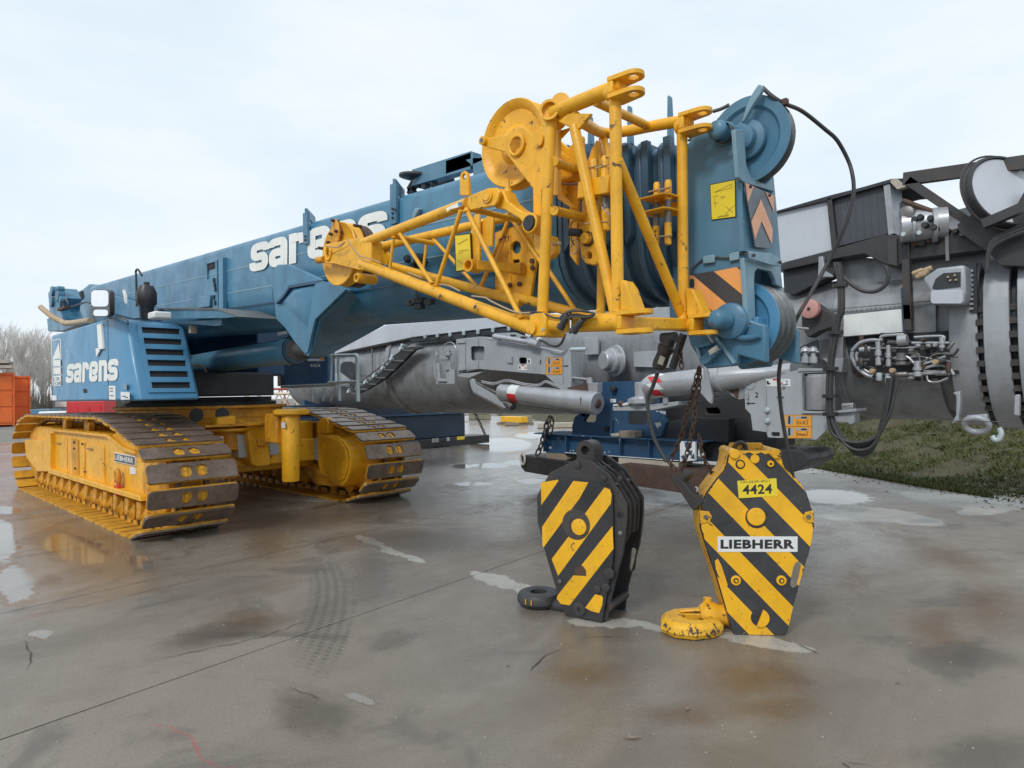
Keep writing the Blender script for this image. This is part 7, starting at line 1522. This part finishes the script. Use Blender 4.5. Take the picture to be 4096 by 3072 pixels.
MB().cyl(*Y(BY1 + .05, *c13((1560, 640), (1750, 665))), .03, n=14).obj('rod', 'steel', b1); MB().cyl(*Y(BY1 - .08, *c13((1740, 640), (1745, 700))), .05, n=14).obj('rod_eye', 'cyl', b1)
p = px(*c13((1655, 870))[0], y=BY1 - .12 - rc_ * 1.1)
arrow(CY1, BY1 - .12 - rc_ * 1.11, (1654, 905), (1654, 835), c16, 9, 3)
ST = MB().prism(Y(BY1 - .15, *c13((560, 670), (575, 650), (600, 655), (610, 700), (935, 890), (905, 955), (600, 795), (575, 740))), (0, .06, 0)).obj('stay_link', 'grey', b1, bev=.01)
MB().beam(*Y(BY1 - .2, *c13((605, 790), (905, 950))), .03, .02, up=(0, 1, 0)).obj('link_edge', 'steel', ST); MB().cyl(*Y(BY1 - .1, *c13((600, 680), (850, 800))), .03, n=12).obj('link_rod', 'dull_steel', b1); MB().cyl(*Y(BY1 - .12, *c13((920, 880), (990, 930))), .07, n=16).obj('link_boss', 'dull_steel', b1)
for k, o_ in enumerate((0, 14, 28)):
    MB().tube([px(*q, y=BY1 - .16) for q in c13((680, 700 - o_), (800, 720 - o_), (930, 690 - o_), (1100, 725 - o_), (1240, 735 - o_), (1310, 700 - o_), (1400, 735 - o_), (1480, 770 - o_))], .011, n=8).obj('pressure_pipe', 'cyl' if k else 'hose', b1)
MB().cyl(*Y(BY1 - .1, *c13((800, 235), (870, 250))), .05, n=14).obj('rod_eye', 'cyl', b1); MB().cyl(*Y(BY1 - .1, *c13((860, 245), (1150, 295))), .045, n=18).obj('small_cylinder', 'cyl', b1); MB().cyl(*Y(BY1 - .1, *c13((1150, 295), (1240, 320))), .065, n=18).obj('cylinder_end', 'cyl', b1)
plate(b1, 'slotted_plate', 'grey', BY1 + .1, c13((800, 205), (1000, 195), (1150, 250), (1230, 290), (1150, 290), (850, 240)), .03)
for a_ in (960, 1060): plate(b1, 'slot', 'dark', BY1 + .095, c13(*rrect(a_, 215 + (a_ - 960) * .2, a_ + 60, 235 + (a_ - 960) * .2, 10)), .003, 0)
for a_, b_ in ((1135, 222), (1243, 265)): blob_cyl(c13((a_, b_))[0], .04, .10, 'white', 'cap', BY1 - .12, (1, -.6, 0), par=b1)
MB().tube([px(*q, y=BY1 - .15) for q in c13((1250, 270), (1300, 290), (1350, 320), (1420, 330), (1470, 290), (1500, 210))], .022).obj('hose', 'hose', b1); MB().cyl(*Y(BY1 - .1, *c13((1560, 365), (1710, 362))), .035, n=14).obj('stub', 'galv', b1)
# round hub on the tube
HBc = px(*c13((2010, 475))[0], y=9.35)
MB().lathe(HBc, (-.35, -1, 0), [(.26, 0), (.27, .02), (.26, .05), (.20, .05), (.20, .12), (.215, .13), (.20, .16), (.155, .17), (.155, .27), (.14, .285)], n=40).obj('hub', 'cyl', sb)
for a_, b_ in (((1915, 450), (1960, 435)), ((1920, 480), (1970, 465)), ((1945, 495), (1950, 430))):
    pass
sp('square_plate', 'grey', 9.36, c13((1690, 240), (1822, 250), (1820, 410), (1695, 418)), .05); sp('square_plate', 'grey', 9.40, c12((75, 460), (230, 450), (430, 445), (430, 600), (75, 590)), .04)

# ---- side support bracket marked 2
BY2 = 8.45
b2 = thing('support_bracket', 'grey support bracket marked 2 with a silver cylinder, behind the blue boom head', 'bracket', tuple(px(3150, 1600, y=BY2)), group='grey numbered support brackets on the silver boom')
b2p = c12((1060, 700), (1080, 672), (1190, 650), (1240, 688), (1540, 615), (1560, 615), (1800, 620), (1800, 640), (1580, 648), (1570, 985), (1800, 985), (1800, 1130), (1695, 1235), (1265, 1215), (1250, 1168), (1130, 1152), (1112, 1010), (1065, 960), (1060, 880))
P2 = plate(b2, 'side_plate', 'grey', BY2, b2p, .04, .005, [c12(*rrect(1292, 1168, 1370, 1206, 12))])
plate(b2, 'inner_wall', 'dull_steel', BY2 + .3, c12((1560, 640), (1830, 640), (1830, 990), (1560, 990)), .03); MB().prism([p for p in Y(BY2, *c12((1572, 648), (1578, 648), (1578, 985), (1572, 985)))], (0, .3, 0)).obj('inner_wall', 'grey', b2)
p, q = Y(BY2 + .12, *c12((1730, 970), (1730, 655))); L_ = (q - p).length
MB().lathe(p, (0, 0, 1), [(.16, 0), (.165, .01), (.165, L_ * .93), (.15, L_ * .95), (.15, L_)], n=32).obj('pivot_post', 'cyl', b2)
plate(b2, 'top_flange', 'silver_light', BY2 - .02, c12((1530, 600), (1800, 605), (1815, 625), (1530, 630)), .35); plate(b2, 'bottom_flange', 'silver_light', BY2 - .03, c12((1560, 980), (1800, 985), (2045, 960), (2045, 985), (1840, 1002), (1565, 1000)), .35)
plate(b2, 'foot', 'silver_light', BY2 + .02, c12((1845, 1005), (2030, 985), (2025, 1090), (1985, 1105), (1970, 1085), (1845, 1080)), .2, .008); MB().cyl(*Y(BY2 + .1, *c12((1930, 945), (2030, 942))), .05, n=16).obj('roller', 'steel', b2)
plate(b2, 'arm_plate', 'silver', BY2 + .02, c12((870, 705), (1190, 650), (1090, 680), (1060, 870), (1010, 880), (950, 850), (890, 800)), .05); plate(b2, 'rust_patch', 'rust', BY2 + .015, c12((900, 770), (950, 760), (1000, 765), (1010, 800), (1000, 870), (985, 872), (960, 830), (910, 800)), .004)
for a_, b_ in (((1243, 690), (1253, 1168)), ((1385, 900), (1395, 1215)), ((1562, 625), (1568, 985))): MB().beam(*Y(BY2 - .008, *c12(a_, b_)), .012, .012, up=(0, 1, 0)).obj('weld', 'silver_light', P2)
MB().lathe(px(*c12((1110, 750))[0], y=BY2), (0, -1, 0), [(.065, 0), (.062, .012)], n=24).obj('cap', 'grey', P2)
plate(P2, 'warning_sticker', 'white', BY2 - .004, c12((1245, 700), (1395, 698), (1395, 765), (1245, 763)), .004); plate(P2, 'number_sticker', 'white', BY2 - .004, c12((1400, 698), (1463, 698), (1463, 765), (1400, 765)), .004)
plate(P2, 'print', 'red', BY2 - .006, c12((1308, 698), (1350, 698), (1350, 712), (1308, 712)), .002); plate(P2, 'print', 'ink', BY2 - .006, c12((1253, 715), (1268, 715), (1275, 735), (1295, 738), (1265, 752), (1255, 745)), .002); plate(P2, 'print', 'red', BY2 - .006, c12((1375, 748), (1388, 722), (1394, 750)), .002)
num('2', c12((1418, 750), (1442, 750), (1418, 712)), P2, BY2 - .006, 'ink_blue'); num('2', c12((1150, 862), (1180, 862), (1150, 815)), P2, BY2 - .003)
arrow(P2, BY2, (1152, 915), (1072, 915), c12, 16, 5); okdanger(P2, BY2, (1405, 1016, 1655, 1225), c12)
for q in (((1385, 740), (1410, 770)), ((1335, 850), (1400, 850)), ((1075, 815), (1090, 870))): plate(P2, 'stop', 'silver_light', BY2 - .03, c12((q[0][0], q[0][1]), (q[1][0], q[0][1]), (q[1][0], q[1][1] + 5), (q[0][0], q[1][1] + 5)), .03, .004)
for c_ in ((1265, 975), (1265, 1070)): MB().lathe(px(*c12(c_)[0], y=BY2), (0, -1, 0), [(.03, 0), (.035, .03), (.02, .05)], n=12).obj('knob', 'galv', P2)
CA, CBx = px(*c12((235, 765))[0], y=BY2 - .1), px(*c12((1480, 625))[0], y=BY2 + .1); dd = (CBx - CA).normalized(); L_ = (CBx - CA).length
CY2 = MB().lathe(CA, dd, [(.06, -.12), (.13, -.09), (.165, -.02), (.17, 0), (.17, 1.0), (.185, 1.01), (.185, 1.05), (.17, 1.06), (.15, L_ * .7), (.10, L_ * .8), (.10, L_)], n=36).obj('support_cylinder', 'cyl', b2)
for k in range(5): band(CY2, CA, dd, .172, .0, .16, 20 + 72 * k, 20 + 72 * k + 40, 'red', 5, .1)
for k in range(5): band(CY2, CA, dd, .1715, .0, .17, 60 + 72 * k, 60 + 72 * k + 34, 'white', 5, .1)
plate(b2, 'clamp_plate', 'silver_light', BY2 - .22, c12((690, 595), (720, 600), (745, 740), (770, 850), (765, 920), (735, 900), (640, 790), (690, 700)), .05, .006)
PD = MB().prism(Y(BY2 - .1, *d8((965, 355), (1000, 332), (1340, 330), (1460, 320), (1690, 290), (1695, 335), (1450, 385), (1350, 398), (975, 398))), (0, .35, 0)).obj('support_pad', 'grey', b2, bev=.01)
MB().lathe(px(*d8((1300, 295))[0], y=BY2 + .0), (0, 0, 1), [(.19, -.03), (.22, -.02), (.22, .04), (.15, .07), (.11, .08), (.11, .28), (.09, .29)], n=8).obj('swivel_nut', 'cyl', b2)
plate(b2, 'pad_lug', 'silver_light', BY2 - .12, d8((1520, 240), (1570, 240), (1575, 320), (1520, 325)), .05, .006)
MB().prism(Y(BY2 - .12, *d8((975, 325), (1070, 318), (1140, 298), (1160, 305), (1155, 325), (1090, 338), (975, 340))), (0, .1, 0)).obj('torn_strap', 'white', b2)
MB().cyl(*Y(BY2 - .1, *d8((1045, 310), (1085, 325))), .04, n=10).obj('rusty_bolt', 'rust', b2)

# ---- trestles
tr = thing('trestle', 'big blue steel trestle with chipped paint on a ribbed beam under the silver boom', 'trestle', tuple(px(2450, 1840, y=9.0)))
TYb = 9.0
plate(tr, 'saddle_plate', 'blue_dark', TYb + .12, d8((520, 665), (518, 570), (545, 465), (600, 425), (640, 300), (700, 80), (1380, 60), (1480, 330), (1560, 520), (1500, 690)), .10, .01, [d8(*[(640, 510), (690, 430), (790, 425), (780, 505), (755, 525), (650, 522)])])
plate(tr, 'opening', 'dark', TYb + .115, d8(*rrect(1142, 400, 1345, 545, 30)), .004, 0); plate(tr, 'end_plate', 'blue_dark', TYb + .6, d8((560, 660), (640, 300), (1400, 60), (1500, 690)), .08, 0, [d8((610, 540), (680, 410), (820, 405), (810, 535))])
bt = TYb
TBm = plate(tr, 'top_flange', 'blue_dark', bt - .12, d8((95, 640), (1960, 738), (1960, 752), (95, 652)), .8, .004)
plate(tr, 'web', 'blue_dark', bt, d8((195, 655), (1900, 740), (1890, 945), (240, 850)), .05)
plate(tr, 'bottom_flange', 'blue_dark', bt - .12, d8((230, 845), (440, 858), (1900, 945), (1900, 962), (440, 872), (230, 858)), .6, .004)
plate(tr, 'chipped_edge', 'letters', bt - .125, d8((440, 853), (1700, 945), (1700, 951), (440, 859)), .004, 0)
for a_ in (200, 440, 722, 1038, 1360): plate(tr, 'rib', 'blue_dark', bt - .11, d8((a_, 662 + (a_ - 200) * .05), (a_ + 12, 662 + (a_ - 200) * .05), (a_ + 12, 848 + (a_ - 200) * .058), (a_, 848 + (a_ - 200) * .058)), .11, .003)
EP = plate(tr, 'end_plate', 'white', bt - .16, d8((1712, 735), (1880, 742), (1885, 945), (1712, 960)), .05, .004)
for pts in (((1765, 740), (1840, 742), (1845, 800), (1790, 840), (1770, 790)), ((1800, 850), (1850, 830), (1845, 900), (1820, 880)), ((1725, 900), (1760, 880), (1790, 940), (1750, 945)), ((1830, 920), (1870, 860), (1880, 930))): decal(EP, 'peeled_patch', 'blue_dark', bt - .16, d8(*pts), .003)
for (a_, b_, s_) in ((475, 735, 20), (235, 740, 9), (280, 805, 14), (500, 836, 6), (535, 836, 6), (812, 855, 6), (883, 858, 8), (370, 700, 7)):
    decal(tr, 'paint_chip', 'letters', bt, d8((a_ - s_, b_ - s_), (a_ + s_, b_ - s_ * .8), (a_ + s_ * .7, b_ + s_), (a_ - s_ * .5, b_ + s_ * .6)), .004)
for pts in (((1435, 530), (1500, 520), (1510, 560), (1470, 580), (1475, 610), (1450, 560)), ((1475, 395), (1560, 400), (1555, 440), (1500, 420)), ((1440, 200 + 185), (1480, 400), (1460, 415))): decal(tr, 'paint_chip', 'galv', TYb + .12, d8(*pts), .004)
plate(tr, 'small_sticker', 'white', TYb + .115, d8((945, 264), (1006, 266), (1005, 304), (945, 302)), .004); num('0', d8((955, 297), (970, 297), (955, 272)), tr, TYb + .113, 'ink_blue')
blob_cyl(d8((985, 150))[0], .05, .12, 'dark', 'stub', TYb + .08, par=tr); blob_cyl(d8((905, 595))[0], .05, .03, 'dark', 'hole', TYb + .11, par=tr)
plate(tr, 'post', 'blue_dark', TYb + .05, d8((940, 490), (960, 495), (955, 660), (940, 660)), .1)
# dark rear frame on the right of the trestle
plate(tr, 'rear_frame', 'black', TYb + .5, d8((1480, 330), (2600, 200), (2830, 420), (2830, 800), (1500, 730)), .5, .01, [d8((1995, 365), (2130, 362), (2165, 410), (2140, 432), (2010, 428))])
plate(tr, 'rear_frame', 'dark', TYb + .2, d8((1560, 520), (1900, 470), (2250, 480), (2250, 750), (1530, 700)), .2, .01)
plate(tr, 'frame_foot', 'dark', TYb + .3, d8((1950, 760), (2770, 700), (2780, 1010), (2000, 950)), .5, .01)
def timber(name, label, y_, pts, dep, m):
    o = MB().prism(Y(y_, *pts), (0, dep, 0)).obj(name, m, None, bev=.012); return tag(o, label, 'timber')
timber('timber_block', 'pale wooden beam packed under the right half of the blue trestle', bt - .15, d8((1035, 915), (1640, 965), (1700, 970), (1690, 1045), (1540, 1040), (1035, 990)), .4, 'wood_pale')
timber('timber_block', 'dark wooden block packed under the left end of the blue trestle', bt - .12, d8((225, 860), (430, 868), (470, 930), (450, 950), (230, 940)), .3, 'wood')
timber('timber_block', 'dark packing block in the gap under the trestle, left of the pale beam', bt - .05, d8((765, 885), (955, 905), (955, 975), (780, 960)), .3, 'black_worn')
timber('timber_block', 'dark wooden block resting on top of the blue trestle beam', bt - .1, d8((1035, 618), (1215, 622), (1218, 698), (1040, 690)), .2, 'wood')
timber('timber_block', 'small pale wooden block on the trestle beam beside the dark one', bt - .12, d8((940, 650), (1030, 640), (1035, 682), (950, 680)), .2, 'wood_pale')
def matbeam(label, y_, pts, dep, m):
    o = MB().prism(Y(y_, *pts), (0, dep, 0)).obj('steel_mat', m, None, bev=.02); return tag(o, label, 'mat')
matbeam('rusty black steel mat lying on the ground in front of the trestle', 8.55, d8((1040, 985), (1690, 1050), (2000, 1080), (2200, 1100), (2200, 1390), (1700, 1300), (1170, 1218), (1040, 1195)), .9, 'rust')
mt = thing('support_mat', 'long black steel mat with a lifting ring at its rounded left end', 'mat', tuple(px(2100, 1900, y=8.85)))
MB().prism(Y(8.85, *c13((1050, 1440), (1085, 1400), (1300, 1430), (1700, 1480), (1900, 1520), (1900, 1680), (1300, 1600), (1100, 1565), (1065, 1520))), (0, 1.0, 0)).obj('mat_body', 'black', mt, bev=.02)
MB().torus(px(*c13((1085, 1440))[0], y=8.82), (.2, 1, 0), .10, .022, n=24, sx=.65).obj('lifting_ring', 'cement', mt)
mt2 = MB().prism(Y(8.3, *cR((300, 190), (470, 185), (560, 190), (610, 215), (628, 260), (610, 290), (560, 320), (500, 350), (300, 340))), (0, .8, 0)).obj('support_mat', 'black', None, bev=.03); tag(mt2, 'black rounded mat end showing right of the yellow hook block', 'mat')
M['black_blue'] = mat('blackish_blue_paint', (.012, .03, .06), .4, dirt=.5, scale=3)
# left trestle behind the crane
g0 = px(1640, 1800, z=0); g1 = px(1925, 1772, z=0)
tl = thing('trestle', 'dark blue trestle on a black mat beam by the left end of the silver boom', 'trestle', ((g0.x + g1.x) / 2, (g0.y + g1.y) / 2, 0))
xl = (g0.x + g1.x) / 2
LM = MB().box((xl - .5, g0.y - 3.5, 0.03), (xl + .3, g1.y, .30)).obj('mat_beam', 'black', tl, bev=.02)
MB().box((xl - .6, 8.2, .30), (xl + .1, g1.y - .9, 1.05)).obj('base', 'black_blue', tl, bev=.03); MB().box((xl - .8, 7.6, 1.0), (xl - .1, g1.y - 1.8, 1.45)).obj('saddle', 'black_blue', tl, bev=.03)
MB().prism([(xl - .3, 9.2, 1.0), (xl - .3, 11.8, 1.0), (xl - .3, 11.6, 1.5), (xl - .3, 11.0, 1.42), (xl - .3, 9.8, 1.42), (xl - .3, 9.2, 1.6)], (.12, 0, 0)).obj('saddle_plate', 'blue_dark', tl)
for k in range(6): MB().box((xl + .1, 8.4 + .55 * k, .32), (xl + .18, 8.45 + .55 * k, 1.03)).obj('rib', 'blue_dark', tl)
MB().box((xl - .55, 8.25, 1.05), (xl + .22, g1.y - 1.0, 1.09)).obj('top_flange', 'blue_dark', tl)
for u0, u1, m, t_ in ((192, 258, 'cement', '23'), (438, 512, 'sign_yellow', None), (338, 365, 'galv', None)):
    pts = X(xl + .305, *c13((u0, 1240 - (u0 - 192) * .08), (u1, 1235 - (u1 - 258) * .08), (u1, 1272 - (u1 - 258) * .10), (u0, 1278 - (u0 - 192) * .10)))
    o = MB().prism(pts, (-.01, 0, 0)).obj('tag_plate', m, LM)
    if t_: text(t_, pts[3] + (pts[2] - pts[3]) * .25 + (pts[0] - pts[3]) * .2, (pts[2] - pts[3]) * .5, (pts[0] - pts[3]) * .6, (.003, 0, 0), 'number', 'ink', o, .01)
def fbox(name, label, u0, u1, v0, v1, y_, m, cat): return tag(MB().prism(Y(y_, (u0, v0), (u1, v0), (u1, v1), (u0, v1)), (0, .4, 0)).obj(name, m, None, bev=.01), label, cat)

# ============================================================ CHAINS, CABLES, HOSES
def chain(name, label, pts, m='rust', s_=.045, r_=.0075, cat='chain'):
    P = [Vector(p) for p in pts]; L = [0]
    for i in range(1, len(P)): L.append(L[-1] + (P[i] - P[i - 1]).length)
    n_ = int(L[-1] / (s_ * 1.3)); t = thing(name, label, cat, tuple(P[0]))
    for k in range(n_):
        d_ = L[-1] * (k + .5) / n_; i = max(j for j in range(len(L)) if L[j] <= d_); f = (d_ - L[i]) / (L[i + 1] - L[i]); c_ = P[i].lerp(P[i + 1], f); d = (P[i + 1] - P[i]).normalized()
        u, w_ = perp(d); ax = (u if k % 2 else w_)
        mb = MB(); q = d.cross(ax).normalized(); pts_ = []
        for j in range(12):
            a_ = 2 * math.pi * j / 12; pts_.append(c_ + d * math.cos(a_) * s_ + q * math.sin(a_) * s_ * .52)
        nn = len(pts_); vs = []; mm = 6
        for j in range(nn):
            dn = (pts_[j] - c_).normalized()
            for z in range(mm): b_ = 2 * math.pi * z / mm; vs.append(pts_[j] + dn * r_ * math.cos(b_) + ax * r_ * math.sin(b_))
        mb.add(vs, [(j * mm + z, j * mm + (z + 1) % mm, ((j + 1) % nn) * mm + (z + 1) % mm, ((j + 1) % nn) * mm + z) for j in range(nn) for z in range(mm)])
        mb.obj('link', m, t, ang=60)
    return t
def P3(y_, *pts): return [px(u, v, y=y_) for u, v in pts]
chain('rusty_chain', 'rusty chain hanging from the boom head down to the black clamp, left strand', P3(4.5, (2797, 1470), (2782, 1530), (2762, 1600), (2745, 1660), (2728, 1740), (2700, 1800), (2678, 1850), (2700, 1880)), s_=.034, r_=.0065)
chain('rusty_chain', 'rusty chain beside it ending right of the black clamp, with a red link', P3(4.46, (2800, 1475), (2795, 1560), (2778, 1640), (2775, 1700), (2760, 1760), (2745, 1830), (2725, 1880)), s_=.03, r_=.006)
chain('rusty_chain', 'rusty chain slanting down right behind the clamp to the yellow hook block', P3(4.52, (2795, 1740), (2805, 1800), (2822, 1850), (2845, 1890), (2862, 1905)), s_=.03, r_=.006)
chain('rusty_chain', 'short rusty chain under the jib beside the limit switch', P3(4.2, *c12((490, 400), (480, 450), (495, 520), (500, 600))), s_=.03, r_=.006)
chain('rusty_chain', 'heavy black chain hanging at the left end of the blue trestle', P3(8.8, *d8((275, 465), (240, 540), (225, 620), (190, 740), (160, 830), (130, 880))), 'black_worn', .085, .016)
chain('rusty_chain', 'second heavy chain loop beside the left end of the trestle', P3(8.75, *d8((290, 465), (300, 560), (270, 640), (262, 650))), 'black_worn', .085, .016)
chain('rusty_chain', 'chain running down to the end of the far black mat beam', [Vector((xl + .2, g1.y - .05, .2)), Vector((xl + .1, g1.y - .3, .8)), Vector((xl + .0, g1.y - .7, 1.5))], 'black_worn', .08, .016)
# hanging limit switch with thick cable
ls = thing('limit_switch', 'black rubber limit switch box hanging under the yellow jib on a thick cable', 'switch', tuple(px(*c12((360, 450))[0], y=4.3)))
p, q = P3(4.3, *c12((290, 610), (400, 330))); d = (q - p); L_ = d.length
MB().lathe(p, d.normalized(), [(.030, 0), (.048, .01), (.054, L_ * .2), (.05, L_ * .5), (.062, L_ * .62), (.062, L_ * .72), (.050, L_ * .75), (.045, L_)], n=20).obj('switch_body', 'black_worn', ls)
MB().beam(*P3(4.25, *c12((310, 570), (335, 500))), .045, .006, up=(0, 1, 0)).obj('switch_label', 'cement', ls)
MB().cyl(*P3(4.28, *c12((420, 600), (520, 300))), .028, n=14).obj('cable_sleeve', 'hose', ls); MB().cyl(*P3(4.3, *c12((330, 340), (450, 330))), .04, n=16).obj('bracket', 'black_worn', ls)
MB().tube(P3(4.35, *c12((290, 640), (240, 780), (200, 880), (215, 1050), (250, 1200), (310, 1330), (370, 1430))), .015, n=12).obj('cable', 'hose', ls)
# clamp weight leaning on the yellow block
cw_ = thing('clamp_weight', 'black open clamp weight leaning against the left edge of the yellow hook block', 'clamp', tuple(px(2750, 1960, y=4.32)))
pts = c15((150, 395), (165, 375), (235, 335), (258, 345), (275, 372), (270, 388), (240, 415), (248, 425), (325, 525), (360, 520), (398, 545), (395, 572), (335, 628), (315, 632))
MB().prism(Y(4.30, *pts), (0, .09, 0)).obj('clamp_body', 'black_worn', cw_, bev=.01)
MB().cyl(*P3(4.36, *c15((250, 400), (345, 515))), .016, n=12).obj('clamp_bar', 'black', cw_); MB().beam(*P3(4.33, *c15((288, 480), (315, 512))), .02, .012).obj('rope_strand', 'red', cw_)
MB().tube(P3(4.32, *c15((335, 455), (350, 470), (345, 490))), .006).obj('wire_end', 'galv', cw_)
# hoses from the head
hs = thing('rope_hose', 'black cable arching from the head sheave and hanging down right of the boom head', 'cable', tuple(px(3050, 350, y=4.2)))
y0s = [(3050, 350, 4.05), (3085, 382, 4.05), (3132, 412, 4.1), (3209, 445, 4.3), (3300, 517, 4.5), (3349, 562, 4.6), (3392, 640, 4.7), (3410, 700, 4.7), (3415, 760, 4.7), (3406, 820, 4.7), (3376, 916, 4.7), (3313, 1047, 4.7), (3241, 1178, 4.6), (3204, 1241, 4.5), (3178, 1295, 4.5), (3135, 1399, 4.45), (3116, 1489, 4.45), (3119, 1584, 4.5), (3133, 1697, 4.55), (3155, 1810, 4.6), (3171, 1905, 4.7)]
MB().tube([px(u, v, y=y_) for u, v, y_ in y0s], .0125, n=12, res=5).obj('cable_run', 'hose', hs)
p = px(3132, 412, y=4.1); MB().box(tuple(p - Vector((.03, .02, .02))), tuple(p + Vector((.03, .02, .02)))).obj('cable_clamp', 'rust', hs, bev=.004)
MB().tube([px(u, v, y=4.05) for u, v in c8((700, 725), (960, 590), (1040, 480))], .009).obj('rope_end', 'wire', hs); MB().tube([px(u, v, y=4.2) for u, v in c8((975, 402), (1070, 372), (1150, 330))], .012).obj('rope_end', 'wire', hs)
hb_ = thing('hose_bundle', 'thick bundle of black hoses hanging in a long loop from the silver boom', 'hoses', tuple(px(3330, 1500, y=8.3)))
for k in range(6):
    o_ = (k - 2.5); yk = 8.25 + .03 * (k % 3)
    a1 = c10((535 + 9 * k, 1215), (590 + 7 * o_, 1400), (595 + 8 * o_, 1640)); a2 = c11((595 + 8 * o_, 40), (560 + 8 * o_, 300), (505 + 8 * o_, 650), (490 + 8 * o_, 950), (500 + 9 * o_, 1150), (580 + 22 * o_, 1300 + 14 * k), (720 + 8 * o_, 1370 + 22 * k), (880 - 4 * o_, 1330 + 22 * k), (985 - 12 * o_, 1140 + 8 * k), (1030 - 14 * o_, 950), (1050 - 18 * o_, 800))
    MB().tube([px(u, v, y=yk) for u, v in a1 + a2[1:]], .019, n=8, res=4).obj('hose', 'hose', hb_)
for q in c10((585, 1420)) + c11((545, 400), (500, 720), (495, 960), (500, 1120)):
    p = px(*q, y=8.28); MB().lathe(p, (0, 0, 1), [(.085, -.02), (.085, .02)], n=14).obj('hose_strap', 'ink', hb_)
h2 = MB().tube([px(u, v, y=8.6) for u, v in c10((620, 1350), (700, 1420), (800, 1470), (900, 1470), (980, 1420), (1010, 1350), (1000, 1280), (985, 1250))], .024, n=10).obj('loop_hose', 'hose'); tag(h2, 'single black hose looping under the black frame beam of the silver boom', 'hose')
